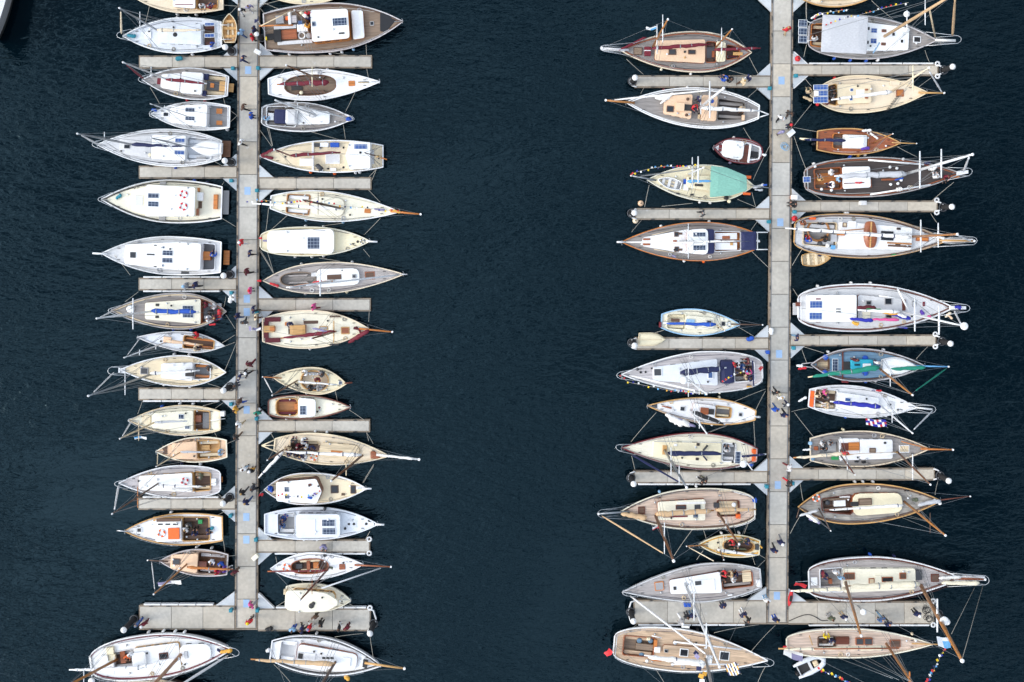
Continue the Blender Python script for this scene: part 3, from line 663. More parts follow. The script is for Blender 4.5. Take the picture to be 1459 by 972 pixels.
b = Boat('sailboat', 'sailboat', 'small peach-decked day boat with open wooden cockpit below the ivory cutter', 'small peach day boat', 'L4', (684, 862), (1252, 838), 101, 'T.68', hull='white', rail='ivory', deck='peach', fb=.85)
b.cab(1012, 812, 72, 62, .4, 'peach', 'peach', 2); b.cock(1016, 1195, 74, 66, 'honey', 'honey', 'sand'); b.box('engine_box', 1050, 810, 1115, 850, .4, 'honey', b.ck); b.boom(1130, 863, 880, 864, 10, 'greysail', 'honey'); b.mast(880, 868, 690, 980, 'tan', r=.07, rig=True, jib=(700, 870, 'sand', .05)); b.box('bow_grating', 735, 815, 775, 880, .03, 'brown'); b.ropes((1250, 800, 1320, 770)); b.fenders((890, 950, 'navy'), (1035, 945, 'white')); b.crew((1180, 875, 'lightblue', 'white', 'hairgrey', 'sit', 90))

b = Boat('sailboat', 'sailboat', 'white sloop with lilac-grey deck, tall wooden mast and a red life ring on its cabin', 'white sloop with wooden mast', 'L5', (388, 216), (1202, 203), 130, 'R.5', hull='white', rail='white', deck='lilac', bp=1.8)
b.cab(980, 543, 78, 56, .42, 'bright', 'honey', 4); b.cock(984, 1125, 80, 68, 'brown', 'honey', 'tan'); b.ring(915, 203, 30, 'red'); b.box('cockpit_box', 1128, 180, 1166, 236, .2, 'white'); b.mast(702, 220, 338, 460, 'brown', r=.09, jib=(388, 230, 'white', .1)); b.yard(543, 250, 418, 'orangewood'); b.boom(1070, 240, 705, 236, 14, 'sail', 'brown'); b.lump('furled_sail', 980, 268, 800, 272, 14, 'sail', .9)
b.pulpit(355, 222, 22); b.rails(); b.plat(1200, 165, 1218, 210, 'orangewood', .6); b.crew((1040, 170, 'olive', 'beige', 'hairgrey', 'sit', -90)); b.ropes((1180, 300, 1220, 335), (1120, 315, 1190, 325), (420, 265, 545, 295)); b.fenders((885, 62, 'navy'), (1035, 65, 'white'))

b = Boat('motor_launch', 'motorboat', 'white launch with golden wooden rail, orange raft and orange life ring on its roof', 'launch with orange raft', 'L5', (432, 600), (1218, 580), 127, 'T.76', hull='ivory', rail='honey', deck='white', fb=1.0)
b.cab(890, 680, 88, 88, .5, 'white', 'white', 0); b.cock(896, 1112, 95, 92, 'brown', 'honey', 'brown'); b.box('side_bench', 665, 484, 900, 520, .12, 'honey'); b.box('bench_slats', 690, 500, 880, 524, .15, 'brown')
b.box('life_raft', 782, 578, 870, 665, .18, 'orange'); b.ring(728, 618, 34, 'orange'); b.hatch(530, 571, 572, 612, 'white', 'dark'); b.box('anchor_locker', 490, 572, 530, 620, .08, 'palegrey')
for x in (720, 780, 840): b.hatch(x - 20, 540, x + 20, 552, 'dark', None, .04); b.hatch(x - 20, 675, x + 20, 687, 'dark', None, .04)
b.crew((935, 552, 'darkgrey', 'olive', 'hairgrey', 'sit', 0), (985, 640, 'navy', 'black', 'hairbrown', 'sit', 180), (1085, 612, 'navy', 'black', 'hairbrown', 'sit', 90), (915, 590, 'palegrey', 'olive', 'hairblond', 'sit', -30)); b.box('crate', 1022, 510, 1055, 542, .2, 'grass'); b.disc('bucket', 1130, 580, 14, .3, 'teal'); b.spar('bow_roller', 450, 602, 375, 595, 'steel', .3, .06); b.rails(.45, .92); b.ropes((1165, 480, 1240, 440), (1220, 655, 1238, 775)); b.fenders((805, 712, 'white'), (1030, 712, 'white'), (880, 715, 'black'), (800, 440, 'white'))

b = Boat('sailboat', 'sailboat', 'beige gaff yacht with brown mast, wooden boom and red-clad crew in a cluttered cockpit', 'beige gaff yacht', 'L5', (712, 838), (1258, 868), 107, 'T.75', hull='brown', rail='lilac', deck='pinkteak', fb=.95, bp=1.9)
b.cab(1020, 800, 78, 55, .35, 'peach', 'peach', 2); b.cock(1024, 1240, 82, 78, 'darkwood', 'brown', 'lilac'); b.hatch(818, 820, 878, 868, 'brown', 'glass'); b.box('companion', 1022, 842, 1090, 905, .2, 'mahogany'); b.sprit(620, 832, 'brown', .07); b.mast(932, 865, 670, 1102, 'spruce', r=.09, jib=(650, 838, 'white', .05)); b.boom(1290, 905, 935, 886, 13, 'orangewood', 'varnish')
b.crew((1150, 935, 'red', 'pink', 'hairbrown', 'sit', 90), (1195, 868, 'blue', 'navy', 'hairgrey', 'sit', 0), (1120, 850, 'white', 'denim', 'hairblond', 'sit', 0), (1215, 915, 'purple', 'palegrey', 'hairbrown', 'sit', 90)); b.fenders((1005, 740, 'white'), (1125, 745, 'white'), (985, 960, 'darkgrey')); b.ropes((1255, 800, 1330, 795))
w = b.l2w(b.mA.lerp(b.mB, .7)); yard_flag = (w, G(*ZP('L6', 700, 185), w.z - .2))

b = Boat('schooner', 'sailboat', 'large white schooner with maroon rail stripe and two golden masts beyond the pontoon end', 'maroon-striped white schooner', 'L6', (1290, 702), (165, 822), 178, 'R.3', hull='white', rail='bright', deck='bright', fb=1.5, rail2='maroon')
b.cab(1130, 880, 62, 84, .45, 'bright', 'white', 2, r=.8); b.cab(880, 515, 98, 92, .5, 'bright', 'honey', 5); b.cab(606, 500, 66, 64, .9, 'bright', 'white', 0); b.cock(345, 496, 70, 78, 'brown', 'palegrey', 'grey', off=0); b.hatch(710, 732, 782, 784, 'mahogany', 'glass'); b.hatch(912, 722, 940, 776, 'grey', 'palegrey')
b.box('locker', 290, 690, 345, 745, .3, 'cream'); b.box('locker', 310, 745, 360, 800, .3, 'cream'); b.box('tender_cover', 235, 755, 300, 815, .5, 'bright', r=.2); b.box('wheel_box', 400, 720, 440, 815, .1, 'varnish', b.ck + .4)
b.mast(885, 745, 365, 1319, 'spruce', r=.17, jib=(1290, 735, 'white', .12)); b.boom(560, 842, 885, 772, 20, 'white', 'spruce', z=2.9); b.mast(375, 785, -45, 1008, 'spruce', r=.14); b.boom(15, 866, 600, 842, 19, 'white', 'alu', z=2.7, flat=1); b.yard(610, 860, 1000); b.yard(110, 870, 985); b.radar(170, 958)
b.lump('jib_bag', 1195, 725, 1295, 712, 18, 'amber', .3); b.lump('jib_bag', 1175, 700, 1200, 722, 12, 'navy', .3); b.pulpit(1352, 730, 30); b.rails(.05, .9, post=.7); b.pushpit(); b.crew((440, 775, 'orange', 'brown', 'hairbrown', 'sit', 180), (480, 740, 'white', 'grey', 'hairgrey', 'sit', 180)); b.fenders((615, 555, 'bright'), (735, 550, 'bright'), (830, 550, 'bright'), (905, 553, 'bright'))

b = Boat('sailboat', 'sailboat', 'tan-decked sailboat cut by the bottom edge below the white schooner', 'tan boat at the bottom', 'L6', (1110, 1075), (250, 1060), 128, 'R.3', hull='brown', rail='dark', deck='tan', fb=1.1)
b.cab(800, 470, 60, 50, .45, 'ivory', 'honey', 3); b.mast(660, 1060, 500, 1250, 'spruce'); b.fenders((520, 945, 'navy'), (760, 935, 'navy')); b.rails()

# ================================================================ boats, channel side of the first pontoon
b = Boat('sailboat', 'sailboat', 'cream sailboat at the top edge above the brown teak motor yacht', 'cream boat above the teak yacht', 'M1', (860, -72), (260, -82), 108, 'T.6', hull='cream', rail='sand', deck='cream'); b.cab(400, 650, 50, 40, .4, 'white', 'white'); b.ropes((345, -5, 165, 40))

b = Boat('motor_yacht', 'motorboat', 'big brown teak motor yacht with white wheelhouse roof, cluttered aft deck and black foredeck net', 'brown teak motor yacht', 'M1', (1264, 166), (198, 245), 188, 'T.74', hull='mahogany', rail='lilac', deck='brownteak', fb=1.35, bp=2.1, rail2='brown')
b.cab(875, 962, 112, 104, .5, 'bright', 'orangewood', 0); b.cab(556, 848, 122, 112, 1.5, 'bright', 'orangewood', 4, r=.3)
b.solar(722, 137, 832, 198); b.solar(562, 164, 596, 206); b.hatch(1010, 165, 1040, 196, 'palegrey'); b.poly('foredeck_net', [(1088, 100), (1132, 95), (1205, 128), (1208, 160), (1135, 240), (1088, 240)], .08, 'net', crown=0)
b.box('aft_hatch', 325, 228, 446, 300, .35, 'varnish'); b.box('winch_housing', 270, 230, 326, 320, .5, 'black'); b.box('black_bin', 215, 260, 271, 306, .25, 'black'); b.box('bench_top', 450, 185, 530, 240, .6, 'bright'); b.ring(486, 273, 34, 'sail'); b.disc('gas_bottle', 540, 272, 24, .5, 'grey'); b.box('dinghy_chock', 272, 195, 440, 222, .35, 'palegrey'); b.box('gear_box', 285, 120, 345, 180, .4, 'grey'); b.box('gear_box', 395, 120, 445, 175, .5, 'lilac'); b.box('red_case', 360, 125, 392, 152, .5, 'orange'); b.box('white_rack', 380, 90, 400, 195, .6, 'bright'); b.disc('barrel', 510, 122, 22, .7, 'bright'); b.disc('barrel', 480, 105, 20, .6, 'cream'); b.box('drum', 205, 282, 216, 306, .4, 'yellow'); b.box('crate', 455, 160, 490, 190, .6, 'denim')
for sx in (795, 785): b.box('horn', 770, 72 if sx == 795 else 250, 812, 82 if sx == 795 else 260, .15, 'black')
b.mast(548, 182, 430, 78, 'darkwood', r=.09, lim=(4, 6)); b.boom(170, 200, 420, 194, 8, None, 'orangewood', z=2.6); b.spar('derrick', 170, 200, 400, 85, 'tan', 1.5, .05); b.box('side_locker', 300, 312, 565, 338, .25, 'palegrey')
b.rails(.06, .9, 'white', 12); b.crew((540, 110, 'red', 'navy', 'hairbrown', 'stand', 0), (545, 150, 'navy', 'black', 'hairgrey', 'stand', 0), (530, 205, 'amber', 'brown', 'hairbrown', 'sit', 0)); b.fenders((385, 412, 'white'), (700, 410, 'white'), (790, 395, 'white'), (880, 380, 'lightblue')); b.ropes((980, 345, 985, 425), (700, 400, 840, 425), (205, 110, 165, 65), (330, 80, 190, 20)); b.ensign(150, 165, -30, 15, 'navy', 1.8)

b = Boat('sailboat', 'sailboat', 'white yacht with oval brown cockpit deck and maroon furled sail', 'white yacht with brown oval', 'M1', (1088, 630), (228, 666), 120, 'T.5', hull='white', rail='white', deck='white', bp=1.55, fb=1.0)
b.cock(350, 750, 78, 78, 'brownteak', 'darkwood', 'brown', oval=True, dep=.22, curb=.05); b.boom(310, 650, 700, 636, 24, 'maroon', 'spruce', z=2.0); b.mast(655, 622, 368, 503, 'darkwood', r=.09, lim=(10, 16)); b.yard(560, 540, 695, 'cream'); b.hatch(845, 622, 895, 662, 'orangewood', None); b.spar('spinnaker_pole', 920, 638, 1005, 636, 'tan', .2, .05); b.spar('spinnaker_pole', 920, 632, 1000, 630, 'dark', .2, .04); b.box('engine_hatch', 405, 668, 490, 694, .12, 'dark', b.ck); b.box('companion', 400, 625, 480, 665, .15, 'darkgrey', b.ck); b.disc('fender_ball', 480, 712, 14, .3, 'cream'); b.ropes((900, 700, 820, 865), (990, 610, 945, 588), (1000, 605, 985, 530)); b.fenders((680, 535, 'white'), (435, 775, 'white')); b.disc('fender_ball', 330, 612, 15, .25, 'ivory')

b = Boat('sailboat', 'sailboat', 'grey-decked sloop with grey sprayhood, navy cockpit cover and folded sail across the cabin', 'sloop with grey sprayhood', 'M1', (880, 914), (178, 890), 112, 'R.45', hull='white', rail='white', deck='greyteak')
b.cab(455, 700, 62, 46, .45, 'bright', 'white', 3); b.cock(215, 440, 70, 78, 'brown', 'white', 'greyteak'); b.box('cockpit_cover', 272, 840, 366, 950, .5, 'navy', r=.1, crown=.06, taper=.06); b.box('sprayhood', 356, 836, 455, 958, .95, 'palegrey', r=.2, crown=.15, taper=.1); b.boom(430, 828, 600, 892, 26, 'palegrey', z=2.2); b.spar('boom', 280, 770, 440, 830, 'alu', 1.6, .08); b.mast(600, 890, 285, 772, 'alu', r=.09, jib=(850, 912, 'white', .07), lim=(9, 16)); b.yard(455, 790, 870)
b.lump('bow_cover', 825, 916, 862, 914, 20, 'blue', .3); b.crew((205, 915, 'lightblue', 'denim', 'hairbrown', 'sit', 0)); b.pulpit(890, 915, 18); b.pushpit(); b.rails(.1, .9); b.ropes((220, 985, 258, 1125), (805, 960, 822, 1070), (560, 1015, 775, 1075)); b.box('wheel', 225, 870, 270, 925, .3, 'bright', b.ck + .3)

b = Boat('trawler', 'motorboat', 'tan-decked fishing trawler with white wheelhouse aft and maroon furled sails, bow towards the walkway', 'trawler with maroon sails', 'M2', (162, 284), (1112, 285), 124, 'T.68', hull='white', rail='white', deck='sand', fb=1.15)
b.cabpoly([(b.axu(1012, 2.5), -100 * b.mpz), (b.axu(1012, 2.5), 98 * b.mpz), (b.axu(855, 2.5), 104 * b.mpz), (b.axu(822, 2.5), 0), (b.axu(855, 2.5), -104 * b.mpz)], 1.35, 'bright', 'white', 2, .1)
b.solar(888, 190, 988, 232, 'bluesolar'); b.disc('cowl', 935, 256, 9, .15, 'black'); b.box('blue_bin', 705, 180, 770, 214, .4, 'blue'); b.box('dark_bin', 580, 183, 622, 211, .4, 'darkgrey'); b.box('deckhouse', 470, 303, 575, 358, .5, 'bright'); b.hatch(512, 303, 562, 350, 'brown', 'dark'); b.hatch(668, 270, 776, 342, 'white', 'palegrey', .25, 'skylight'); b.box('step_board', 563, 175, 578, 400, .1, 'white'); b.box('white_bin', 625, 180, 690, 212, .35, 'white'); b.box('white_bin', 705, 375, 748, 398, .35, 'white')
b.lump('outboard_motor', 600, 345, 640, 390, 22, 'darkgrey', .5); b.disc('fuel_can', 632, 388, 14, .4, 'white'); b.boom(770, 256, 400, 280, 17, 'maroon', 'maroon', z=2.0); b.mast(402, 282, 275, 232, 'redpaint', r=.09, lim=(7, 10), jib=(175, 283, 'maroon', .05)); b.lump('furled_jib', 170, 280, 268, 230, 12, 'maroon', .3); b.lump('furled_jib', 175, 285, 268, 298, 12, 'maroon', .25); b.mast(1080, 290, 965, 256, 'mahogany', r=.06, lim=(5, 7)); b.spar('mizzen_boom', 1060, 285, 1142, 310, 'orangewood', 1.0, .07); b.crew((1082, 290, 'beige', 'denim', 'hairblond', 'stand', 0))
b.box('stern_grating', 1015, 235, 1042, 345, .12, 'palegrey'); b.ropes((255, 210, 165, 85), (262, 205, 215, 0), (1060, 385, 1025, 470), (1060, 385, 1005, 440)); b.fenders((895, 415, 'white'), (928, 415, 'white'), (550, 428, 'orange'), (735, 428, 'orange'))
for x, y in ((358, 288), (640, 210), (688, 208), (806, 218), (805, 370), (688, 380)): b.disc('deck_fitting', x, y, 8, .1, 'black')

b = Boat('sailboat', 'sailboat', 'white classic yacht dressed with bunting, wooden bowsprit and long white boom over the walkway', 'white yacht with bunting', 'M2', (1240, 713), (245, 638), 117, 'T.42', hull='ivory', rail='white', deck='ivory', bp=1.7, fb=1.05)
b.cock(370, 545, 70, 78, 'ivory', 'spruce', 'white', dep=.4, curb=.1); b.cab(812, 560, 66, 74, .3, 'ivory', 'spruce', 3, r=.7, over=.08); b.sprit(1400, 731, 'orangewood', .11); b.boom(130, 650, 800, 690, 15, 'sail', 'alu', z=2.2); b.mast(800, 688, 488, 620, 'brown', h=15, r=.11); b.yard(610, 562, 735, 'brown', .035); b.hatch(968, 690, 1015, 722, 'orangewood', None)
b.lump('bowsprit_net', 1160, 700, 1250, 715, 12, 'amber', .25); b.lump('jib_bag', 1040, 690, 1130, 700, 10, 'lavender', .3); b.ropes((380, 735, 215, 880), (230, 680, 210, 860), (1090, 762, 965, 890), (1090, 640, 1000, 545), (800, 800, 650, 820)); b.fenders((510, 822, 'lightblue'), (800, 800, 'lightblue')); b.rails(.1, .85)
BUNT = [(b, 'string of signal flags from bowsprit to masthead of the white yacht', [(1245, 712, 1.9), (1040, 690, 5), (820, 668, 9), (490, 622, 15)], 17), (b, 'string of signal flags reaching over the walkway from the mast of the white yacht', [(485, 620, 15), (330, 642, 9), (200, 622, 6), (50, 632, 3)], 15)]

b = Boat('motor_launch', 'motorboat', 'pale yellow double-ended launch with long white roof and one big solar panel', 'yellow launch with white roof', 'M2', (1012, 938), (165, 942), 112, 'R.35', hull='cream', rail='ivory', deck='cream', bp=2.3, fb=.95)
b.cab(215, 738, 84, 98, .85, 'bright', 'ivory', 5, r=.6); b.hatch_like('solar_panel', 528, 906, 622, 999, 'solar', None); b.spar('bow_roller', 980, 938, 1068, 943, 'white', .3, .09); b.disc('deck_fitting', 915, 942, 10, .1, 'dark'); b.ring(952, 940, 12, 'black'); b.ropes((205, 880, 225, 860), (160, 1010, 270, 1190), (960, 1000, 1010, 1060), (215, 1005, 268, 1180)); b.fenders((510, 822, 'white'), (650, 815, 'white'), (430, 1055, 'white'), (560, 1068, 'white'), (650, 1068, 'white')); b.lump('red_cover', 155, 915, 180, 915, 9, 'red', .6); b.lump('bunting_bundle', 185, 935, 250, 935, 9, 'lavender', .3); b.rails(.62, .95)

b = Boat('sailboat', 'sailboat', 'sleek double-ended sloop with grey-brown teak deck, white rounded cabin and long white furled sail', 'sleek teak-decked sloop', 'M3', (1272, 275), (186, 325), 120, 'D2.6', hull='white', rail='buff', deck='silverteak', bp=1.7, tm=.47, fb=1.0)
b.cock(320, 590, 46, 58, 'greyteak', 'brownteak', 'silverteak', oval=True, dep=.4); b.cab(600, 930, 72, 62, .4, 'bright', 'white', 4, r=.6); b.box('companion', 680, 278, 790, 315, .06, 'brown'); b.hatch(972, 255, 1046, 314, 'varnish', 'brown'); b.hatch(872, 275, 904, 306, 'grey'); b.box('hatch_slide', 558, 262, 612, 292, .2, 'palegrey'); b.mast(735, 325, 395, 375, 'alu', h=14.5, r=.1, jib=(1258, 277, 'white', .09)); b.yard(626, 235, 440, r=.1); b.boom(380, 374, 730, 325, 11, 'orangewood', 'alu'); b.lump('ensign_bundle', 240, 340, 310, 370, 13, 'red', .3); b.lump('boom_flag', 570, 340, 640, 325, 8, 'red', 1.9); b.spar('bow_roller', 1240, 275, 1298, 275, 'palegrey', .3, .06); b.rails(.08, .92); b.ropes((270, 265, 165, 85), (780, 175, 620, 150)); b.fenders((480, 208, 'white'), (870, 170, 'white'), (510, 425, 'grey'), (830, 420, 'cream')); b.lump('red_cover', 140, 325, 175, 325, 9, 'red', .5); b.hatch(790, 240, 800, 250, 'dark', None, .04)

b = Boat('sailboat', 'sailboat', 'cream gaff cutter with red hull, maroon sails, maroon stern cushions and wooden bowsprit', 'cream cutter with maroon cushions', 'M3', (1000, 692), (184, 705), 147, 'T.6', hull='redpaint', rail='buff', deck='ivory', bp=2.0, fb=1.1)
b.sprit(1182, 718, 'orangewood', .1); b.box('stern_cushion', 200, 606, 320, 640, .2, 'burgundy'); b.box('stern_cushion', 194, 641, 228, 672, .2, 'burgundy'); b.box('stern_cushion', 204, 766, 318, 800, .2, 'burgundy'); b.box('stern_cushion', 194, 722, 228, 765, .2, 'burgundy'); b.box('steering_box', 194, 672, 270, 722, .5, 'honey'); b.box('stern_table', 240, 680, 275, 712, .55, 'orangewood')
b.cab(395, 512, 36, 36, .75, 'honey', 'varnish', 0, r=.06); b.box('companion', 382, 670, 400, 735, .15, 'dark'); b.cab(700, 800, 55, 30, .02, 'ivory', 'ivory', 0); b.hatch(788, 680, 853, 736, 'honey', 'varnish'); b.box('deck_mat', 500, 632, 612, 656, .05, 'brown', r=.1); b.hatch(620, 675, 686, 706, 'honey', 'grey'); b.boom(340, 765, 745, 715, 19, 'maroon', 'spruce'); b.mast(748, 716, 560, 770, 'mahogany', r=.1, lim=(9, 13)); b.yard(730, 620, 790, 'honey', .07); b.lump('furled_jib', 845, 800, 1000, 706, 20, 'maroon', .5, 1.0); b.lump('anchor_cover', 885, 690, 915, 690, 14, 'burgundy', .2); b.box('wood_step', 355, 645, 372, 670, .2, 'orangewood'); b.box('pin_rail', 700, 596, 778, 606, .4, 'brown'); b.box('pin_rail', 700, 812, 770, 822, .4, 'dark'); b.spar('windlass', 920, 690, 940, 725, 'maroon', .25, .1)
b.crew((395, 650, 'navy', 'white', 'hairbrown', 'sit', 180)); b.lump('flag_bundle', 565, 690, 690, 718, 10, 'lavender', 1.7); b.fenders((545, 852, 'bright'), (905, 640, 'black')); b.ropes((200, 640, 165, 560), (1000, 640, 1005, 560)); b.ensign(100, 706, -20, 5, 'lavender', 1.6)

b = Boat('sailboat', 'sailboat', 'small cream double-ender with crew in its oval open cockpit and short wooden bowsprit', 'small cream double-ender', 'M4', (262, 150), (830, 200), 103, 'D2', hull='cream', rail='sand', deck='cream', fb=.85, bp=2.0)
b.cock(690, 480, 74, 76, 'buff', 'honey', 'palegrey', oval=True); b.sprit(185, 146, 'orangewood', .06); b.mast(450, 176, 260, 287, 'darkwood', r=.08, jib=(195, 150, 'white', .06)); b.boom(745, 206, 460, 182, 9, 'sail', 'alu'); b.solar(768, 178, 797, 208); b.crew((600, 165, 'maroon', 'amber', 'hairbrown', 'sit', 0), (515, 115, 'white', 'olive', 'hairgrey', 'sit', -60), (535, 235, 'black', 'darkgrey', 'hairbrown', 'sit', 90), (600, 235, 'grey', 'palegrey', 'hairgrey', 'sit', 90), (650, 125, 'darkgrey', 'grey', 'hairbrown', 'sit', -90)); b.spar('rudder_head', 815, 196, 875, 190, 'mahogany', .2, .08); b.ropes((742, 250, 760, 330)); b.fenders((520, 275, 'white')); b.lump('coiled_sail', 430, 195, 460, 215, 9, 'dark', .2)

b = Boat('motor_launch', 'motorboat', 'cream open launch with mahogany rail, white cuddy roof and maroon cockpit cushions', 'cream launch with maroon cushions', 'M4', (864, 380), (228, 380), 92, 'R.5', hull='mahogany', rail='mahogany', deck='ivory', fb=.8, bp=1.9)
b.cab(460, 592, 76, 64, .6, 'bright', 'ivory', 3, r=.3); b.cock(288, 458, 64, 68, 'spruce', 'honey', 'orangewood', oval=False, r=.6, cush='burgundy'); b.solar(470, 368, 522, 440); b.box('companion', 428, 352, 458, 400, .25, 'orangewood', b.ck); b.disc('deck_fitting', 620, 384, 8, .15, 'maroon'); b.ropes((850, 400, 975, 485), (240, 430, 225, 470)); b.fenders((365, 462, 'white'))

b = Boat('sailboat', 'sailboat', 'long tan gaff yawl crowded with crew aft, brown masts and white bowsprit', 'tan yawl with crowded cockpit', 'M4', (1160, 755), (275, 668), 118, 'T.4', hull='ivory', rail='sand', deck='buff', bp=1.8, fb=1.1)
b.sprit(1388, 781, 'sail', .13, 1060, 745); b.cab(620, 930, 58, 56, .35, 'tan', 'tan', 3, r=.7); b.cock(395, 615, 50, 56, 'brown', 'tan', 'tan'); b.box('companion', 545, 672, 622, 712, .2, 'brown'); b.hatch(710, 715, 800, 736, 'orangewood', None, .06); b.poly('forehatch', [(1015, 720), (1048, 720), (1085, 760), (1085, 776), (1015, 776)], .15, 'varnish')
b.mast(952, 752, 714, 946, 'darkwood', r=.11, lim=(10, 15)); b.yard(826, 800, 905, 'tan', .06); b.boom(385, 722, 945, 746, 16, 'sail', 'alu'); b.mast(372, 690, 222, 786, 'darkwood', r=.08, lim=(6, 9)); b.boom(160, 916, 345, 718, 15, 'sail', 'alu', z=2.0); b.ring(578, 762, 28, 'orange'); b.lump('furled_jib', 1130, 752, 1350, 777, 11, 'sail', .5)
b.spar('boomkin', 275, 632, 178, 675, 'sand', .1, .06); b.spar('boomkin', 275, 716, 178, 675, 'sand', .1, .06); b.spar('boomkin', 290, 672, 178, 675, 'sand', .1, .05)
b.crew((418, 655, 'darkgrey', 'navy', 'hairbrown', 'sit', 0), (440, 690, 'maroon', 'black', 'hairgrey', 'sit', -90), (480, 645, 'white', 'navy', 'hairgrey', 'sit', -90), (520, 690, 'palegrey', 'navy', 'hairblond', 'sit', 90), (560, 690, 'navy', 'black', 'hairbrown', 'sit', 180), (400, 742, 'navy', 'black', 'hairbrown', 'sit', 60, 'd'), (450, 750, 'black', 'navy', 'hairbrown', 'sit', 60, 'd'), (515, 775, 'palegrey', 'navy', 'hairgrey', 'sit', 60, 'd'), (480, 760, 'navy', 'darkgrey', 'hairblond', 'sit', 60, 'd'), (385, 690, 'beige', 'brown', 'hairbrown', 'stand', 0, 'd'))
b.ropes((1040, 820, 950, 965), (1000, 640, 985, 575), (270, 620, 245, 575), (1035, 660, 985, 575)); b.fenders((585, 578, 'white'), (675, 578, 'white')); b.rails(.5, .9)

b = Boat('motor_cruiser', 'motorboat', 'tan-decked motor cruiser with wide white roof strung with bunting and wooden deckhouse', 'tan cruiser with bunting roof', 'M5', (985, 196), (194, 205), 121, 'D2.6', hull='white', rail='white', deck='sand', bp=2.3, fb=1.2)
b.cabpoly([(b.axu(285, 2.4), -72 * b.mpz), (b.axu(598, 2.4), -94 * b.mpz), (b.axu(640, 2.4), -5 * b.mpz), (b.axu(598, 2.4), 94 * b.mpz), (b.axu(285, 2.4), 75 * b.mpz)], 1.25, 'bright', 'mahogany', 4, .2)
b.solar(350, 182, 388, 222); b.solar(353, 240, 390, 276); b.hatch(708, 172, 768, 232, 'brown', 'glass'); b.hatch(860, 172, 902, 235, 'brown', 'glass'); b.lump('stern_cover', 225, 195, 265, 205, 26, 'blue', .4); b.box('roof_box', 535, 160, 560, 175, .12, 'mahogany'); b.box('wood_step', 790, 235, 815, 250, .2, 'brown'); b.spar('bow_roller', 950, 196, 1022, 196, 'white', .3, .09); b.box('anchor_well', 905, 180, 960, 200, .1, 'white'); b.lump('roof_flags', 520, 212, 600, 240, 7, 'purple', .3, 1.6); b.lump('flag_roll', 530, 265, 565, 270, 12, 'blue', 1.6)
b.rails(.4, .92); b.ropes((960, 150, 1040, 20)); b.ensign(165, 232, 30, 0, 'red', 1.6)
BUNT.append((b, 'string of small flags sagging across the white roof of the tan cruiser', [(290, 240, 2.9), (400, 255, 2.9), (500, 270, 2.9), (640, 215, 2.9)], 12))

b = Boat('motor_cruiser', 'motorboat', 'pale grey motor launch with grey roof carrying two solar panels and a couple seated aft', 'pale grey motor launch', 'M5', (1074, 470), (200, 468), 126, 'T.6', hull='palegrey', rail='paleblue', deck='paleblue', bp=2.1, fb=1.15)
b.cab(440, 782, 92, 88, 1.0, 'paleblue', 'paleblue', 5, r=.35); b.cock(300, 434, 78, 88, 'grey', 'paleblue', 'palegrey'); b.solar(640, 433, 740, 487); b.solar(642, 498, 745, 550); b.box('roof_hatch', 465, 432, 590, 553, .06, 'paleblue'); b.box('foredeck_hatch', 840, 440, 910, 496, .08, 'paleblue')
for x, y in ((848, 470), (886, 470), (818, 505), (980, 470), (1003, 443)): b.disc('vent_cowl', x, y, 10, .15, 'dark')
b.crew((330, 445, 'navy', 'blue', 'hairbrown', 'sit', -40), (335, 505, 'denim', 'navy', 'hairgrey', 'sit', 30)); b.spar('bow_roller', 1050, 470, 1120, 474, 'bright', .3, .1); b.box('windlass', 1000, 455, 1040, 480, .2, 'white'); b.disc('deck_crane', 660, 355, 12, .5, 'darkgrey'); b.spar('side_rail', 430, 398, 750, 380, 'greyalu', 1.0, .03); b.ropes((290, 535, 220, 585), (1010, 525, 975, 590)); b.fenders((600, 592, 'white'), (740, 590, 'black'), (500, 590, 'white')); b.box('deck_bag', 425, 520, 438, 545, .5, 'dark', b.ck)

b = Boat('sailboat', 'sailboat', 'white gaff cutter with varnished oval cockpit, long wooden bowsprit and orange life ring', 'white gaffer with varnished cockpit', 'M5', (962, 780), (243, 812), 106, 'D2', hull='white', rail='white', deck='white', bp=1.9, fb=.95)
b.cock(690, 402, 56, 56, 'brown', 'varnish', 'sand', oval=True); b.sprit(1172, 797, 'varnish', .09); b.boom(240, 833, 690, 824, 8, 'redpaint', 'varnish'); b.mast(702, 800, 474, 1054, 'mahogany', r=.1, lim=(10, 15)); b.yard(560, 880, 1000, 'varnish', .04); b.line('jib_spar', [(1092, 808), (640, 962)], .07, 'white', [2.4, 7.5]); b.ring(366, 804, 30, 'orange'); b.hatch(773, 778, 820, 820, 'varnish', None); b.box('thwart', 525, 753, 550, 865, .4, 'varnish', b.ck); b.box('engine_box', 575, 765, 615, 810, .5, 'orangewood', b.ck); b.box('bag', 440, 775, 490, 812, .3, 'darkgrey', b.ck); b.lump('coiled_sail', 700, 800, 725, 810, 10, 'olive', .3); b.disc('deck_fitting', 662, 710, 14, .15, 'black'); b.ropes((300, 800, 285, 720), (470, 890, 560, 1000)); b.fenders((660, 912, 'white'), (455, 875, 'redpaint'))

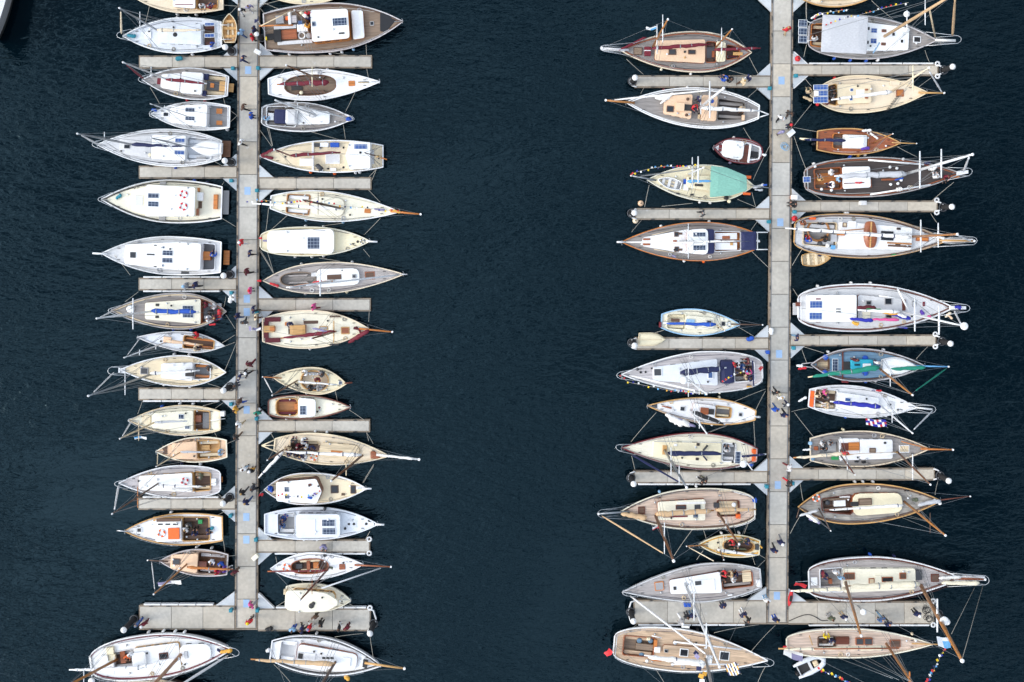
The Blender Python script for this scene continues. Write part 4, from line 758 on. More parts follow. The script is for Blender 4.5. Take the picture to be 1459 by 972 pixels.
b = Boat('motor_launch', 'motorboat', 'ivory launch almost covered by a big oval ivory awning roof with a dark vent', 'ivory launch with oval roof', 'M6', (865, 345), (362, 313), 108, 'T.72', hull='ivory', rail='ivory', deck='ivory', fb=.95, bp=2.2)
b.cab(400, 740, 70, 62, .75, 'ivory', 'honey', 5, r=.5, win='dark'); zt = b.dz(0) + .85
c = b.loc(556, 362, 2.75); A = 200 * b.mpz; Bh = 83 * b.mpz
b.cabpoly([(c.x - A, c.y - Bh * .9), (c.x - A * .2, c.y - Bh), (c.x + A * .6, c.y - Bh * .8), (c.x + A, c.y - Bh * .2), (c.x + A, c.y + Bh * .2), (c.x + A * .6, c.y + Bh * .8), (c.x - A * .2, c.y + Bh), (c.x - A, c.y + Bh * .9)], 1.6, 'ivory', 'ivory', 0, .5, 'awning', zb=b.dz(0) + 1.5)
for du in (-1.6, 1.6):
    for dv in (-.8, .8): obj('awning_post', *tube([(c.x + du, c.y + dv, b.dz(0) + .7), (c.x + du, c.y + dv, b.dz(0) + 1.55)], .03, 5), 'steel', b.root)
b.disc('vent_cowl', 558, 388, 20, .15, 'dark'); b.disc('vent_cowl', 573, 370, 14, .15, 'dark'); b.disc('deck_fitting', 795, 352, 6, .06, 'dark'); b.ropes((365, 345, 300, 385), (850, 370, 905, 400)); b.box('stern_fitting', 345, 260, 362, 300, .3, 'tan')

b = Boat('sailboat', 'sailboat', 'white cutter with long tan furled sail, golden bowsprit and orange float beside its bow', 'white cutter with tan sail', 'M6', (1100, 846), (248, 725), 147, 'T.5', hull='white', rail='white', deck='white', bp=1.9, fb=1.3, rail2='dark')
b.cab(448, 912, 82, 60, .45, 'white', 'varnish', 4, r=.5); b.cock(318, 440, 78, 82, 'palegrey', 'white', 'white'); b.sprit(1275, 867, 'honey', .13, 970, 824); b.boom(118, 797, 745, 828, 20, 'tansail', 'spruce', z=2.3); b.mast(745, 818, 460, 1285, 'brown', r=.13); b.hatch(452, 745, 500, 798, 'palegrey', 'dark'); b.box('hatch_slide', 502, 752, 590, 800, .12, 'white')
for x in (655, 687, 718): b.hatch(x - 13, 780, x + 13, 795, 'dark', None, .05)
b.box('forehatch', 800, 785, 860, 850, .1, 'bright'); b.box('windlass', 955, 805, 990, 860, .3, 'dark'); b.lump('rudder_cover', 210, 735, 240, 722, 16, 'white', .2); b.ropes((270, 835, 400, 975), (1035, 790, 1000, 560), (740, 625, 960, 598)); b.fenders((480, 605, 'navy'), (595, 605, 'bright')); b.rails(.1, .85); b.bagpos = (840, 930)
# ================================================================ boats, channel side of the second pontoon
b = Boat('ketch', 'sailboat', 'double-ended ketch with cream cabins, grey deck and maroon sails on two wooden masts', 'ketch with maroon sails', 'R1', (177, 385), (1194, 405), 157, 'D2.2', hull='cream', rail='buff', deck='greyteak', rail2='varnish', fb=1.15)
b.cab(838, 447, 92, 76, .5, 'peach', 'varnish', 4); b.cock(842, 918, 80, 78, 'midgrey', 'varnish', 'brown', dep=.35); b.cab(992, 920, 76, 78, .5, 'cream', 'varnish', 2); b.cock(998, 1100, 58, 42, 'brown', 'varnish', 'palegrey', cush='burgundy')
b.sprit(40, 370, 'palegrey', .14); b.pulpit(28, 370, 22, plat=True); b.hatch(285, 365, 352, 422, 'brown', 'brownteak'); b.box('maroon_locker', 370, 360, 418, 428, .4, 'maroon'); b.box('locker_strap', 370, 386, 418, 392, .41, 'white'); b.hatch(555, 378, 612, 422, 'brown', 'darkgrey'); b.hatch(705, 383, 762, 418, 'brown', 'glass')
b.disc('vent_cowl', 680, 398, 9, .15, 'dark'); b.disc('vent_cowl', 680, 442, 8, .12, 'honey'); b.box('boarding_plank', 890, 392, 908, 440, .3, 'varnish'); b.box('stern_bench', 1052, 402, 1125, 425, .15, 'honey')
b.mast(432, 362, 548, 150, 'spruce', r=.11, lim=(12, 16), stay=(40, 370)); b.yard(508, 112, 325); b.yard(468, 190, 420); b.boom(860, 343, 425, 376, 17, 'maroon', 'maroon', taper=.7); b.mast(917, 368, 1042, 226, 'spruce', r=.09, lim=(8, 12)); b.yard(963, 215, 420); b.boom(1248, 372, 905, 384, 14, 'maroon', 'maroon', taper=.7); b.lump('furled_jib', 168, 388, 382, 288, 12, 'maroon', .3)
b.rails(.06, .9); b.ropes((230, 455, 360, 572), (1175, 440, 1250, 580), (1020, 540, 1165, 580)); b.fenders((500, 560, 'ivory'), (728, 572, 'white'))
w = b.l2w(b.mA); KETCH1 = b

b = Boat('sailboat', 'sailboat', 'white-railed sailboat with peach cabins, white mast and white furled mainsail over a grey deck', 'white-railed boat with peach cabins', 'R1', (222, 787), (1250, 862), 155, 'T.34', hull='white', rail='bright', deck='greyteak', fb=1.2, rail2='bright')
b.cab(733, 520, 96, 68, .5, 'peach', 'peach', 3); b.cab(926, 808, 96, 96, .55, 'peach', 'peach', 2); b.cock(932, 1140, 86, 66, 'darkteak', 'greyteak', 'greyteak'); b.sprit(70, 772, 'spruce', .12); b.hatch(540, 815, 594, 862, 'brown', 'glass'); b.box('companion_hood', 610, 792, 676, 854, .3, 'peach'); b.box('companion', 676, 805, 735, 852, .08, 'dark')
for x, y in ((702, 762), (693, 885)): b.disc('vent_cowl', x, y, 12, .15, 'brown')
b.disc('blue_coil', 888, 777, 16, .15, 'blue'); b.boom(1238, 852, 805, 832, 19, 'sail', 'alu'); b.mast(790, 835, 977, 680, 'alu', r=.14, lim=(12, 17), jib=(110, 772, 'white', .09)); b.yard(870, 620, 905, r=.09); b.yard(575, 640, 790, r=.06); b.lump('stowed_jib', 450, 755, 570, 750, 24, 'sail', .35); b.lump('stowed_jib', 490, 800, 590, 715, 12, 'sail', .6)
b.crew((782, 768, 'navy', 'black', 'hairgrey', 'stand', -60), (752, 815, 'red', 'navy', 'hairbrown', 'sit', 30), (1128, 820, 'beige', 'brown', 'hairgrey', 'sit', 0)); b.lump('gear_bag', 790, 880, 790, 915, 12, 'beige', .4); b.spar('boomkin', 1245, 850, 1325, 880, 'bright', .0, .06); b.spar('boomkin', 1245, 905, 1325, 880, 'bright', .0, .06); b.box('cockpit_seat', 1120, 885, 1140, 925, .3, 'peach'); b.rails(.08, .9, 'white'); b.ropes((340, 720, 365, 675), (1165, 750, 1250, 675), (990, 690, 1030, 720)); b.fenders((520, 675, 'maroon'), (700, 685, 'white'))

b = Boat('motor_launch', 'motorboat', 'small round-sterned white launch with thick maroon rubbing rail, alone in the channel berth', 'round maroon-railed launch', 'R2', (896, 268), (1276, 318), 96, 'R.2', hull='redpaint', rail='redpaint', deck='white', fb=.75, bp=2.5, rail2='redpaint')
b.cab(1130, 968, 74, 62, .45, 'bright', 'white', 2, r=.5); b.cock(1134, 1255, 66, 46, 'palegrey', 'white', None); b.box('thwart', 1108, 252, 1172, 385, .25, 'mahogany'); b.box('engine', 1185, 302, 1240, 346, .5, 'black', b.ck); b.box('bow_seat', 940, 252, 974, 300, .1, 'redpaint'); b.box('cross_beam', 1168, 245, 1184, 388, .3, 'bright'); b.spar('roof_rail', 1055, 225, 1110, 230, 'steel', .75, .03); b.spar('roof_rail', 1035, 345, 1092, 350, 'steel', .75, .03); b.lump('stern_fitting', 1270, 325, 1305, 332, 12, 'bright', .1); b.fenders((1060, 195, 'white'), (1030, 402, 'lavender')); b.ropes((1190, 215, 1130, 120))

b = Boat('sailboat', 'sailboat', 'cream double-ender with big mint green awning over the stern and flags at the bowsprit', 'cream boat with mint awning', 'R2', (388, 520), (1212, 566), 141, 'D2.2', hull='cream', rail='ivory', deck='cream', bp=2.0, fb=1.1)
b.cab(880, 690, 60, 40, .4, 'cream', 'honey', 2)
zt = b.dz(0) + 1.6
mint = b.poly('awning', [(880, 412), (1000, 425), (1155, 490), (1158, 602), (1040, 640), (872, 655)], .06, 'mint', zb=zt, crown=.12, r=.15)
for x, y in ((900, 430), (900, 640), (1140, 500), (1140, 595)): p = b.loc(x, y, zt); obj('awning_post', *tube([(p.x, p.y, b.dz(p.x)), (p.x, p.y, zt + .02)], .025, 5), 'steel', b.root)
b.sprit(265, 488, 'greyalu', .09); b.mast(705, 478, 822, 425, 'alu', r=.1, lim=(9, 13), jib=(300, 498, 'greyalu', .07)); b.yard(783, 348, 558, r=.08); b.yard(740, 362, 605, r=.06); b.boom(885, 530, 695, 532, 14, 'sky', 'alu'); b.hatch(755, 552, 820, 570, 'brown', 'dark'); b.box('deck_locker', 668, 555, 706, 600, .35, 'bright'); b.box('deck_locker', 670, 515, 700, 550, .35, 'blue'); b.hatch(612, 620, 638, 638, 'dark', None); b.hatch(720, 628, 750, 642, 'dark', None)
b.box('life_float', 1140, 488, 1190, 510, .3, 'orange'); b.box('life_float', 1130, 618, 1185, 636, .3, 'orange'); b.lump('outboard_motor', 1200, 580, 1290, 560, 14, 'palegrey', .4); b.lump('outboard_motor', 1215, 595, 1280, 600, 10, 'steel', .3); b.spar('wind_vane', 1180, 560, 1345, 585, 'greyalu', .6, .05); b.lump('flag_roll', 1280, 562, 1312, 558, 8, 'blue', .8); b.disc('black_float', 1000, 658, 18, .3, 'black'); b.disc('cream_float', 1022, 685, 14, .3, 'cream')
b.rails(.4, .92); b.ropes((1205, 520, 1340, 240), (405, 560, 370, 730), (1085, 670, 1225, 728), (1195, 615, 1225, 728), (740, 700, 500, 725)); b.fenders((797, 697, 'white'), (878, 700, 'white'))
BUNT += [(b, 'string of bright signal flags along the cream boat with the mint awning', [(262, 488, 1.8), (300, 462, 3), (420, 432, 4), (530, 415, 5.5), (640, 424, 7), (770, 412, 9)], 22)]
MINT = b

b = Boat('sailboat', 'sailboat', 'grey-decked motor sailer with white pilothouse, navy bimini and stern davits', 'motor sailer with navy bimini', 'R3', (190, 243), (1226, 236), 149, 'T.42', hull='white', rail='orangewood', deck='greyteak', fb=1.2, bp=1.9)
b.cab(720, 352, 98, 34, .4, 'white', 'white', 3); b.cab(905, 830, 92, 94, .8, 'navy', 'varnish', 0); b.cab(858, 695, 100, 88, .95, 'bright', 'varnish', 3, r=.5); b.cock(905, 1110, 78, 70, 'orangewood', 'white', None); b.box('cockpit_locker', 912, 174, 1080, 222, .3, 'white'); b.box('cockpit_locker', 912, 248, 1080, 302, .3, 'white'); b.box('cockpit_table', 968, 196, 1026, 220, .36, 'varnish'); b.box('seat_cushion', 1028, 248, 1050, 268, .36, 'honey')
b.solar(742, 167, 840, 203); b.solar(742, 266, 840, 307); b.box('bimini', 1114, 164, 1229, 303, .08, 'navy', b.dz(0) + 1.7, .1, .12)
for x in (1120, 1222):
    for y in (170, 296): p = b.loc(x, y, 2.8); obj('bimini_post', *tube([(p.x, p.y, b.dz(p.x)), (p.x, p.y, b.dz(0) + 1.72)], .025, 5), 'steel', b.root)
b.hatch(598, 164, 632, 202, 'brown', 'glass'); b.hatch(600, 278, 634, 318, 'brown', 'glass'); b.box('hatch_hinge', 634, 170, 660, 186, .08, 'brown'); b.box('hatch_hinge', 634, 294, 660, 310, .08, 'brown'); b.box('wood_slats', 358, 214, 413, 228, .08, 'varnish'); b.box('wood_slats', 358, 246, 413, 268, .08, 'varnish'); b.box('mast_step', 590, 228, 618, 254, .1, 'varnish'); b.spar('handrail', 425, 190, 590, 150, 'tan', .55, .03); b.spar('handrail', 440, 298, 590, 325, 'tan', .55, .03)
b.boom(1090, 236, 645, 238, 12, 'sail', 'alu'); b.mast(640, 238, 838, 250, 'alu', h=15, r=.11, jib=(205, 243, 'white', .1)); b.yard(707, 70, 340); b.spar('bow_roller', 220, 243, 155, 243, 'palegrey', .35, .1); b.lump('flag_roll', 580, 345, 610, 358, 8, 'lavender', .3)
for y0, y1 in ((168, 168), (300, 300)): b.spar('davit', 1205, y0, 1318, y1, 'bright', .9, .05)
b.spar('davit_bar', 1238, 165, 1238, 302, 'bright', .9, .05); b.lump('outboard_motor', 1222, 234, 1256, 234, 12, 'bright', .6); b.rails(.15, .9); b.ropes((1195, 315, 1335, 450), (1190, 150, 1240, 80), (270, 165, 345, 75)); b.fenders((497, 95, 'white'), (870, 88, 'white'), (677, 400, 'white'), (828, 402, 'orange'))

b = Boat('sailboat', 'sailboat', 'small ivory sailboat with light blue rail and bright blue furled mainsail', 'small blue-railed sailboat', 'R3', (1106, 878), (498, 850), 103, 'T.52', hull='white', rail='lightblue', deck='ivory', fb=.85, bp=1.9)
b.cab(690, 905, 52, 42, .35, 'ivory', 'ivory', 3); b.cock(540, 685, 56, 62, 'ivory', 'ivory', 'cream'); b.boom(528, 866, 920, 878, 17, 'blue', 'alu'); b.mast(925, 882, 985, 925, 'tan', r=.07, lim=(5.5, 7)); b.sprit(1276, 880, 'brown', .07); b.hatch(960, 855, 990, 890, 'grey', 'glass'); b.hatch(845, 845, 886, 886, 'grey', 'glass'); b.box('hatch_slide', 692, 838, 755, 862, .15, 'lightblue'); b.box('engine_box', 575, 832, 640, 858, .25, 'brown'); b.spar('tiller', 520, 852, 590, 800, 'tan', .35, .03); b.ring(1015, 876, 14, 'steel'); b.box('outboard', 483, 860, 500, 900, .4, 'redpaint'); b.ropes((520, 920, 440, 945), (1080, 890, 1215, 970))

b = Boat('sailboat', 'sailboat', 'white racing sloop with grey side decks, navy sail and navy sprayhood, dressed with flags', 'sloop with navy sprayhood', 'R4', (190, 398), (1277, 372), 160, 'R.35', hull='white', rail='bright', deck='lilac', fb=1.25, bp=1.6)
b.cab(935, 430, 104, 50, .42, 'paleblue', 'white', 5); b.cock(1062, 1215, 82, 70, 'brown', 'white', 'greyteak'); b.hatch(438, 350, 502, 412, 'bright', 'darkgrey'); b.hatch(855, 377, 897, 430, 'white', 'blueglass'); b.box('sprayhood', 962, 293, 1062, 474, .9, 'navy', r=.25, crown=.12, taper=.08); b.boom(985, 347, 638, 386, 24, 'navy', 'alu', taper=.9); b.mast(640, 388, 845, 547, 'alu', r=.11, lim=(13, 17), jib=(235, 400, 'white', .12)); b.yard(707, 310, 570); b.yard(778, 500, 580); b.radar(672, 443, r=.36)
b.line('stern_arch', [(1200, 290), (1205, 380), (1208, 485)], .07, 'navy', [2.6, 2.8, 2.6]); b.pulpit(155, 405, 26); b.rails(.1, .9); b.pushpit()
b.crew((1062, 318, 'red', 'navy', 'hairbrown', 'sit', -60, 'd'), (1105, 325, 'white', 'black', 'hairbrown', 'sit', -90), (1140, 345, 'denim', 'blue', 'hairgrey', 'sit', -90), (1150, 420, 'beige', 'brown', 'hairbrown', 'sit', 90), (1178, 395, 'pink', 'navy', 'hairblond', 'sit', 180), (1180, 430, 'navy', 'black', 'hairbrown', 'sit', 90), (1170, 295, 'burgundy', 'dark', 'hairbrown', 'sit', -90))
b.disc('deck_fitting', 315, 358, 12, .2, 'black'); b.disc('deck_fitting', 340, 382, 9, .1, 'black'); b.disc('deck_fitting', 378, 380, 8, .1, 'black'); b.box('horseshoe_buoy', 1160, 488, 1200, 500, .3, 'amber'); b.ensign(1265, 330, 20, 15, 'red', 1.4); b.ropes((1010, 370, 1000, 460)) if 0 else None; b.fenders((990, 240, 'black'), (745, 560, 'white'), (950, 572, 'ivory'))
BUNT += [(b, 'string of signal flags along the low side of the sloop with the navy sprayhood', [(162, 402, 2.2), (250, 458, 3), (420, 492, 4), (600, 526, 6), (850, 550, 12)], 24), (b, 'short string of signal flags over the cockpit of the sloop with the navy sprayhood', [(965, 462, 2.8), (1040, 415, 3), (1110, 378, 3), (1190, 385, 2.7)], 10)]

b = Boat('sailboat', 'sailboat', 'small white yacht with wooden rail, black furled sail and white jib hanging over its side', 'wood-railed yacht with black sail', 'R4', (388, 638), (1224, 712), 102, 'T.36', hull='white', rail='honey', deck='white', fb=.95, bp=1.7)
b.cab(912, 740, 45, 52, .3, 'white', 'varnish', 0, r=.2); b.cock(915, 1035, 46, 40, 'midgrey', 'honey', 'cream'); b.box('companion', 800, 655, 862, 706, .2, 'varnish'); b.box('companion_slot', 862, 665, 905, 706, .12, 'dark'); b.boom(980, 778, 735, 684, 19, 'black', 'alu', taper=.6); b.mast(720, 672, 846, 850, 'alu', r=.09, lim=(10, 14)); b.yard(772, 775, 840); b.yard(790, 590, 715, r=.04); b.hatch(640, 642, 683, 682, 'palegrey', 'glass'); b.hatch(1090, 690, 1125, 724, 'palegrey', 'glass'); b.box('anchor_well', 425, 620, 466, 654, .04, 'darkgrey'); b.lump('red_line', 500, 640, 580, 658, 7, 'varnish', .2)
b.lump('hanging_jib', 530, 705, 720, 792, 24, 'sail', .4, .15); b.lump('hanging_jib', 560, 740, 660, 790, 20, 'sail', .1); b.lump('hanging_jib', 590, 720, 760, 800, 12, 'lavender', .3); b.lump('outboard_motor', 1215, 720, 1262, 728, 10, 'steel', .3); b.rails(.5, .9); b.ropes((1050, 612, 1300, 510), (1225, 670, 1300, 525), (460, 690, 265, 915), (1210, 760, 1222, 960), (875, 840, 1000, 795)); b.fenders((950, 570, 'ivory'), (890, 795, 'white'))

b = Boat('yawl', 'sailboat', 'cream yawl with thin red rail, long navy boom cover and orange buoys at the stern', 'cream yawl with navy boom', 'R5', (190, 98), (1236, 146), 141, 'T.32', hull='white', rail='redpaint', deck='ivory', fb=1.15, bp=1.7)
b.cab(962, 430, 74, 58, .42, 'cream', 'white', 4); b.cock(968, 1070, 72, 66, 'midgrey', 'white', 'palegrey'); b.solar(1065, 126, 1109, 220, zb=b.dz(0) + 1.2); b.box('mast_pad', 508, 80, 542, 150, .1, 'honey'); b.box('vent_box', 595, 68, 620, 86, .12, 'white')
for x, y in ((782, 73), (775, 185)): b.hatch(x - 12, y - 10, x + 12, y + 10, 'brown', 'dark', .08)
b.spar('dark_plank', 820, 120, 855, 78, 'darkgrey', .75, .1); b.spar('dark_plank', 822, 160, 850, 195, 'navy', .75, .08); b.boom(965, 141, 540, 138, 20, 'navy', 'alu', taper=.75); b.mast(524, 116, 692, 402, 'greyalu', r=.13, lim=(14, 18), jib=(260, 145, 'navy', .11)); b.yard(572, 95, 312); b.yard(626, 245, 392); b.boom(1298, 147, 1112, 162, 12, 'navy', 'alu'); b.mast(1112, 150, 1195, 265, 'bright', r=.07, lim=(7, 9)); b.radar(1130, 224, r=.32, k=.6)
b.box('horseshoe_buoy', 1200, 110, 1238, 146, .4, 'orange', r=.15); b.box('horseshoe_buoy', 1200, 166, 1232, 208, .4, 'orange', r=.15); b.lump('blue_bag', 1175, 228, 1200, 232, 14, 'blue', .2); b.crew((1010, 130, 'palegrey', 'darkgrey', 'hairgrey', 'sit', 180)); b.pulpit(148, 92, 24); b.rails(.08, .9); b.pushpit(); b.disc('winch_drum', 1055, 70, 9, .2, 'black'); b.disc('winch_drum', 1048, 208, 9, .2, 'black'); b.ropes((270, 160, 295, 265), (1215, 95, 1220, 20))

b = Boat('ketch', 'sailboat', 'broad tan wooden ketch with tan sails, brown masts and a red flag at its mast', 'tan ketch with tan sails', 'R5', (183, 590), (1220, 560), 157, 'R.35', hull='ivory', rail='ivory', deck='pinkteak', fb=1.25, bp=2.1, rail2='brown')
b.cab(838, 470, 82, 70, .5, 'ivory', 'varnish', 5); b.cock(930, 1096, 62, 58, 'tan', 'mahogany', 'tan', dep=.4); b.sprit(14, 606, 'greyalu', .12); b.hatch(320, 552, 373, 608, 'mahogany', 'brown'); b.hatch(610, 539, 690, 573, 'mahogany', 'darkgrey'); b.box('roof_step', 620, 515, 838, 532, .06, 'sail'); b.box('red_strip', 515, 621, 700, 633, .08, 'redpaint'); b.box('companion', 755, 538, 800, 575, .12, 'darkgrey'); b.box('solar_panel', 745, 606, 780, 636, .08, 'solar'); b.box('side_hatch', 442, 472, 496, 488, .12, 'brown'); b.box('instrument_box', 905, 525, 945, 560, .4, 'darkgrey')
b.boom(885, 580, 450, 607, 23, 'tansail', 'spruce', taper=.75); b.mast(455, 622, 592, 967, 'darkwood', r=.16, lim=(14, 19), jib=(25, 612, 'tansail', .09)); b.yard(515, 680, 922); b.boom(1215, 572, 912, 572, 17, 'tansail', 'spruce', taper=.7); b.mast(935, 597, 1096, 838, 'darkwood', r=.12, lim=(9, 13)); b.yard(1010, 625, 700); b.lump('stowed_jib', 190, 605, 385, 638, 24, 'tansail', .4); b.disc('life_float', 1058, 537, 18, .15, 'bright', b.ck + .3)
b.lump('blue_float', 1200, 502, 1232, 502, 20, 'blue', .3); b.box('red_can', 1076, 612, 1108, 644, .4, 'orange'); b.pulpit(8, 606, 30, 'greyalu'); b.rails(.08, .88); b.pushpit('white'); b.box('stern_seat', 945, 422, 1045, 436, .15, 'tan'); b.fenders((485, 400, 'lightblue'), (770, 380, 'bright')); b.ropes((755, 705, 595, 930), (1210, 585, 1135, 760), (815, 700, 845, 800))
TANK = b

b = Boat('sailboat', 'sailboat', 'small cream yacht with yellow trim and crew in its oval cockpit below the tan ketch', 'small yellow-trimmed yacht', 'R5', (785, 842), (1254, 866), 87, 'T.62', hull='cream', rail='cream', deck='cream', fb=.85, rail2='amber')
b.cock(1215, 972, 48, 46, 'brown', 'honey', 'olive', oval=True); b.sprit(692, 855, 'spruce', .06); b.boom(1220, 922, 930, 880, 13, 'sail', 'alu'); b.mast(940, 866, 978, 958, 'darkwood', r=.07, lim=(6, 7)); b.line('jib_spar', [(712, 865), (900, 968)], .05, 'buff', [1.6, 4.5]); b.crew((1052, 822, 'red', 'black', 'hairbrown', 'sit', -60), (1088, 850, 'darkgrey', 'brown', 'hairgrey', 'sit', 0), (1172, 822, 'navy', 'olive', 'hairbrown', 'sit', -100)); b.box('outboard', 1225, 845, 1250, 885, .3, 'darkgrey'); b.lump('yellow_line', 1255, 850, 1275, 870, 7, 'amber', .2); b.fenders((965, 760, 'bright'), (1100, 758, 'bright')); b.ropes((1250, 920, 1300, 950), (820, 890, 770, 960))

b = Boat('sailboat', 'sailboat', 'grey-decked racing sloop with white wood-rimmed cabin and tall white mast leaning over the end pontoon', 'grey sloop with tall white mast', 'R6', (203, 278), (1264, 170), 147, 'T.48', hull='white', rail='palegrey', deck='silverteak', fb=1.2, bp=1.45)
b.cab(962, 562, 82, 54, .38, 'white', 'mahogany', 4); b.cock(966, 1198, 62, 54, 'brown', 'varnish', 'silverteak'); b.hatch(448, 200, 518, 268, 'orangewood', 'grey'); b.hatch(752, 188, 812, 232, 'bright', 'darkgrey'); b.box('cabin_step', 635, 190, 910, 280, .06, 'white'); b.hatch(592, 240, 614, 264, 'dark', None); b.box('aft_cushion', 1122, 112, 1190, 200, .12, 'tan'); b.mast(680, 214, 944, 852, 'alu', h=19.5, r=.14, jib=(238, 292, 'white', .11)); b.yard(742, 280, 505, r=.08); b.yard(832, 530, 725, r=.08); b.radar(720, 200, r=.2, k=.06)
b.crew((996, 138, 'red', 'black', 'hairbrown', 'sit', -90), (1042, 140, 'beige', 'brown', 'hairblond', 'sit', -90), (985, 185, 'black', 'darkgrey', 'hairbrown', 'sit', 0), (1050, 195, 'white', 'palegrey', 'hairgrey', 'sit', 90), (1072, 165, 'navy', 'black', 'hairbrown', 'sit', 180)); b.pulpit(197, 284, 22); b.rails(.1, .9); b.pushpit(); b.box('life_raft', 1232, 188, 1268, 240, .4, 'white', r=.1); b.box('fender_board', 1010, 298, 1045, 308, .2, 'white')
for x in range(770, 960, 38): b.box('sail_number', x, 58, x + 24, 66, .03, 'navy')
b.ropes((1220, 70, 1195, -5), (1240, 90, 1300, 30)); b.fenders((1060, 250, 'white'), (660, 335, 'white'))

b = Boat('sailboat', 'sailboat', 'tan teak-decked yacht with white hull and red ensign below the end pontoon', 'teak yacht with red ensign', 'R6', (1318, 806), (132, 682), 164, 'R.4', hull='white', rail='bright', deck='tanteak', fb=1.3, bp=1.7)
b.cab(508, 820, 34, 40, .22, 'tanteak', 'varnish', 0); b.cock(205, 442, 74, 74, 'brownteak', 'varnish', 'tanteak'); b.box('cockpit_table', 305, 680, 435, 725, .5, 'brownteak', b.ck); b.hatch(640, 716, 706, 776, 'bright', 'glass'); b.hatch(946, 736, 1022, 806, 'bright', 'glass'); b.box('companion', 442, 650, 466, 715, .35, 'orangewood'); b.box('wheel_pod', 445, 705, 490, 745, .4, 'bright'); b.box('sea_chest', 842, 770, 890, 836, .3, 'bright')
for x, y in ((330, 655), (346, 766), (416, 655)): b.disc('blue_cushion', x, y, 20, .1, 'slate', b.ck + .3)
b.hatch(522, 722, 550, 746, 'steel', 'glass'); b.lump('liferaft_bag', 385, 640, 415, 640, 13, 'cream', .2); b.boom(385, 768, 835, 824, 25, 'sail', 'alu', z=2.6, taper=.6); b.spar('spinnaker_pole', 595, 662, 1112, 720, 'white', .3, .08); b.spar('spinnaker_pole', 580, 834, 1095, 836, 'white', .3, .08); b.mast(842, 792, 960, 1380, 'greyalu', r=.14, h=18); b.spar('inner_stay', 425, 615, 500, 632, 'white', .3, .05); b.disc('winch_drum', 605, 672, 16, .3, 'steel'); b.disc('winch_drum', 586, 838, 14, .3, 'steel'); b.disc('winch_drum', 388, 812, 12, .2, 'bright'); b.box('toe_strip', 425, 790, 500, 812, .2, 'orangewood')
b.pulpit(1366, 826, 26); b.rails(.1, .9); b.pushpit(); b.box('fender_board', 655, 540, 715, 556, .1, 'bright'); b.ensign(130, 742, -45, 38, 'red', 1.4); b.ropes((215, 610, 310, 530), (1190, 735, 1375, 535), (905, 592, 1250, 530), (460, 880, 520, 975), (1300, 850, 1240, 975)); b.fenders((780, 580, 'black'),)
TEAKY = b

# ================================================================ boats, outer side of the second pontoon
b = Boat('sailboat', 'sailboat', 'tan sailboat at the top edge above the boat with the grey canopy', 'tan boat above the grey canopy', 'S1', (745, -48), (210, -52), 97, 'T.5', hull='ivory', rail='honey', deck='buff', bp=2.0); b.cab(330, 550, 50, 45, .4, 'cream', 'honey'); b.ropes((240, 10, 240, 130), (690, 5, 835, 130))

b = Boat('sailboat', 'sailboat', 'large yacht with wide grey canopy, white cabin and three solar panels on a stern rack', 'yacht with grey canopy', 'S1', (1142, 280), (252, 240), 150, 'R.4', hull='white', rail='lilac', deck='greyteak', fb=1.35, bp=1.9)
b.cab(948, 640, 78, 100, .5, 'bright', 'white', 4); b.cab(662, 500, 98, 96, .9, 'white', 'white', 0); b.cock(268, 495, 74, 92, 'brown', 'orangewood', 'varnish', cush='tan'); b.box('canopy', 350, 112, 656, 364, .08, 'greysail', b.dz(0) + 1.75, .12, .1)
for x in (365, 500, 640):
    for y in (125, 350): p = b.loc(x, y, 3); obj('canopy_post', *tube([(p.x, p.y, b.dz(p.x) - .1), (p.x, p.y, b.dz(0) + 1.78)], .025, 5), 'steel', b.root)
for y0, y1 in ((137, 188), (192, 242), (247, 298)): b.solar(184, y0, 244, y1, 'solar', b.dz(0) + 1.4)
b.spar('solar_rack', 244, 150, 300, 165, 'steel', 1.4, .04); b.spar('solar_rack', 244, 285, 300, 275, 'steel', 1.4, .04)
b.solar(686, 195, 729, 229, 'bluesolar'); b.solar(682, 266, 726, 303, 'bluesolar')
for x, y in ((842, 238), (900, 286), (668, 198), (662, 294)): b.hatch(x - 14, y - 16, x + 14, y + 16, 'white', 'black', .08)
for x, y in ((777, 213), (773, 305)): b.hatch(x - 16, y - 10, x + 16, y + 10, 'varnish', 'brown', .08)
b.hatch(980, 252, 1032, 296, 'white', 'black', .1); b.hatch(895, 225, 912, 245, 'bright', None); b.pulpit(1312, 274, 26); b.spar('bow_plank', 1130, 278, 1270, 282, 'sail', .1, .14); b.mast(780, 252, 1290, -60, 'tansail', r=.15, lim=(15, 20), jib=(1250, 255, 'tansail', .13)); b.line('inner_stay', [(1130, 255), (1090, 60)], .08, 'tan', [1.8, 12]); b.yard(930, 45, 205); b.yard(1058, -20, 172); b.radar(934, 98, r=.28, k=.35); b.radar(936, 208, r=.25, k=.3)
b.spar('deck_pole', 700, 370, 745, 295, 'lightblue', .6, .07); b.rails(.1, .9); b.lump('stowed_sail', 270, 130, 340, 90, 10, 'sail', .9); b.fenders((438, 405, 'blue'), (550, 420, 'blue'), (660, 420, 'blue'), (740, 418, 'white')); b.ropes((240, 310, 220, 395), (1060, 350, 1090, 430), (240, 160, 235, 20)); b.crew((305, 270, 'white', 'brown', 'hairgrey', 'sit', 0))
BUNT.append((b, 'string of signal flags at the stern quarter of the grey canopy yacht', [(285, 128, 2.2), (345, 92, 3.2), (530, 65, 5)], 14))
BUNT.append((b, 'string of signal flags rising from the grey canopy yacht to its mast', [(362, 182, 3), (500, 130, 5), (640, 95, 8), (800, 50, 11), (945, 18, 13)], 20))

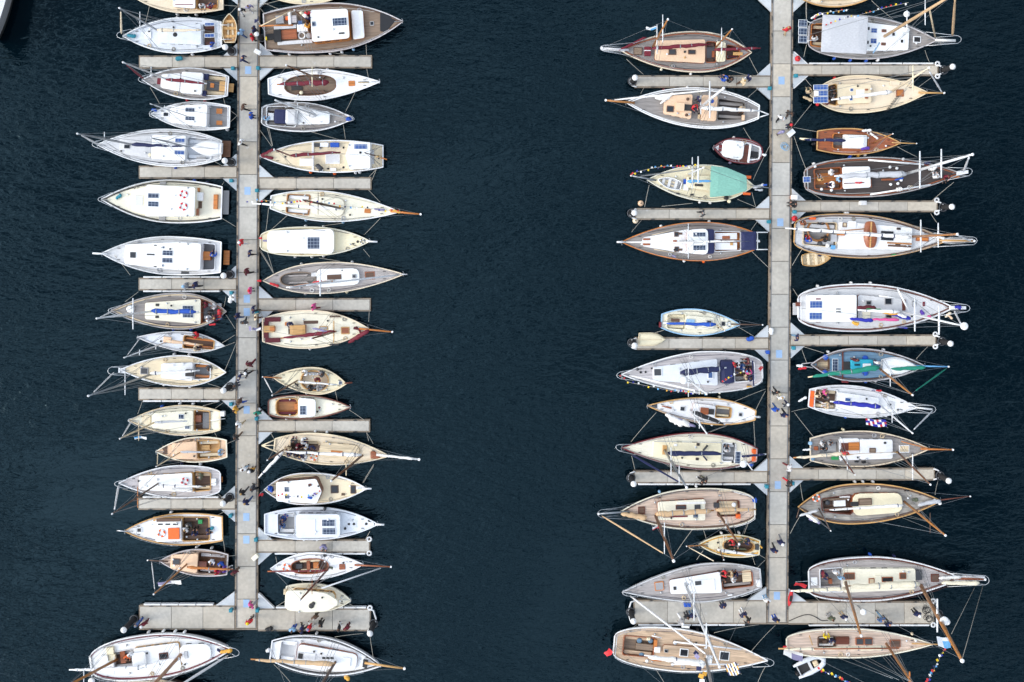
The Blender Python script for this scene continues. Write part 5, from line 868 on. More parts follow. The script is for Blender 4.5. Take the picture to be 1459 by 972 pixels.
b = Boat('sailboat', 'sailboat', 'cream sailboat with three solar panels over the stern and crew crowded in the cockpit', 'cream boat with stern solar panels', 'S1', (1078, 641), (262, 660), 130, 'D2.6', hull='ivory', rail='sand', deck='buff', bp=2.0, fb=1.1)
b.cab(452, 688, 70, 64, .45, 'sand', 'honey', 3); b.cock(300, 448, 66, 74, 'brown', 'honey', 'brown')
for y0, y1 in ((587, 624), (628, 666), (670, 714)): b.solar(288 if y0 != 628 else 324, y0, 388, y1, 'bluesolar', b.dz(0) + 1.6)
b.box('instrument_box', 295, 630, 322, 664, .25, 'white', b.dz(0) + 1.5); b.sprit(1192, 645, 'honey', .1); b.boom(425, 690, 832, 636, 15, 'sail', 'alu'); b.mast(832, 634, 1086, 470, 'buff', r=.11, lim=(10, 14), jib=(1180, 645, 'white', .09)); b.yard(976, 450, 622, 'cream', .08); b.hatch(862, 620, 914, 670, 'varnish', 'orangewood'); b.box('deck_grating', 820, 560, 980, 590, .04, 'buff')
for x, y in ((552, 622), (548, 686)): b.hatch(x - 12, y - 10, x + 12, y + 12, 'white', 'blueglass', .06)
for x, y in ((656, 622), (656, 678)): b.hatch(x - 11, y - 6, x + 11, y + 6, 'varnish', None, .06)
b.box('roof_panel', 585, 622, 640, 676, .04, 'white'); b.crew((412, 610, 'black', 'darkgrey', 'hairbrown', 'sit', -90), (432, 640, 'dark', 'grey', 'hairbrown', 'sit', 180), (425, 680, 'darkgrey', 'black', 'hairgrey', 'sit', 90), (400, 700, 'burgundy', 'black', 'hairblond', 'sit', 90), (255, 640, 'beige', 'olive', 'hairbrown', 'sit', 0, 'd')); b.lump('stern_gear', 215, 670, 280, 700, 12, 'beige', .2); b.lump('stern_gear', 230, 640, 270, 650, 10, 'darkgrey', .4)
for k in range(9): b.line('rung', [(786 + k * 9, 768 - k * 12), (812 + k * 9, 762 - k * 12)], .04, 'dark', [1.35, 1.35])
b.ropes((275, 720, 150, 875), (275, 600, 225, 540), (1020, 600, 1110, 535)); b.fenders((440, 545, 'red'),); b.disc('stern_float', 318, 722, 12, .3, 'red')

b = Boat('sailboat', 'sailboat', 'varnished orange-brown open yacht with white boom tent and navy furled sail', 'varnished yacht with white tent', 'S2', (892, 213), (312, 195), 91, 'T.72', hull='orangewood', rail='honey', deck='varnish', fb=.85, bp=1.9)
b.cock(420, 665, 50, 52, 'midgrey', 'orangewood', 'darkwood'); b.box('boom_tent', 500, 154, 664, 252, .55, 'bright', r=.1, crown=.2, taper=.08); b.boom(215, 188, 510, 197, 14, 'navy', 'tan', z=1.9); b.spar('boom_end', 192, 182, 300, 188, 'cream', 1.15, .08); b.sprit(1000, 217, 'honey', .06); b.lump('stowed_jib', 622, 128, 690, 125, 11, 'sail', .3); b.lump('stowed_jib', 680, 145, 735, 185, 9, 'sail', .3); b.mast(702, 214, 836, 150, 'spruce', r=.07, lim=(6.5, 9)); b.lump('purple_flag', 615, 255, 675, 248, 12, 'purple', .6); b.box('bow_seat', 640, 180, 668, 235, .02, 'dark'); b.lump('outboard_motor', 275, 225, 300, 215, 12, 'black', -.2); b.ropes((312, 135, 150, 105), (870, 240, 1005, 310)); b.fenders((552, 298, 'blue'), (603, 300, 'amber'), (650, 300, 'white')); b.disc('bucket', 380, 172, 12, .3, 'sail', b.ck)

b = Boat('schooner', 'sailboat', 'dark brown-decked schooner with two white cabin tops and long grey furled sail', 'dark-decked schooner', 'S2', (1312, 424), (224, 466), 137, 'R.38', hull='white', rail='silverteak', deck='darkteak', bp=1.9, fb=1.25, rail2='varnish')
b.cab(488, 682, 76, 72, .45, 'bright', 'varnish', 3); b.cock(292, 478, 68, 76, 'orangewood', 'varnish', 'brown'); b.solar(216, 446, 268, 486, 'bluesolar', b.dz(0) + .8); b.boom(450, 442, 930, 430, 23, 'greysail', 'alu', taper=.6); b.mast(925, 428, 1387, 293, 'alu', r=.14, lim=(14, 18), jib=(1325, 415, 'white', .11)); b.yard(1025, 268, 525, r=.1); b.yard(1174, 255, 455, r=.09); b.spar('spinnaker_pole', 666, 331, 1052, 362, 'bright', .4, .09); b.spar('spinnaker_pole', 680, 570, 1100, 502, 'bright', .4, .09)
b.box('deck_border', 680, 462, 690, 520, .1, 'varnish'); b.box('deck_border', 760, 460, 870, 472, .1, 'varnish'); b.box('cabin_strip', 500, 488, 640, 494, .03, 'burgundy'); b.box('bow_boards', 1210, 440, 1300, 455, .05, 'orangewood'); b.lump('deck_tent', 1095, 380, 1130, 390, 25, 'sail', .4); b.lump('stowed_sail', 860, 540, 900, 530, 17, 'sail', .35); b.lump('stowed_sail', 1055, 352, 1095, 348, 14, 'navy', .4); b.lump('flag_roll', 850, 470, 910, 455, 7, 'blue', .8)
for x, y in ((820, 380), (868, 388), (825, 500), (875, 494), (898, 470), (345, 533), (414, 540), (300, 375), (912, 325)): b.disc('round_float', x, y, 10, .22, 'bright')
b.crew((1132, 452, 'white', 'palegrey', 'hairgrey', 'sit', 0, 'd'), (1205, 442, 'maroon', 'black', 'hairbrown', 'sit', 180, 'd'), (435, 500, 'white', 'navy', 'hairgrey', 'sit', 90), (465, 462, 'lightblue', 'navy', 'hairbrown', 'sit', -90), (410, 415, 'bright', 'white', 'hairgrey', 'sit', -90), (345, 470, 'honey', 'grey', 'hairbrown', 'sit', 0)); b.lump('red_bag', 575, 490, 625, 488, 7, 'red', .6); b.pulpit(1388, 410, 26, plat=True); b.rails(.08, .92); b.pushpit(); b.ropes((238, 400, 152, 165), (260, 545, 345, 605), (1260, 485, 1110, 612)); b.fenders((295, 375, 'bright'), (545, 312, 'blue'))

b = Boat('sailboat', 'sailboat', 'large white-housed cutter with an upturned wooden tender on its roof and long white sail', 'cutter with wooden tender on roof', 'S3', (1215, 258), (154, 205), 151, 'R.42', hull='white', rail='honey', deck='palegrey', bp=1.9, fb=1.3, rail2='brown')
b.cab(460, 978, 96, 76, .5, 'bright', 'white', 5); b.cock(215, 445, 74, 86, 'greyteak', 'tan', 'palegrey', dep=.4); b.poly('upturned_tender', [(655, 124), (710, 122), (728, 180), (730, 250), (712, 308), (660, 308), (640, 250), (640, 180)], .4, 'varnish', zb=b.dz(0) + .5, crown=.15, r=.3)
b.box('tender_keel', 680, 128, 690, 304, .06, 'honey', b.dz(0) + 1.05); mb = MB(); c = b.loc(320, 185, b.ck + .3); mb.add(*torus((c.x, c.y, b.ck + .3), 1.05, .12, 26, 6)); mb.done('round_seat', 'spruce', b.root, True)
b.boom(125, 173, 965, 236, 17, 'sail', 'alu', taper=.6, z=2.6); b.spar('gaff', 470, 190, 640, 176, 'spruce', 1.7, .06); b.mast(975, 230, 1282, 213, 'spruce', h=13, r=.13, jib=(1380, 262, 'white', .09)); b.yard(1031, 110, 335, r=.09); b.yard(1153, 132, 302, r=.08); b.hatch(757, 192, 842, 213, 'darkgrey', 'glass'); b.hatch(757, 234, 842, 256, 'darkgrey', 'glass'); b.hatch(1000, 232, 1086, 262, 'varnish', 'orangewood', .15); b.hatch(865, 167, 892, 183, 'brown', 'dark', .08); b.hatch(490, 132, 520, 164, 'brown', 'tan', .08); b.box('roof_box', 530, 124, 582, 165, .1, 'bright'); b.box('companion', 455, 195, 505, 222, .3, 'orangewood'); b.box('oar_stack', 800, 272, 968, 282, .1, 'spruce'); b.box('oar_stack', 805, 290, 965, 302, .1, 'brown'); b.hatch(855, 272, 890, 292, 'brown', 'dark', .06)
b.sprit(1400, 260, 'honey', .12); b.pulpit(1422, 258, 26, plat=True); b.rails(.08, .92); b.pushpit(); b.lump('jib_bag', 1090, 222, 1200, 244, 11, 'sail', .3); b.crew((340, 140, 'black', 'dark', 'hairbrown', 'stand', 0), (370, 245, 'black', 'black', 'hairbrown', 'stand', 90), (215, 145, 'varnish', 'brown', 'hairbrown', 'sit', 0), (260, 262, 'blue', 'red', 'hairgrey', 'sit', 0)); b.box('orange_case', 260, 95, 305, 112, .3, 'orange'); b.box('blue_drum', 412, 290, 440, 318, .4, 'sky'); b.disc('bucket', 388, 292, 14, .3, 'bright'); b.disc('bucket', 335, 278, 16, .3, 'darkgrey'); b.box('locker', 410, 215, 450, 265, .3, 'palegrey'); b.lump('coiled_hose', 825, 358, 860, 352, 6, 'grass', .1); b.ropes((225, 290, 140, 430), (1140, 130, 1100, 70)); b.fenders((530, 60, 'white'), (340, 325, 'navy'), (515, 100, 'white'))

b = Boat('motor_sailer', 'sailboat', 'broad pale grey motor sailer with white deckhouse, blue solar panels and a heap of flags', 'grey motor sailer with flags', 'S3', (1262, 722), (178, 725), 165, 'R.4', hull='white', rail='white', deck='palegrey', bp=1.9, fb=1.35, rail2='mahogany')
b.cab(248, 588, 92, 92, .9, 'bright', 'white', 4); b.cab(592, 905, 92, 60, .35, 'palegrey', 'mahogany', 3, r=.3); b.solar(262, 675, 348, 725, 'bluesolar'); b.solar(258, 756, 347, 806, 'bluesolar'); b.hatch(440, 725, 478, 738, 'bright', 'darkgrey'); b.hatch(440, 744, 478, 758, 'bright', 'darkgrey'); b.hatch(650, 672, 690, 705, 'grey', 'glass'); b.hatch(780, 655, 832, 702, 'grey', 'glass'); b.hatch(786, 768, 832, 800, 'grey', 'glass'); b.hatch(972, 678, 1000, 715, 'grey', 'palegrey'); b.box('companion', 586, 748, 618, 800, .3, 'darkgrey'); b.box('vent_strip', 305, 658, 338, 666, .06, 'maroon'); b.box('vent_strip', 305, 816, 338, 824, .06, 'maroon'); b.box('skylight', 630, 750, 682, 812, .12, 'ivory'); b.box('wood_trim', 1046, 682, 1060, 712, .1, 'maroon')
b.plat(145, 690, 182, 772, 'palegrey', .6); b.mast(885, 748, 1330, 850, 'alu', r=.11, lim=(14, 19), jib=(1262, 742, 'white', .1)); b.boom(605, 738, 880, 750, 14, 'bright', 'alu'); b.yard(990, 640, 875, r=.1); b.yard(1158, 705, 905, r=.1); b.radar(1333, 850, r=.32, k=.97); b.spar('deck_pole', 870, 590, 945, 738, 'bright', 1.0, .1); b.spar('deck_pole', 740, 640, 890, 660, 'bright', .8, .06); b.box('plank', 880, 668, 926, 742, .25, 'mahogany')
b.lump('flag_heap', 590, 722, 720, 728, 20, 'burgundy', 1.2); b.lump('flag_heap', 640, 728, 760, 745, 14, 'grass', 1.35); b.lump('flag_heap', 730, 745, 880, 770, 14, 'amber', 1.3); b.lump('flag_heap', 790, 752, 960, 800, 17, 'royal', 1.2); b.lump('flag_heap', 870, 765, 930, 790, 12, 'sail', 1.5); b.lump('big_flag', 540, 800, 700, 812, 14, 'royal', 1.4); b.lump('big_flag', 690, 802, 880, 806, 12, 'pink', 1.4); b.lump('big_flag', 555, 825, 600, 838, 14, 'amber', 1.3); b.lump('flag_heap', 1030, 740, 1050, 770, 14, 'purple', .4); b.lump('flag_heap', 1075, 780, 1100, 785, 9, 'pink', .4); b.lump('flag_heap', 870, 855, 940, 862, 8, 'royal', .3); b.box('stern_flag', 168, 685, 205, 712, .3, 'mahogany')
b.lump('bow_flags', 1268, 715, 1310, 722, 14, 'royal', .5); b.lump('bow_flags', 1200, 790, 1240, 755, 10, 'buff', .3); b.lump('bow_flags', 1210, 765, 1250, 800, 9, 'peach', .3); b.pulpit(1372, 726, 24, plat=True); b.rails(.08, .92); b.pushpit('white'); b.ropes((190, 660, 145, 590)); b.fenders((555, 552, 'bright'), (688, 552, 'bright'), (322, 580, 'bright')); GREYM = b

b = Boat('sailboat', 'sailboat', 'slate blue-decked double-ender with green sails, turquoise deckhouse and an upturned white dinghy on the foredeck', 'slate-decked boat with green sails', 'S4', (1062, 300), (268, 290), 115, 'D2.3', hull='slate', rail='lilac', deck='slate', bp=2.0, fb=1.05, rail2='brown')
b.cab(548, 700, 36, 36, .5, 'turq', 'turq', 0, off=4); b.box('companion', 495, 270, 548, 326, .15, 'dark'); b.hatch(568, 284, 612, 300, 'turq', 'glass'); b.box('chart_table', 630, 283, 686, 318, .06, 'white'); b.solar(418, 250, 458, 336); b.cock(312, 396, 34, 42, 'tan', 'brown', 'brownteak', dep=.3); b.box('deck_border', 486, 200, 494, 392, .12, 'mahogany')
for x, y in ((372, 240), (648, 247), (367, 345), (648, 348)): b.disc('blue_cushion', x, y, 20, .15, 'blue')
b.boom(268, 374, 742, 308, 20, 'green', 'tan', taper=.5); b.mast(735, 308, 972, 500, 'spruce', r=.11, lim=(10, 14), jib=(1215, 312, 'green', .08)); b.yard(809, 355, 472); b.lump('stowed_jib', 815, 320, 1062, 312, 15, 'green', .5); b.sprit(1222, 304, 'sky', .09); b.lump('stern_flag', 180, 320, 240, 312, 9, 'red', .7); b.lump('stern_gear', 170, 295, 215, 300, 12, 'bright', .4); b.spar('boomkin', 285, 275, 205, 285, 'lilac', .1, .05); b.spar('boomkin', 285, 312, 205, 300, 'lilac', .1, .05); b.crew((720, 272, 'white', 'mahogany', 'hairgrey', 'stand', 0), (570, 255, 'burgundy', 'dark', 'hairbrown', 'stand', 0)); b.lump('red_bag', 480, 408, 530, 410, 8, 'redpaint', .2); b.rails(.1, .9); b.ropes((1000, 250, 1080, 165), (360, 210, 215, 165), (240, 275, 205, 180)); b.fenders((395, 185, 'white'), (778, 178, 'white'), (722, 415, 'white'), (655, 430, 'blue'))
GREENS = b

b = Boat('sailboat', 'sailboat', 'white sloop with royal blue furled sail, orange stern seat and a person in pink', 'white sloop with royal sail', 'S4', (1005, 588), (255, 520), 110, 'T.55', hull='white', rail='white', deck='white', bp=1.8, fb=1.0)
b.cab(452, 742, 60, 44, .4, 'white', 'white', 4); b.cock(295, 448, 68, 66, 'brown', 'white', 'tan'); b.box('stern_seat', 263, 474, 290, 582, .15, 'orange'); b.boom(415, 546, 750, 580, 19, 'royal', 'alu', taper=.6); b.mast(755, 576, 972, 764, 'alu', r=.09, lim=(10, 14), jib=(1120, 602, 'white', .08)); b.yard(820, 640, 722); b.hatch(505, 520, 546, 546, 'white', 'blueglass'); b.pulpit(1135, 602, 26); b.spar('bow_plank', 990, 586, 1110, 600, 'bright', .1, .1); b.rails(.1, .9); b.box('forehatch', 800, 545, 850, 600, .08, 'palegrey'); b.disc('deck_fitting', 822, 567, 8, .1, 'dark'); b.crew((370, 490, 'pink', 'beige', 'hairblond', 'sit', -60), (395, 518, 'darkgrey', 'black', 'hairgrey', 'sit', 90), (398, 578, 'beige', 'white', 'hairgrey', 'sit', 90), (325, 515, 'tan', 'brown', 'hairbrown', 'sit', 0)); b.lump('outboard_motor', 180, 545, 240, 515, 10, 'bright', .2); b.lump('red_flag', 720, 470, 760, 472, 8, 'red', .5); b.lump('flag_roll', 690, 468, 715, 468, 6, 'lavender', .5); b.fenders((515, 655, 'blue'), (790, 655, 'white')); b.ropes((255, 590, 135, 615))
ROY = b

b = Boat('sailboat', 'sailboat', 'grey-decked gaff ketch with white cabin, brown masts and orange wooden hatch', 'grey gaff ketch', 'S5', (1092, 241), (264, 246), 124, 'T.62', hull='white', rail='buff', deck='greyteak', bp=1.9, fb=1.15)
b.cab(608, 838, 70, 66, .42, 'white', 'white', 3); b.cab(465, 606, 74, 74, .3, 'white', 'white', 0); b.cock(325, 458, 52, 54, 'palegrey', 'greyteak', 'grey'); b.box('companion', 482, 202, 530, 255, .12, 'mahogany'); b.box('hatch_slide', 532, 198, 606, 252, .15, 'orangewood'); b.hatch(676, 236, 720, 268, 'brown', 'brownteak'); b.hatch(882, 216, 952, 268, 'white', 'tan'); b.hatch(776, 194, 792, 208, 'dark', None); b.sprit(1252, 247, 'orangewood', .1); b.spar('jib_boom', 895, 190, 1090, 240, 'orangewood', .4, .05); b.boom(160, 302, 500, 272, 15, 'buff', 'spruce'); b.spar('main_boom', 490, 285, 872, 266, 'honey', 1.6, .08); b.lump('furled_sail', 500, 290, 860, 272, 9, 'sail', 1.7); b.mast(868, 260, 1096, 488, 'darkwood', r=.1, lim=(10, 14)); b.yard(974, 282, 460, r=.07); b.mast(475, 285, 573, 420, 'mahogany', r=.08, lim=(6.5, 9)); b.yard(515, 330, 400, r=.06)
b.box('green_bin', 415, 288, 462, 318, .3, 'grass'); b.crew((350, 215, 'palegrey', 'grey', 'hairgrey', 'sit', -60), (400, 215, 'grey', 'darkgrey', 'hairbrown', 'sit', -60), (385, 240, 'darkgrey', 'black', 'hairbrown', 'sit', 90), (490, 258, 'red', 'black', 'hairbrown', 'stand', 0)); b.box('stern_seat', 292, 226, 320, 252, .2, 'varnish'); b.lump('rudder_cover', 212, 250, 270, 245, 8, 'bright', .3); b.disc('blue_float', 268, 205, 14, .3, 'lightblue'); b.disc('blue_float', 285, 312, 14, .3, 'slate'); b.lump('gear_pile', 570, 330, 600, 330, 9, 'black', .2); b.lump('gear_pile', 620, 335, 650, 335, 9, 'black', .2); b.rails(.1, .9, 'brown'); b.ropes((285, 155, 155, -10), (290, 320, 215, 365), (330, 335, 420, 372)); b.fenders((500, 125, 'cream'),)

b = Boat('sailboat', 'sailboat', 'weathered wooden gaffer with worn grey deck, cream rounded cabin and golden rubbing rail', 'weathered gaffer', 'S5', (1172, 600), (178, 645), 139, 'D2.4', hull='cream', rail='honey', deck='weather', bp=2.1, fb=1.2, rail2='brown')
b.cab(555, 908, 78, 68, .45, 'cream', 'varnish', 3, r=.8); b.cock(345, 552, 46, 66, 'brown', 'mahogany', 'brownteak'); b.hatch(602, 586, 692, 632, 'brown', 'brownteak', .15); b.box('cockpit_table', 430, 600, 510, 640, .45, 'bright', b.ck); b.disc('binnacle', 388, 617, 18, .6, 'darkgrey', b.ck); b.box('locker', 470, 568, 540, 584, .3, 'white', b.ck); b.box('companion', 545, 610, 600, 640, .1, 'dark'); b.ring(306, 582, 30, 'orange'); b.boom(385, 664, 912, 630, 12, 'sail', 'mahogany'); b.spar('gaff', 365, 678, 545, 695, 'mahogany', 1.3, .07); b.mast(916, 606, 1200, 840, 'spruce', r=.12, lim=(11, 14)); b.yard(1095, 685, 825, 'brown', .05); b.mast(326, 655, 405, 808, 'brown', r=.07, lim=(6, 9)); b.sprit(1372, 570, 'mahogany', .07); b.lump('stowed_jib', 1010, 632, 1168, 600, 17, 'greysail', .4); b.lump('stowed_jib', 1120, 590, 1172, 625, 12, 'sail', .3); b.lump('coiled_warp', 970, 595, 1010, 595, 14, 'olive', .15); b.lump('black_bag', 915, 533, 950, 530, 6, 'black', .2); b.lump('hung_flag', 230, 690, 320, 745, 18, 'sail', 1.0); b.lump('hung_flag', 255, 725, 335, 755, 10, 'lavender', 1.0); b.lump('hung_flag', 190, 705, 320, 665, 10, 'palegrey', 1.3); b.spar('boomkin', 190, 650, 170, 720, 'brown', .4, .05); b.ropes((205, 690, 125, 830), (215, 600, 195, 480), (1130, 560, 1150, 462)); b.fenders((580, 470, 'palegrey'), (635, 468, 'palegrey'), (705, 468, 'palegrey'))

b = Boat('ketch', 'sailboat', 'big white ketch with cream deckhouse, cream sails and two golden masts crossing the end pontoon', 'big ketch with golden masts', 'S6', (1192, 238), (230, 256), 139, 'R.45', hull='white', rail='white', deck='silverteak', bp=1.8, fb=1.45, rail2='mahogany')
b.cab(448, 912, 76, 66, .45, 'ivory', 'ivory', 6); b.cock(300, 444, 70, 76, 'greyteak', 'white', 'silverteak'); b.hatch(455, 205, 522, 248, 'varnish', 'brown'); b.hatch(804, 205, 846, 244, 'varnish', 'brown'); b.hatch(692, 232, 762, 263, 'varnish', 'glass'); b.hatch(610, 240, 646, 273, 'varnish', 'tan'); b.hatch(1003, 213, 1052, 262, 'mahogany', 'brown'); b.box('stern_hatch', 246, 234, 286, 284, .12, 'bright'); b.box('roof_vent', 650, 222, 690, 268, .12, 'ivory'); b.box('roof_line', 806, 288, 846, 296, .05, 'maroon')
b.boom(130, 318, 470, 300, 14, 'creamsail', 'alu', taper=.6, z=2.8); b.boom(480, 288, 930, 274, 21, 'creamsail', 'spruce', taper=.8, z=2.8); b.mast(465, 265, 560, 600, 'spruce', r=.14, lim=(12, 15)); b.mast(940, 285, 1196, 757, 'spruce', r=.19, h=20); b.yard(1042, 368, 578, r=.11); b.radar(1086, 508, r=.38, k=.55); b.mast(466, 262, 560, 600, 'spruce', r=.14, h=14, rig=False) if 0 else None
b.lump('stowed_jib', 1068, 268, 1305, 268, 16, 'creamsail', .8); b.lump('stowed_staysail', 1050, 238, 1190, 232, 13, 'sail', .3); b.sprit(1340, 246, 'varnish', .13); b.pulpit(1368, 252, 28, plat=True); b.box('windlass', 905, 190, 945, 250, .3, 'darkgrey'); b.ensign(150, 262, 75, 20, 'red', 1.4); b.crew((320, 210, 'maroon', 'navy', 'hairbrown', 'stand', -90), (402, 200, 'white', 'palegrey', 'hairgrey', 'stand', 0), (435, 235, 'lightblue', 'palegrey', 'hairgrey', 'stand', 0), (355, 235, 'navy', 'black', 'hairbrown', 'sit', 90)); b.box('wood_seat', 360, 245, 380, 275, .4, 'varnish', b.ck); b.rails(.06, .9, 'mahogany', 12, .7); b.fenders((625, 95, 'blue'), (775, 92, 'navy')); b.ropes((260, 345, 300, 385), (960, 345, 1010, 380)); b.spar('side_rail', 210, 325, 480, 385, 'lilac', -.1, .06)
b.line('backstay', [(1330, 280), (1200, 740)], .02, 'rope', [2.5, 20]); b.line('backstay', [(1275, 300), (1130, 590)], .02, 'rope', [2.5, 14]); BIGK = b

b = Boat('sailboat', 'sailboat', 'slender pinkish teak yacht with brown hatches and golden spars below the end pontoon', 'slender pink-decked yacht', 'S6', (1014, 655), (90, 652), 92, 'R.35', hull='white', rail='ivory', deck='pinkteak', bp=1.75, fb=1.05, tm=.46)
b.cock(290, 402, 34, 36, 'brown', 'brown', 'sail', off=8); b.box('companion', 405, 610, 487, 656, .25, 'mahogany'); b.hatch(528, 616, 578, 660, 'varnish', 'darkgrey', .2, 'skylight'); b.hatch(582, 616, 634, 660, 'varnish', 'darkgrey', .2, 'skylight'); b.hatch(744, 628, 810, 676, 'varnish', 'brown', .15); b.boom(66, 682, 722, 674, 16, 'creamsail', 'honey', taper=.4); b.spar('gaff', 265, 685, 800, 680, 'varnish', 2.0, .07); b.mast(720, 652, 1045, 1140, 'spruce', r=.13, h=18); b.yard(881, 805, 885, 'orangewood', .1); b.sprit(1140, 659, 'honey', .08, 880, 650); b.crew((352, 622, 'yellow', 'sail', 'hairbrown', 'sit', 0), (388, 640, 'navy', 'palegrey', 'hairgrey', 'sit', 180)); b.lump('red_bag', 70, 672, 92, 668, 7, 'red', .5); b.spar('tiller', 235, 600, 255, 660, 'honey', .3, .05); b.box('hatch_cover', 318, 630, 345, 656, .05, 'brown', b.ck + .2); b.disc('stanchion_cap', 908, 635, 8, .3, 'bright'); b.disc('stanchion_cap', 885, 592, 8, .3, 'tan')
for (x0, y0, x1, y1) in ((400, 735, 760, 870), (480, 735, 800, 880), (560, 735, 860, 885), (600, 735, 880, 890)): b.line('shroud', [(x0, y0), (x1, y1)], .018, 'wire', [1.1, 12])
b.ropes((120, 690, 130, 735)) if 0 else None
PINKY = b
for b in BOATS: b.deck(); b.bits()
# ================================================================ the ship that pokes in at the corner
ship = Boat('harbour_ferry', 'ferry', 'white hull curving in at the corner of the water, casting a broad dark reflection', 'corner hull', 'P', (-21, 72), (-77, -230), 63, 'T.7', hull='grey', rail='palegrey', deck='palegrey', fb=2.8)
ship.cab(-45, -38, 20, 20, .1, 'ivory', 'ivory', 0) if 0 else None
ship.deck(); BOATS.remove(ship)
def near(px, py, k=2, side=None):
    w = G(px, py, .5); L = []
    for b in BOATS:
        d = Vector((w.x - b.O.x, w.y - b.O.y)); u = d.x * b.ca + d.y * b.sa; v = -d.x * b.sa + d.y * b.ca
        du = max(0, abs(u) - b.L / 2); L.append((math.hypot(du, max(0, abs(v) - b.hw)), id(b), b))
    L.sort(key=lambda q: q[0]); return [q[2] for q in L[:k]]
USED = set()
def uniq(make, opts):
    for o in opts:
        l = make(o)
        if l not in USED and len(l.split()) <= 16: USED.add(l); return l
    print('DUPLICATE LABEL', l); USED.add(l); return l
# ================================================================ pontoons
ZD = .55
def slab(mb, pts, z0, z1, mi=0, bev=.015): mb.add(*prism(ccw([(G(x, y, z1).x, G(x, y, z1).y) for x, y in pts]), z0, z1, bev=bev), mi)
def part(name, pts, z0, z1, mat, root, bev=.015):
    mb = MB(); slab(mb, pts, z0, z1, 0, bev); return mb.done(name, mat, root)
def main_pontoon(label, xl, xr, y0, y1, joint0, step, plates, gus):
    r = tag(empty('pontoon'), label, 'pontoon'); W = 2.3
    mb = MB(); ys = [y0] + [joint0 + step * k for k in range(-3, 30) if y0 + 2 < joint0 + step * k < y1 - 2] + [y1 - W]
    for a, c in zip(ys, ys[1:]):
        g = .35; slab(mb, [(xl(a) + W, a + g), (xr(a) - W, a + g), (xr(c) - W, c - g), (xl(c) + W, c - g)], ZD - .25, ZD)
    mb.done('deck_panels', 'concrete', r)
    part('float', [(xl(y0) + 1.2, y0), (xr(y0) - 1.2, y0), (xr(y1) - 1.2, y1 - 1), (xl(y1) + 1.2, y1 - 1)], -.5, ZD - .08, 'float', r)
    for f, s in ((xl, 1), (xr, -1)): part('edge_beam', [(f(y0), y0), (f(y0) + s * 1.9, y0), (f(y1) + s * 1.9, y1 - W), (f(y1), y1 - W)], .05, ZD - .02, 'waler', r)
    part('edge_beam', [(xl(y1), y1 - 1.9), (xr(y1), y1 - 1.9), (xr(y1), y1), (xl(y1), y1)], .05, ZD - .02, 'waler', r)
    for f, s in ((xl, 1), (xr, -1)): part('cable_duct', [(f(y0) + s * 2.5, y0), (f(y0) + s * 3.3, y0), (f(y1) + s * 3.3, y1 - W - 1), (f(y1) + s * 2.5, y1 - W - 1)], ZD - .02, ZD + .03, 'midgrey', r)
    for x, y in plates: part('hatch_plate', [(x - 4.4, y - 5.6), (x + 4.4, y - 5.6), (x + 4.4, y + 5.6), (x - 4.4, y + 5.6)], ZD - .01, ZD + .012, 'hatchplate', r, .004)
    for tri in gus: part('corner_plate', tri, .25, ZD, 'plate', r)
    for k in range(int((y1 - y0) / 24)):
        y = y0 + 14 + k * 24
        for f, s in ((xl, 1), (xr, -1)):
            c = G(f(y) + s * 1.0, y, ZD); mb = MB(); mb.add(*tube([(c.x, c.y - .2, ZD + .1), (c.x, c.y + .2, ZD + .1)], .035, 5)); mb.add(*tube([(c.x, c.y - .07, ZD - .05), (c.x, c.y - .07, ZD + .1)], .03, 5)); mb.add(*tube([(c.x, c.y + .07, ZD - .05), (c.x, c.y + .07, ZD + .1)], .03, 5)); mb.done('cleat', 'darkgrey', r)
xlA = lambda y: 338.8 - 4.3 * y / 880
xrA = lambda y: 369.8 - 2.8 * y / 900
xlB = lambda y: 1099 - 6.7 * y / 885
xrB = lambda y: 1130.4 - 7.6 * y / 885
main_pontoon('long pale concrete walkway pontoon west of the open channel, crowded with people', xlA, xrA, -60, 897.5, 62.4, 46.55,
    [(353.6, 100), (352.6, 272), (351.7, 425.9), (351.6, 444.6), (351.4, 584), (351, 736.8), (351, 769), (351, 860)],
    [[(338.8, 7), (338.8, -16), (316, -11)], [(369.8, 11), (369.8, -12), (391, -9)]])
main_pontoon('long pale concrete walkway pontoon east of the open channel, with few people on it', xlB, xrB, -60, 889.5, 44.2, 46.9,
    [(1113.5, 114.8), (1111.8, 316.9), (1110.1, 504.4), (1108.4, 691.3), (1107, 849)],
    [[(1099, 17), (1099, -8), (1077, -4)], [(1130.3, 17.5), (1130.3, -8), (1154, -4)]])
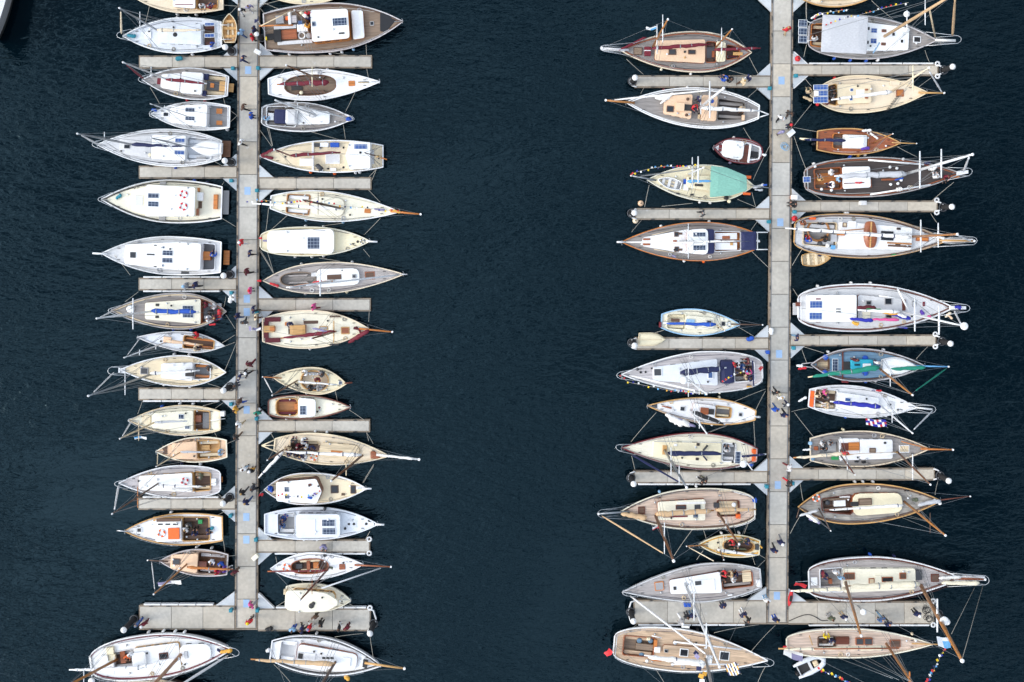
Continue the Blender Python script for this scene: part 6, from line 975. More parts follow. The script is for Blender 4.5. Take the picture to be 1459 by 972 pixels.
def finger(x_end, y0, y1, main, side, bumpers='', ring=False, pile=None, gus=(20, 17), guslow=True, hoop=True, steps=46):
    """side -1: runs out to smaller x from the main edge; +1: to larger x"""
    ym = (y0 + y1) / 2; e = main(ym) + side * .4; nb = near((x_end + e) / 2, ym, 6)
    up = [b for b in nb if (NY - b.O.y / S_) < ym]; dn = [b for b in nb if (NY - b.O.y / S_) >= ym]
    A, B = (up or nb)[0], (dn or nb)[0]
    r = tag(empty('finger_pontoon'), uniq(lambda q: f'finger pontoon between the {q[0]} and the {q[1]}', [(A.short, B.short)] + [(A.short, q.short) for q in nb if q is not A]), 'pontoon', 'finger pontoons')
    n = max(3, round(abs(e - x_end) / steps)); mb = MB(); W = 2.0; X0, X1 = e, x_end - side * 1.2
    for k in range(n):
        a = X0 + (X1 - X0) * k / n + side * .25; c = X0 + (X1 - X0) * (k + 1) / n - side * .25
        slab(mb, [(a, y0 + W), (c, y0 + W), (c, y1 - W), (a, y1 - W)], ZD - .25, ZD)
    mb.done('deck_panels', 'concrete', r)
    part('float', [(X0, y0 + 1.2), (X1, y0 + 1.2), (X1, y1 - 1.2), (X0, y1 - 1.2)], -.5, ZD - .08, 'float', r)
    for ya, yb in ((y0, y0 + 1.7), (y1 - 1.7, y1)): part('edge_beam', [(X0, ya), (x_end, ya), (x_end, yb), (X0, yb)], .05, ZD - .02, 'waler', r)
    part('end_beam', [(X1, y0 + 1.8), (x_end, y0 + 1.8), (x_end, y1 - 1.8), (X1, y1 - 1.8)], .05, ZD - .03, 'waler', r)
    gx, gy = gus
    for s, yy in ((-1, y0), (1, y1)):
        if s > 0 and not guslow: continue
        part('corner_plate', [(e, yy - s * .05), (e + side * gx, yy - s * .05), (e + side * gx * .92, yy + s * 1.2), (e + side * .8, yy + s * gy), (e, yy + s * gy)], .25, ZD - .005, 'plate', r)
        if bumpers and ('g' in bumpers): part('bumper', [(e + side * gx, yy), (e + side * (gx + 2), yy), (e + side * 2.2, yy + s * (gy + 1)), (e, yy + s * (gy + 1))], .2, ZD + .02, 'bumper', r)
    for ch in bumpers:
        if ch not in 'tb': continue
        yy, s = (y0, -1) if ch == 't' else (y1, 1)
        q0 = e + side * (gx + 3); seg = (x_end - side * 6 - q0) / 4
        for k in range(4): part('bumper', [(q0 + seg * k + side * .5, yy), (q0 + seg * (k + 1) - side * .5, yy), (q0 + seg * (k + 1) - side * .5, yy + s * 2.2), (q0 + seg * k + side * .5, yy + s * 2.2)], .15, ZD + .03, 'bumper', r, .05)
    for k in range(5):
        for yy in (y0 + .9, y1 - .9):
            c = G(e + (x_end - e) * (.15 + .18 * k), yy, ZD); mb = MB(); mb.add(*tube([(c.x - .2, c.y, ZD + .1), (c.x + .2, c.y, ZD + .1)], .035, 5)); mb.add(*tube([(c.x, c.y, ZD - .05), (c.x, c.y, ZD + .1)], .05, 5)); mb.done('cleat', 'darkgrey', r)
    if hoop:
        P = [G(x_end - side * 2, y0 + 1, ZD), G(x_end + side * 4, y0 + 3, ZD), G(x_end + side * 7.5, ym - 2.5, ZD), G(x_end + side * 7.5, ym + 2.5, ZD), G(x_end + side * 4, y1 - 3, ZD), G(x_end - side * 2, y1 - 1, ZD)]
        obj('pile_guide', *tube(P, .08, 6), 'bumper', r, True)
    if ring:
        for yy in (y0 - .5, y1 + .5):
            c = G(x_end - side * 1, yy, ZD); mb = MB(); mb.add(*torus((c.x, c.y, ZD - .05), .2, .09, 14, 6)); mb.done('corner_fender', 'bumper', r, True)
    return r
FG = []
for y0, y1, bm in ((79.3, 97.7, ''), (236.3, 254.6, ''), (396, 414, 'tb'), (552.7, 570.5, 'b'), (709.7, 726.6, 't')):
    finger(198 - (y0 - 79) * .002, y0, y1, xlA, -1, bm, hoop=False)
finger(198, 862.7, 897.5, xlA, -1, 't', gus=(27, 19), guslow=False, hoop=False)
for y0, y1, x, bm in ((78.7, 97.2, 529.8, ''), (252.4, 270.6, 529, ''), (425, 443.7, 528, ''), (598, 616, 527, ''), (769, 788, 527, 'b')): finger(x, y0, y1, xrA, 1, bm, hoop=False, ring=y0 > 760)
finger(528, 867, 899.4, xrA, 1, 'tg', guslow=False, ring=True, gus=(22, 20))
for y0, y1, x in ((107.4, 125, 905), (296.7, 313.3, 905), (480.7, 498.5, 905), (671, 689, 903)): finger(x, y0, y1, xlB, -1, 'b' if y0 > 600 else '')
finger(903, 855, 889.5, xlB, -1, 'b', guslow=False, gus=(27, 18))
for y0, y1, x, bm in ((91.5, 108, 1337, 'tg'), (285.8, 302.3, 1336, ''), (476.9, 493.3, 1334, ''), (667, 684.6, 1332, '')): finger(x, y0, y1, xrB, 1, bm, ring=y0 < 660)
finger(1331, 857, 890, xrB, 1, 'b', guslow=False, hoop=False, gus=(26, 18), ring=True)
# ---------------------------------------------------------------- piles
def pile(px, py, h=3.3, r=.26):
    c = G(px, py, 0); t = tag(empty('mooring_pile', c), None, 'pile', 'mooring piles')
    t['label'] = uniq(lambda q: f'tall black mooring pile with white cap standing beside the {q.short}', near(px, py, 5))
    obj('pile_shaft', *lathe((0, 0, 0), [(r, -3), (r, h - .05)], 14), 'rubber', t, True)
    obj('pile_cap', *lathe((0, 0, h - .1), [(r * 1.1, 0), (r * 1.14, .1), (r * .65, .32), (r * .1, .42)], 16), 'bright', t, True)
    obj('pile_collar', *torus((0, 0, .62), r + .13, .07, 16, 6), 'darkgrey', t, True)
for q in ((332.5, 74.5), (332, 231.8), (330.3, 391), (330.2, 550), (329.5, 706.5)): pile(*q, h=3.2)
pile(194, 879.5, 3.6); pile(533.5, 885.5, 3.4); pile(375.6, 56, 3, .2)
for q in ((900, 117), (899, 304), (899.3, 487.5), (898, 679), (897.6, 869)): pile(*q)
for q in ((1341.5, 101), (1340.5, 295.5), (1338.5, 485.5), (1336, 676), (1334, 872)): pile(*q, h=2.9)
# ---------------------------------------------------------------- power boxes
def pedestal(px, py, mat='teal'):
    c = G(px, py, ZD + .5); c.z = ZD; t = tag(empty('power_pedestal', c), None, 'power box', 'power boxes along the pontoons')
    t['label'] = uniq(lambda q: f'small {"blue" if mat == "blue" else "teal"} power box on the corner plate near the {q.short}', near(px, py, 6))
    obj('pedestal_body', *prism([(-.14, -.14), (.14, -.14), (.14, .14), (-.14, .14)], 0, .5, taper=.05), mat, t)
    obj('pedestal_lid', *prism([(-.18, -.18), (.18, -.18), (.18, .18), (-.18, .18)], .5, .6, crown=.06), mat, t)
    obj('socket_panel', *prism([(.13, -.09), (.15, -.09), (.15, .09), (.13, .09)], .2, .4, bev=.01), 'darkgrey', t)
for q in ((331.7, 97.3), (329.5, 257.5), (329.7, 417.4), (329.3, 576), (328.6, 735), (328.8, 870), (367.6, 97), (366, 271.5), (365.8, 445.8), (365.4, 596.6), (364.6, 769.2), (366.5, 870), (1097, 126), (1095.7, 316), (1092.6, 693.5), (1134.3, 108), (1132.6, 302), (1131, 496), (1129.4, 689)): pedestal(*q)
pedestal(1094, 502, 'blue')
# ================================================================ small boats
def dinghy(name, label, cat, sh, bow, stern, hw, z, tw=.7, hull='white', inner='honey', gun='honey', up=False, depth=.45, thw=(.22, .5, .75), bp=2.1, group=None):
    B = G(*ZP(sh, *bow), z + depth); A = G(*ZP(sh, *stern), z + depth); d = B - A; L = d.length; O = (A + B) / 2; O.z = z
    r = tag(empty(name, O, math.atan2(d.y, d.x)), label, cat, group); h = hw * S_ / SHEETS[sh][2]
    def bm(t): return h * ((tw + (1 - tw) * (1 - ((.4 - t) / .4) ** 2)) if t < .4 else max(.03, 1 - ((t - .4) / .6) ** bp))
    sg_ = -1 if up else 1
    def Z(f): return depth * (1 - f) if up else depth * f
    def skin(ins, name, mat):
        V = []; F = []; n = 15; m = 9
        for i in range(n):
            t = i / (n - 1); b = max(.01, bm(t) - ins)
            for j in range(m):
                a = PI * j / (m - 1); f = 1 - math.sin(a) ** .7 * (1 - ins * 1.4); V.append(((t - .5) * (L - ins * 2), -b * math.copysign(abs(math.cos(a)) ** .75, math.cos(a)), Z(f) + sg_ * .1 * max(0, t - .6) * f))
        for i in range(n - 1):
            for j in range(m - 1): F.append((i * m + j, i * m + j + 1, (i + 1) * m + j + 1, (i + 1) * m + j))
        F.append(tuple(range(m))); return obj(name, V, F, mat, r, True)
    skin(0, 'hull', hull)
    if not up: skin(.05, 'lining', inner)
    P = [((i / 14 - .5) * L, s * bm(i / 14), Z(1) + sg_ * .1 * max(0, i / 14 - .6)) for s in (1,) for i in range(15)]; P += [(x, -y, zz) for x, y, zz in P[::-1]]; P.append(P[0])
    obj('gunwale', *tube(P, .045, 6), gun, r, True)
    if up: obj('keel', *tube([(-L * .48, 0, Z(0) + .02), (L * .3, 0, Z(0) + .03), (L * .46, 0, Z(0) - .12)], .035, 5), gun, r)
    else:
        for t in thw:
            b = bm(t) - .06; obj('thwart', *prism([((t - .5) * L - .13, -b), ((t - .5) * L + .13, -b), ((t - .5) * L + .13, b), ((t - .5) * L - .13, b)], depth * .66, depth * .74, bev=.01), inner, r)
        for s in (-.35, .35): obj('floor_board', *prism(ccw([(-L * .36, s * h - .09), (L * .2, s * h * .8 - .09), (L * .2, s * h * .8 + .09), (-L * .36, s * h + .09)]), .1, .14, bev=.01), 'sand', r)
    return r
dinghy('dinghy', 'varnished wooden dinghy with three thwarts hung across a white stern', 'dinghy', 'L1', (1272, 112), (1276, 338), 57, .95, hull='honey', inner='honey', gun='sand', bp=3)
dinghy('dinghy', 'upturned white dinghy lying on the aft deck of the grey ketch', 'dinghy', 'L2', (962, 225), (1208, 232), 58, 1.35, hull='bright', gun='white', up=True)
dinghy('dinghy', 'cream covered dinghy lying on a finger pontoon near its outer end', 'dinghy', 'R4', (530, 130), (330, 130), 48, ZD + .02, hull='cream', gun='sand', up=True, tw=.95, bp=2.6)
dinghy('rowing_boat', 'small wooden rowing boat with cross thwarts floating beside the white-housed cutter', 'rowing boat', 'S3', (404, 377), (211, 392), 47, .0, hull='sand', inner='sand', gun='honey', depth=.5)
dinghy('dinghy', 'upturned white dinghy on the foredeck between green sails', 'dinghy', 'S4', (1012, 305), (766, 300), 56, 1.12, hull='bright', gun='white', up=True)
dinghy('dinghy', 'small white tender with grey seats lying on the cream deck beside the mast', 'dinghy', 'R2', (472, 518), (650, 570), 40, 1.1, hull='white', inner='palegrey', gun='bright')
# inflatable with its outboard
c0 = G(1134.5, 958.3, .35); c1 = G(1174.6, 938.2, .35); d = c1 - c0; rib = tag(empty('inflatable_boat', (c0 + c1) / 2, math.atan2(d.y, d.x)), 'pale grey inflatable boat with outboard motor floating off the slender pink-decked yacht', 'inflatable boat'); rib.location.z = 0; Lr = d.length
P = [(-Lr / 2, .62, .28), (-Lr * .1, .66, .3), (Lr * .22, .6, .34), (Lr * .4, .36, .42), (Lr * .46, 0, .46), (Lr * .4, -.36, .42), (Lr * .22, -.6, .34), (-Lr * .1, -.66, .3), (-Lr / 2, -.62, .28)]
obj('tube', *tube(P, [.12, .24, .25, .25, .25, .25, .25, .24, .12], 10), 'rib', rib, True); obj('floor', *prism([(-Lr * .4, -.5), (Lr * .3, -.4), (Lr * .3, .4), (-Lr * .4, .5)], .1, .2), 'dark', rib); obj('transom', *prism([(-Lr * .42, -.5), (-Lr * .39, -.5), (-Lr * .39, .5), (-Lr * .42, .5)], .1, .6), 'palegrey', rib)
obj('thwart', *prism([(-.15, -.5), (.12, -.5), (.12, .5), (-.15, .5)], .38, .44), 'palegrey', rib); obj('bag', *prism(rounded([(.3, -.3), (.8, -.3), (.8, .25), (.3, .25)], .1), .2, .45, crown=.05), 'tan', rib)
ob = obj('outboard_motor', *lathe((-Lr * .5, 0, .45), [(.14, 0), (.18, .1), (.17, .35), (.05, .45)], 10), 'black', rib, True); obj('motor_leg', *tube([(-Lr * .5, 0, .5), (-Lr * .5, 0, -.3)], .06, 6), 'black', ob)
# ================================================================ flags
FC = ['red', 'bright', 'royal', 'amber', 'yellow', 'bright', 'navy', 'red', 'sky', 'bright']
_fm = {}
def small_flag(mat, w, parent):
    k = (mat, w)
    if k not in _fm:
        V = []; F = []; s = w
        for i in range(4):
            for j in range(3): V.append((s * i / 3 - s / 2, .03 * math.sin(i * 2.2 + j), -s * 1.15 * j / 2))
        for i in range(3):
            for j in range(2): F.append((i * 3 + j, i * 3 + 3 + j, i * 3 + 4 + j, i * 3 + 1 + j))
        me = bpy.data.meshes.new('flag'); me.from_pydata(V, [], F); me.materials.append(M(mat)); me.update(); _fm[k] = me
    o = bpy.data.objects.new('flag', _fm[k]); COL.objects.link(o); o.parent = parent; return o
def bunting(sh, label, pts, n, w=.2, mats=FC):
    w *= .8; P = [G(*ZP(sh, x, y), z) for x, y, z in pts]; r = tag(empty('signal_flags', P[0]), label, 'flag string')
    Q = [p - P[0] for p in P]; obj('halyard', *tube(Q, .014, 4), 'rope', r)
    ln = [(b_ - a_).length for a_, b_ in zip(Q, Q[1:])]; tot = sum(ln)
    for k in range(n):
        s = tot * (k + .5) / n; i = 0
        while i < len(ln) - 1 and s > ln[i]: s -= ln[i]; i += 1
        d = Q[i + 1] - Q[i]; p = Q[i] + d * (s / ln[i]); f = small_flag(mats[(k * 7 + k // 3) % len(mats)] if n > 6 else mats[k % len(mats)], w, r)
        f.location = p; f.rotation_euler = (R.uniform(.7, 1.4) * R.choice((1, 1, -1)), R.uniform(-.2, .2), math.atan2(d.y, d.x) + R.uniform(-.3, .3))
for b_, lab, pts, n in BUNT: bunting(b_.sh, lab, pts, n)
bunting('P', 'string of signal flags hanging from the bowsprit of the slender pink-decked yacht', [(1347, 922, 3), (1335, 945, 6), (1320, 975, 10), (1312, 1000, 12)], 22, .25)
bunting('P', 'string of signal flags running out from the inflatable boat', [(1166, 953, 1), (1190, 963, 4), (1225, 982, 9)], 20, .25)
bunting('R6', 'hoist of large signal flags hanging at the mast of the teak yacht', [(778, 750, 3.2), (800, 850, 6), (835, 985, 9)], 8, .5, ['navy', 'red', 'sky', 'bright', 'amber', 'navy', 'bright', 'lavender'])
def hung_flag(label, sh, x0, y0, x1, y1, z, w, mat, canton=None, cols=None):
    A = G(*ZP(sh, x0, y0), z); E = G(*ZP(sh, x1, y1), z - .3); r = tag(empty('hung_flag', A), label, 'flag')
    f = flag((0, 0, 0), E - A, w, mat, r, canton, 'flag_cloth', 9)
    if cols:
        for c in cols: f.data.materials.append(M(c))
        for i, p in enumerate(f.data.polygons): p.material_index = 2 + (i // 3 + (i % 3) * 2) % len(cols)
    obj('halyard', *tube([(0, 0, .3), (0, 0, -1.2)], .015, 4), 'rope', r)
hung_flag('white flag with blue marks flying from the spreader of the beige gaff yacht', 'L6', 700, 165, 880, 150, 6.5, .6, 'sail', 'lavender')
hung_flag('small white flag flying below the tan-masted ivory cutter', 'L4', 512, 740, 608, 742, 5, .35, 'bright', 'sky')
hung_flag('white pennant at the foremast of the ketch with maroon sails', 'R1', 460, 228, 382, 232, 9, .4, 'bright', 'sky')
hung_flag('blue, white and red flag over the water below the white sloop with the royal sail', 'S4', 795, 722, 655, 712, 5, .75, 'bright', None, ['royal', 'bright', 'red', 'bright', 'royal'])
hung_flag('red flag with white cross at the mast of the tan ketch', 'R5', 430, 705, 502, 692, 5, .5, 'red', 'bright')
hung_flag('large navy, white and orange flag at the bottom edge below the teak yacht', 'R6', 1110, 905, 1020, 930, 8, 1.1, 'bright', None, ['navy', 'bright', 'amber', 'bright'])
hung_flag('white streamer flag beside the grey inflatable boat', 'S6', 190, 765, 72, 725, 3, .8, 'bright', 'lavender')
hung_flag('white and pale blue flag at the bowsprit end of the slender pink-decked yacht', 'S6', 1128, 680, 1050, 672, 4, 1.0, 'paleblue', 'sky')
hung_flag('purple and white flag beside the maroon-cushioned cream cutter over the walkway', 'M3', 170, 704, 105, 708, 2.6, .3, 'lavender', 'bright')
# ================================================================ fenders and mooring ropes
_fd = {}
for s, t, sg, mat in FEND:
    u = (t - .5) * s.L; p = s.l2w((u, sg * (s.beam(t) + .1), s.sheer(t) - .12))
    top = tag(empty('fender', p, s.ang), None, 'fender', f'fenders of the {s.short}')
    wd = {'white': 'white', 'bright': 'bright white', 'ivory': 'ivory', 'cream': 'cream', 'blue': 'blue', 'navy': 'navy', 'black': 'black', 'grey': 'grey', 'palegrey': 'pale grey', 'darkgrey': 'dark grey', 'redpaint': 'dark red', 'lightblue': 'light blue', 'lavender': 'lilac'}.get(mat, mat)
    top['label'] = f'{wd} fender hanging on the side of the {s.short}'
    if 'f' not in _fd:
        V, F = lathe((0, 0, -.78), [(.02, 0), (.11, .06), (.13, .15), (.13, .55), (.11, .66), (.03, .74), (.03, .78)], 10)
        me = bpy.data.meshes.new('fender_body'); me.from_pydata([tuple(v) for v in V], [], F); me.polygons.foreach_set('use_smooth', [True] * len(F)); me.update(); _fd['f'] = me
        V, F = tube([(0, 0, -.02), (0, -.08, .16)], .015, 5); me = bpy.data.meshes.new('lanyard'); me.from_pydata([tuple(v) for v in V], [], F); me.materials.append(M('rope')); _fd['l'] = me
    for nm, key in (('fender_body', 'f'), ('lanyard', 'l')):
        o = bpy.data.objects.new(nm, _fd[key]); COL.objects.link(o); o.parent = top
        if key == 'f':
            if not o.data.materials: o.data.materials.append(M('white'))
            o.material_slots[0].link = 'OBJECT'; o.material_slots[0].material = M(mat)
        if key == 'l' and sg < 0: o.scale = (1, -1, 1)
for A, B, s in ROPES:
    n = 7; sag = .04 * (B - A).length; P = []
    for i in range(n + 1):
        q = i / n; p = (B - A) * q; p.z -= sag * 4 * q * (1 - q); P.append(p)
    o = obj('mooring_rope', *tube(P, .023, 5), 'rope', None, True); o.location = A
    tag(o, f'taut mooring rope leading from the {s.short} to the pontoon', 'rope', f'mooring ropes of the {s.short}')
# ================================================================ people
def body(pose):
    """one skinned figure facing +y; joints -> radii, grown into one surface"""
    J = {}; E = []
    hip = .93
    if pose == 'sit': hip = .12
    lean = {'stand': 0, 'walk': .04, 'sit': .02}[pose]
    J['pelvis'] = (0, 0, hip, .145, .11); J['waist'] = (0, lean, hip + .18, .13, .1); J['chest'] = (0, lean * 2, hip + .4, .155, .11); J['neck'] = (0, lean * 2 + .01, hip + .56, .055, .055); J['skull'] = (0, lean * 2 + .03, hip + .66, .075, .085); J['crown'] = (0, lean * 2 + .02, hip + .76, .068, .08)
    E += [('pelvis', 'waist'), ('waist', 'chest'), ('chest', 'neck'), ('neck', 'skull'), ('skull', 'crown')]
    for s, q in ((1, 'l'), (-1, 'r')):
        sw = s * (.22 if pose == 'walk' else .03)
        J['sh' + q] = (s * .185, lean * 2, hip + .46, .06, .06)
        if pose == 'sit': J['el' + q] = (s * .25, .1, hip + .22, .045, .045); J['wr' + q] = (s * .17, .3, hip + .14, .032, .032)
        else: J['el' + q] = (s * .235, lean - sw * .35, hip + .2, .045, .045); J['wr' + q] = (s * .24, .06 - sw * .6, hip - .03, .032, .032)
        J['hi' + q] = (s * .095, 0, hip - .05, .09, .09)
        if pose == 'sit': J['kn' + q] = (s * .13, .42, hip + .02, .065, .065); J['an' + q] = (s * .12, .46, hip - .36 if hip > .4 else .0 - .28, .042, .042); J['to' + q] = (s * .13, .62, J['an' + q][2] - .03, .04, .03)
        else: J['kn' + q] = (s * .1, sw * .75 + .03, hip - .47, .065, .065); J['an' + q] = (s * .1, sw * 1.1 - .03, .08 + (.05 if sw < -.1 else 0), .042, .042); J['to' + q] = (s * .115, sw * 1.1 + .13, .035, .042, .032)
        E += [('chest', 'sh' + q), ('sh' + q, 'el' + q), ('el' + q, 'wr' + q), ('pelvis', 'hi' + q), ('hi' + q, 'kn' + q), ('kn' + q, 'an' + q), ('an' + q, 'to' + q)]
    names = list(J); bm = bmesh.new(); lay = bm.verts.layers.skin.verify(); vs = {}
    for n in names:
        v = bm.verts.new(J[n][:3]); v[lay].radius = J[n][3:]; vs[n] = v
        v[lay].use_root = (n == 'pelvis')
    for a, c in E: bm.edges.new((vs[a], vs[c]))
    me = bpy.data.meshes.new('skeleton'); bm.to_mesh(me); bm.free()
    o = bpy.data.objects.new('skeleton', me); COL.objects.link(o)
    sk = o.modifiers.new('skin', 'SKIN'); sk.use_smooth_shade = True; sb = o.modifiers.new('sub', 'SUBSURF'); sb.levels = 1
    bpy.context.view_layer.update(); dg = bpy.context.evaluated_depsgraph_get(); ev = o.evaluated_get(dg); m2 = ev.to_mesh()
    V = [v.co.copy() for v in m2.vertices]; F = [tuple(p.vertices) for p in m2.polygons]; NN = [v.normal.copy() for v in m2.vertices]
    ev.to_mesh_clear(); bpy.data.objects.remove(o)
    def cls(p):
        best = None
        for a, c in E:
            A = Vector(J[a][:3]); B = Vector(J[c][:3]); d = B - A; t = max(0, min(1, (p - A).dot(d) / d.length_squared)); q = (A + d * t - p).length - (J[a][3] * (1 - t) + J[c][3] * t)
            if best is None or q < best[0]: best = (q, a, c, t)
        return best[1:]
    lab = []
    for p in V:
        a, c, t = cls(p); n = c[:2]
        if c in ('skull', 'crown') or (c == 'neck' and t > .6): lab.append('hair' if (p.z > J['skull'][2] + .01 and (p.y < J['skull'][1] + .035 or p.z > J['crown'][2] + .02)) else 'head')
        elif n in ('hi', 'kn', 'an') or a == 'pelvis' and n == 'wa' and t < .25: lab.append('legs')
        elif n == 'to' or n == 'an' and t > .9: lab.append('shoes')
        elif n == 'wr' and t > .85: lab.append('head')
        else: lab.append('top')
    # nose, ears and five unequal fingers joined into the same surface mesh
    BV = [tuple(v) for v in V]; BF = list(F)
    def join(v, f): n = len(BV); BV.extend(tuple(x) for x in v); BF.extend(tuple(i + n for i in q) for q in f)
    hx = J['skull']; join(*lathe((0, hx[1] + .085, hx[2] - .01), [(.012, 0), (.016, .012), (.006, .05)], 6))
    for s in (1, -1): join(*lathe((s * .08, hx[1], hx[2] - .02), [(.008, 0), (.016, .02), (.016, .05), (.006, .065)], 6))
    for q, s in (('l', 1), ('r', -1)):
        w = Vector(J['wr' + q][:3]); e = Vector(J['el' + q][:3]); d = (w - e).normalized(); fw = Vector((0, 1, 0)) - d * d.y; fw.normalize()
        join(*tube([w - d * .01, w + d * .04, w + d * .09], [.026, .036, .03], 6))
        for k, ln in enumerate((.068, .08, .074, .058)):
            o_ = w + d * .085 + fw * (.03 - .02 * k); join(*tube([o_, o_ + d * ln * .5, o_ + d * ln + Vector((-s * .02, .0, 0))], [.0095, .009, .007], 5))
        o_ = w + d * .03 + fw * .03; join(*tube([o_, o_ + fw * .03 + d * .03, o_ + fw * .035 + d * .06], [.011, .01, .008], 5))
    out = {}
    def mesh(nm, v, f, mat):
        m = bpy.data.meshes.new(nm); m.from_pydata(v, [], f); m.materials.append(M(mat)); m.polygons.foreach_set('use_smooth', [True] * len(f)); m.update(); return m
    out['body'] = mesh('person', BV, BF, 'skin')
    for key, nm, off in (('top', 'jacket', .022), ('legs', 'trousers', .014), ('hair', 'hair', .018), ('shoes', 'shoes', .01)):
        ids = {}; v = []; f = []
        for p in F:
            if sum(lab[i] == key for i in p) * 2 >= len(p):
                g = []
                for i in p:
                    if i not in ids: ids[i] = len(v); v.append(tuple(V[i] + NN[i] * off))
                    g.append(ids[i])
                f.append(tuple(g))
        out[key] = mesh(nm, v, f, 'navy')
    V2, F2 = lathe((0, hx[1] - .0, J['crown'][2] - .035), [(.125, 0), (.1, .012), (.098, .05), (.07, .1), (.02, .115)], 12); out['hat'] = mesh('hat', [tuple(x) for x in V2], F2, 'white')
    return out
POSE = {k: body(k) for k in ('stand', 'walk', 'sit')}
WORD = {'palegrey': 'pale grey', 'midgrey': 'grey', 'darkgrey': 'dark grey', 'lightblue': 'light blue', 'denim': 'denim blue', 'bright': 'white', 'sail': 'off-white', 'redpaint': 'dark red', 'honey': 'golden', 'varnish': 'orange-brown', 'mahogany': 'red-brown', 'amber': 'amber', 'dark': 'black', 'lavender': 'lilac', 'burgundy': 'dark red', 'hairgrey': 'grey', 'hairbrown': 'brown', 'hairblond': 'fair', 'skin': 'shaved'}
def wd(m): return WORD.get(m, m)
def person(w, top, legs, hair, pose, rz, boat=None, hat=None, dock=None):
    P = POSE[pose]; o = bpy.data.objects.new('person', P['body']); COL.objects.link(o); z = w.z
    if pose == 'sit': z += .33
    o.location = (w.x, w.y, z); o.rotation_euler = (0, 0, rz); k = R.uniform(1.12, 1.2) if boat else R.uniform(1.22, 1.32); o.scale = (k, k, k)
    sk = 'skin' if R.random() < .85 else 'darkskin'; o.material_slots[0].link = 'OBJECT'; o.material_slots[0].material = M(sk)
    def ch(nm, key, mat):
        c = bpy.data.objects.new(nm, P[key]); COL.objects.link(c); c.parent = o; c.material_slots[0].link = 'OBJECT'; c.material_slots[0].material = M(mat)
    ch('jacket', 'top', top); ch('trousers', 'legs', legs); ch('shoes', 'shoes', R.choice(('black', 'dark', 'white', 'brown')))
    if hat: ch('hat', 'hat', hat)
    if hair != 'skin': ch('hair', 'hair', hair)
    verb = {'stand': 'standing', 'walk': 'walking', 'sit': 'sitting'}[pose]
    base = f'person in {wd(top)} top and {wd(legs)} trousers' + (f', {wd(hat)} hat,' if hat else '')
    if boat: opts = [f'{base} {verb} aboard the {boat.short}', f'person in {wd(top)} top, {wd(hair)} hair, {verb} aboard the {boat.short}', f'{wd(hair)}-haired person in {wd(top)} and {wd(legs)} aboard the {boat.short}']
    else: opts = [f'{base} {verb} near the {q.short}' for q in near(*UNG(w), 6)]
    tag(o, uniq(lambda q: q, opts), 'person', 'people aboard the boats' if boat else 'people on the pontoons')
for w, top, legs, hair, pose, rz, s in CREW: person(w, top, legs, hair, pose, rz + s.ang, s)
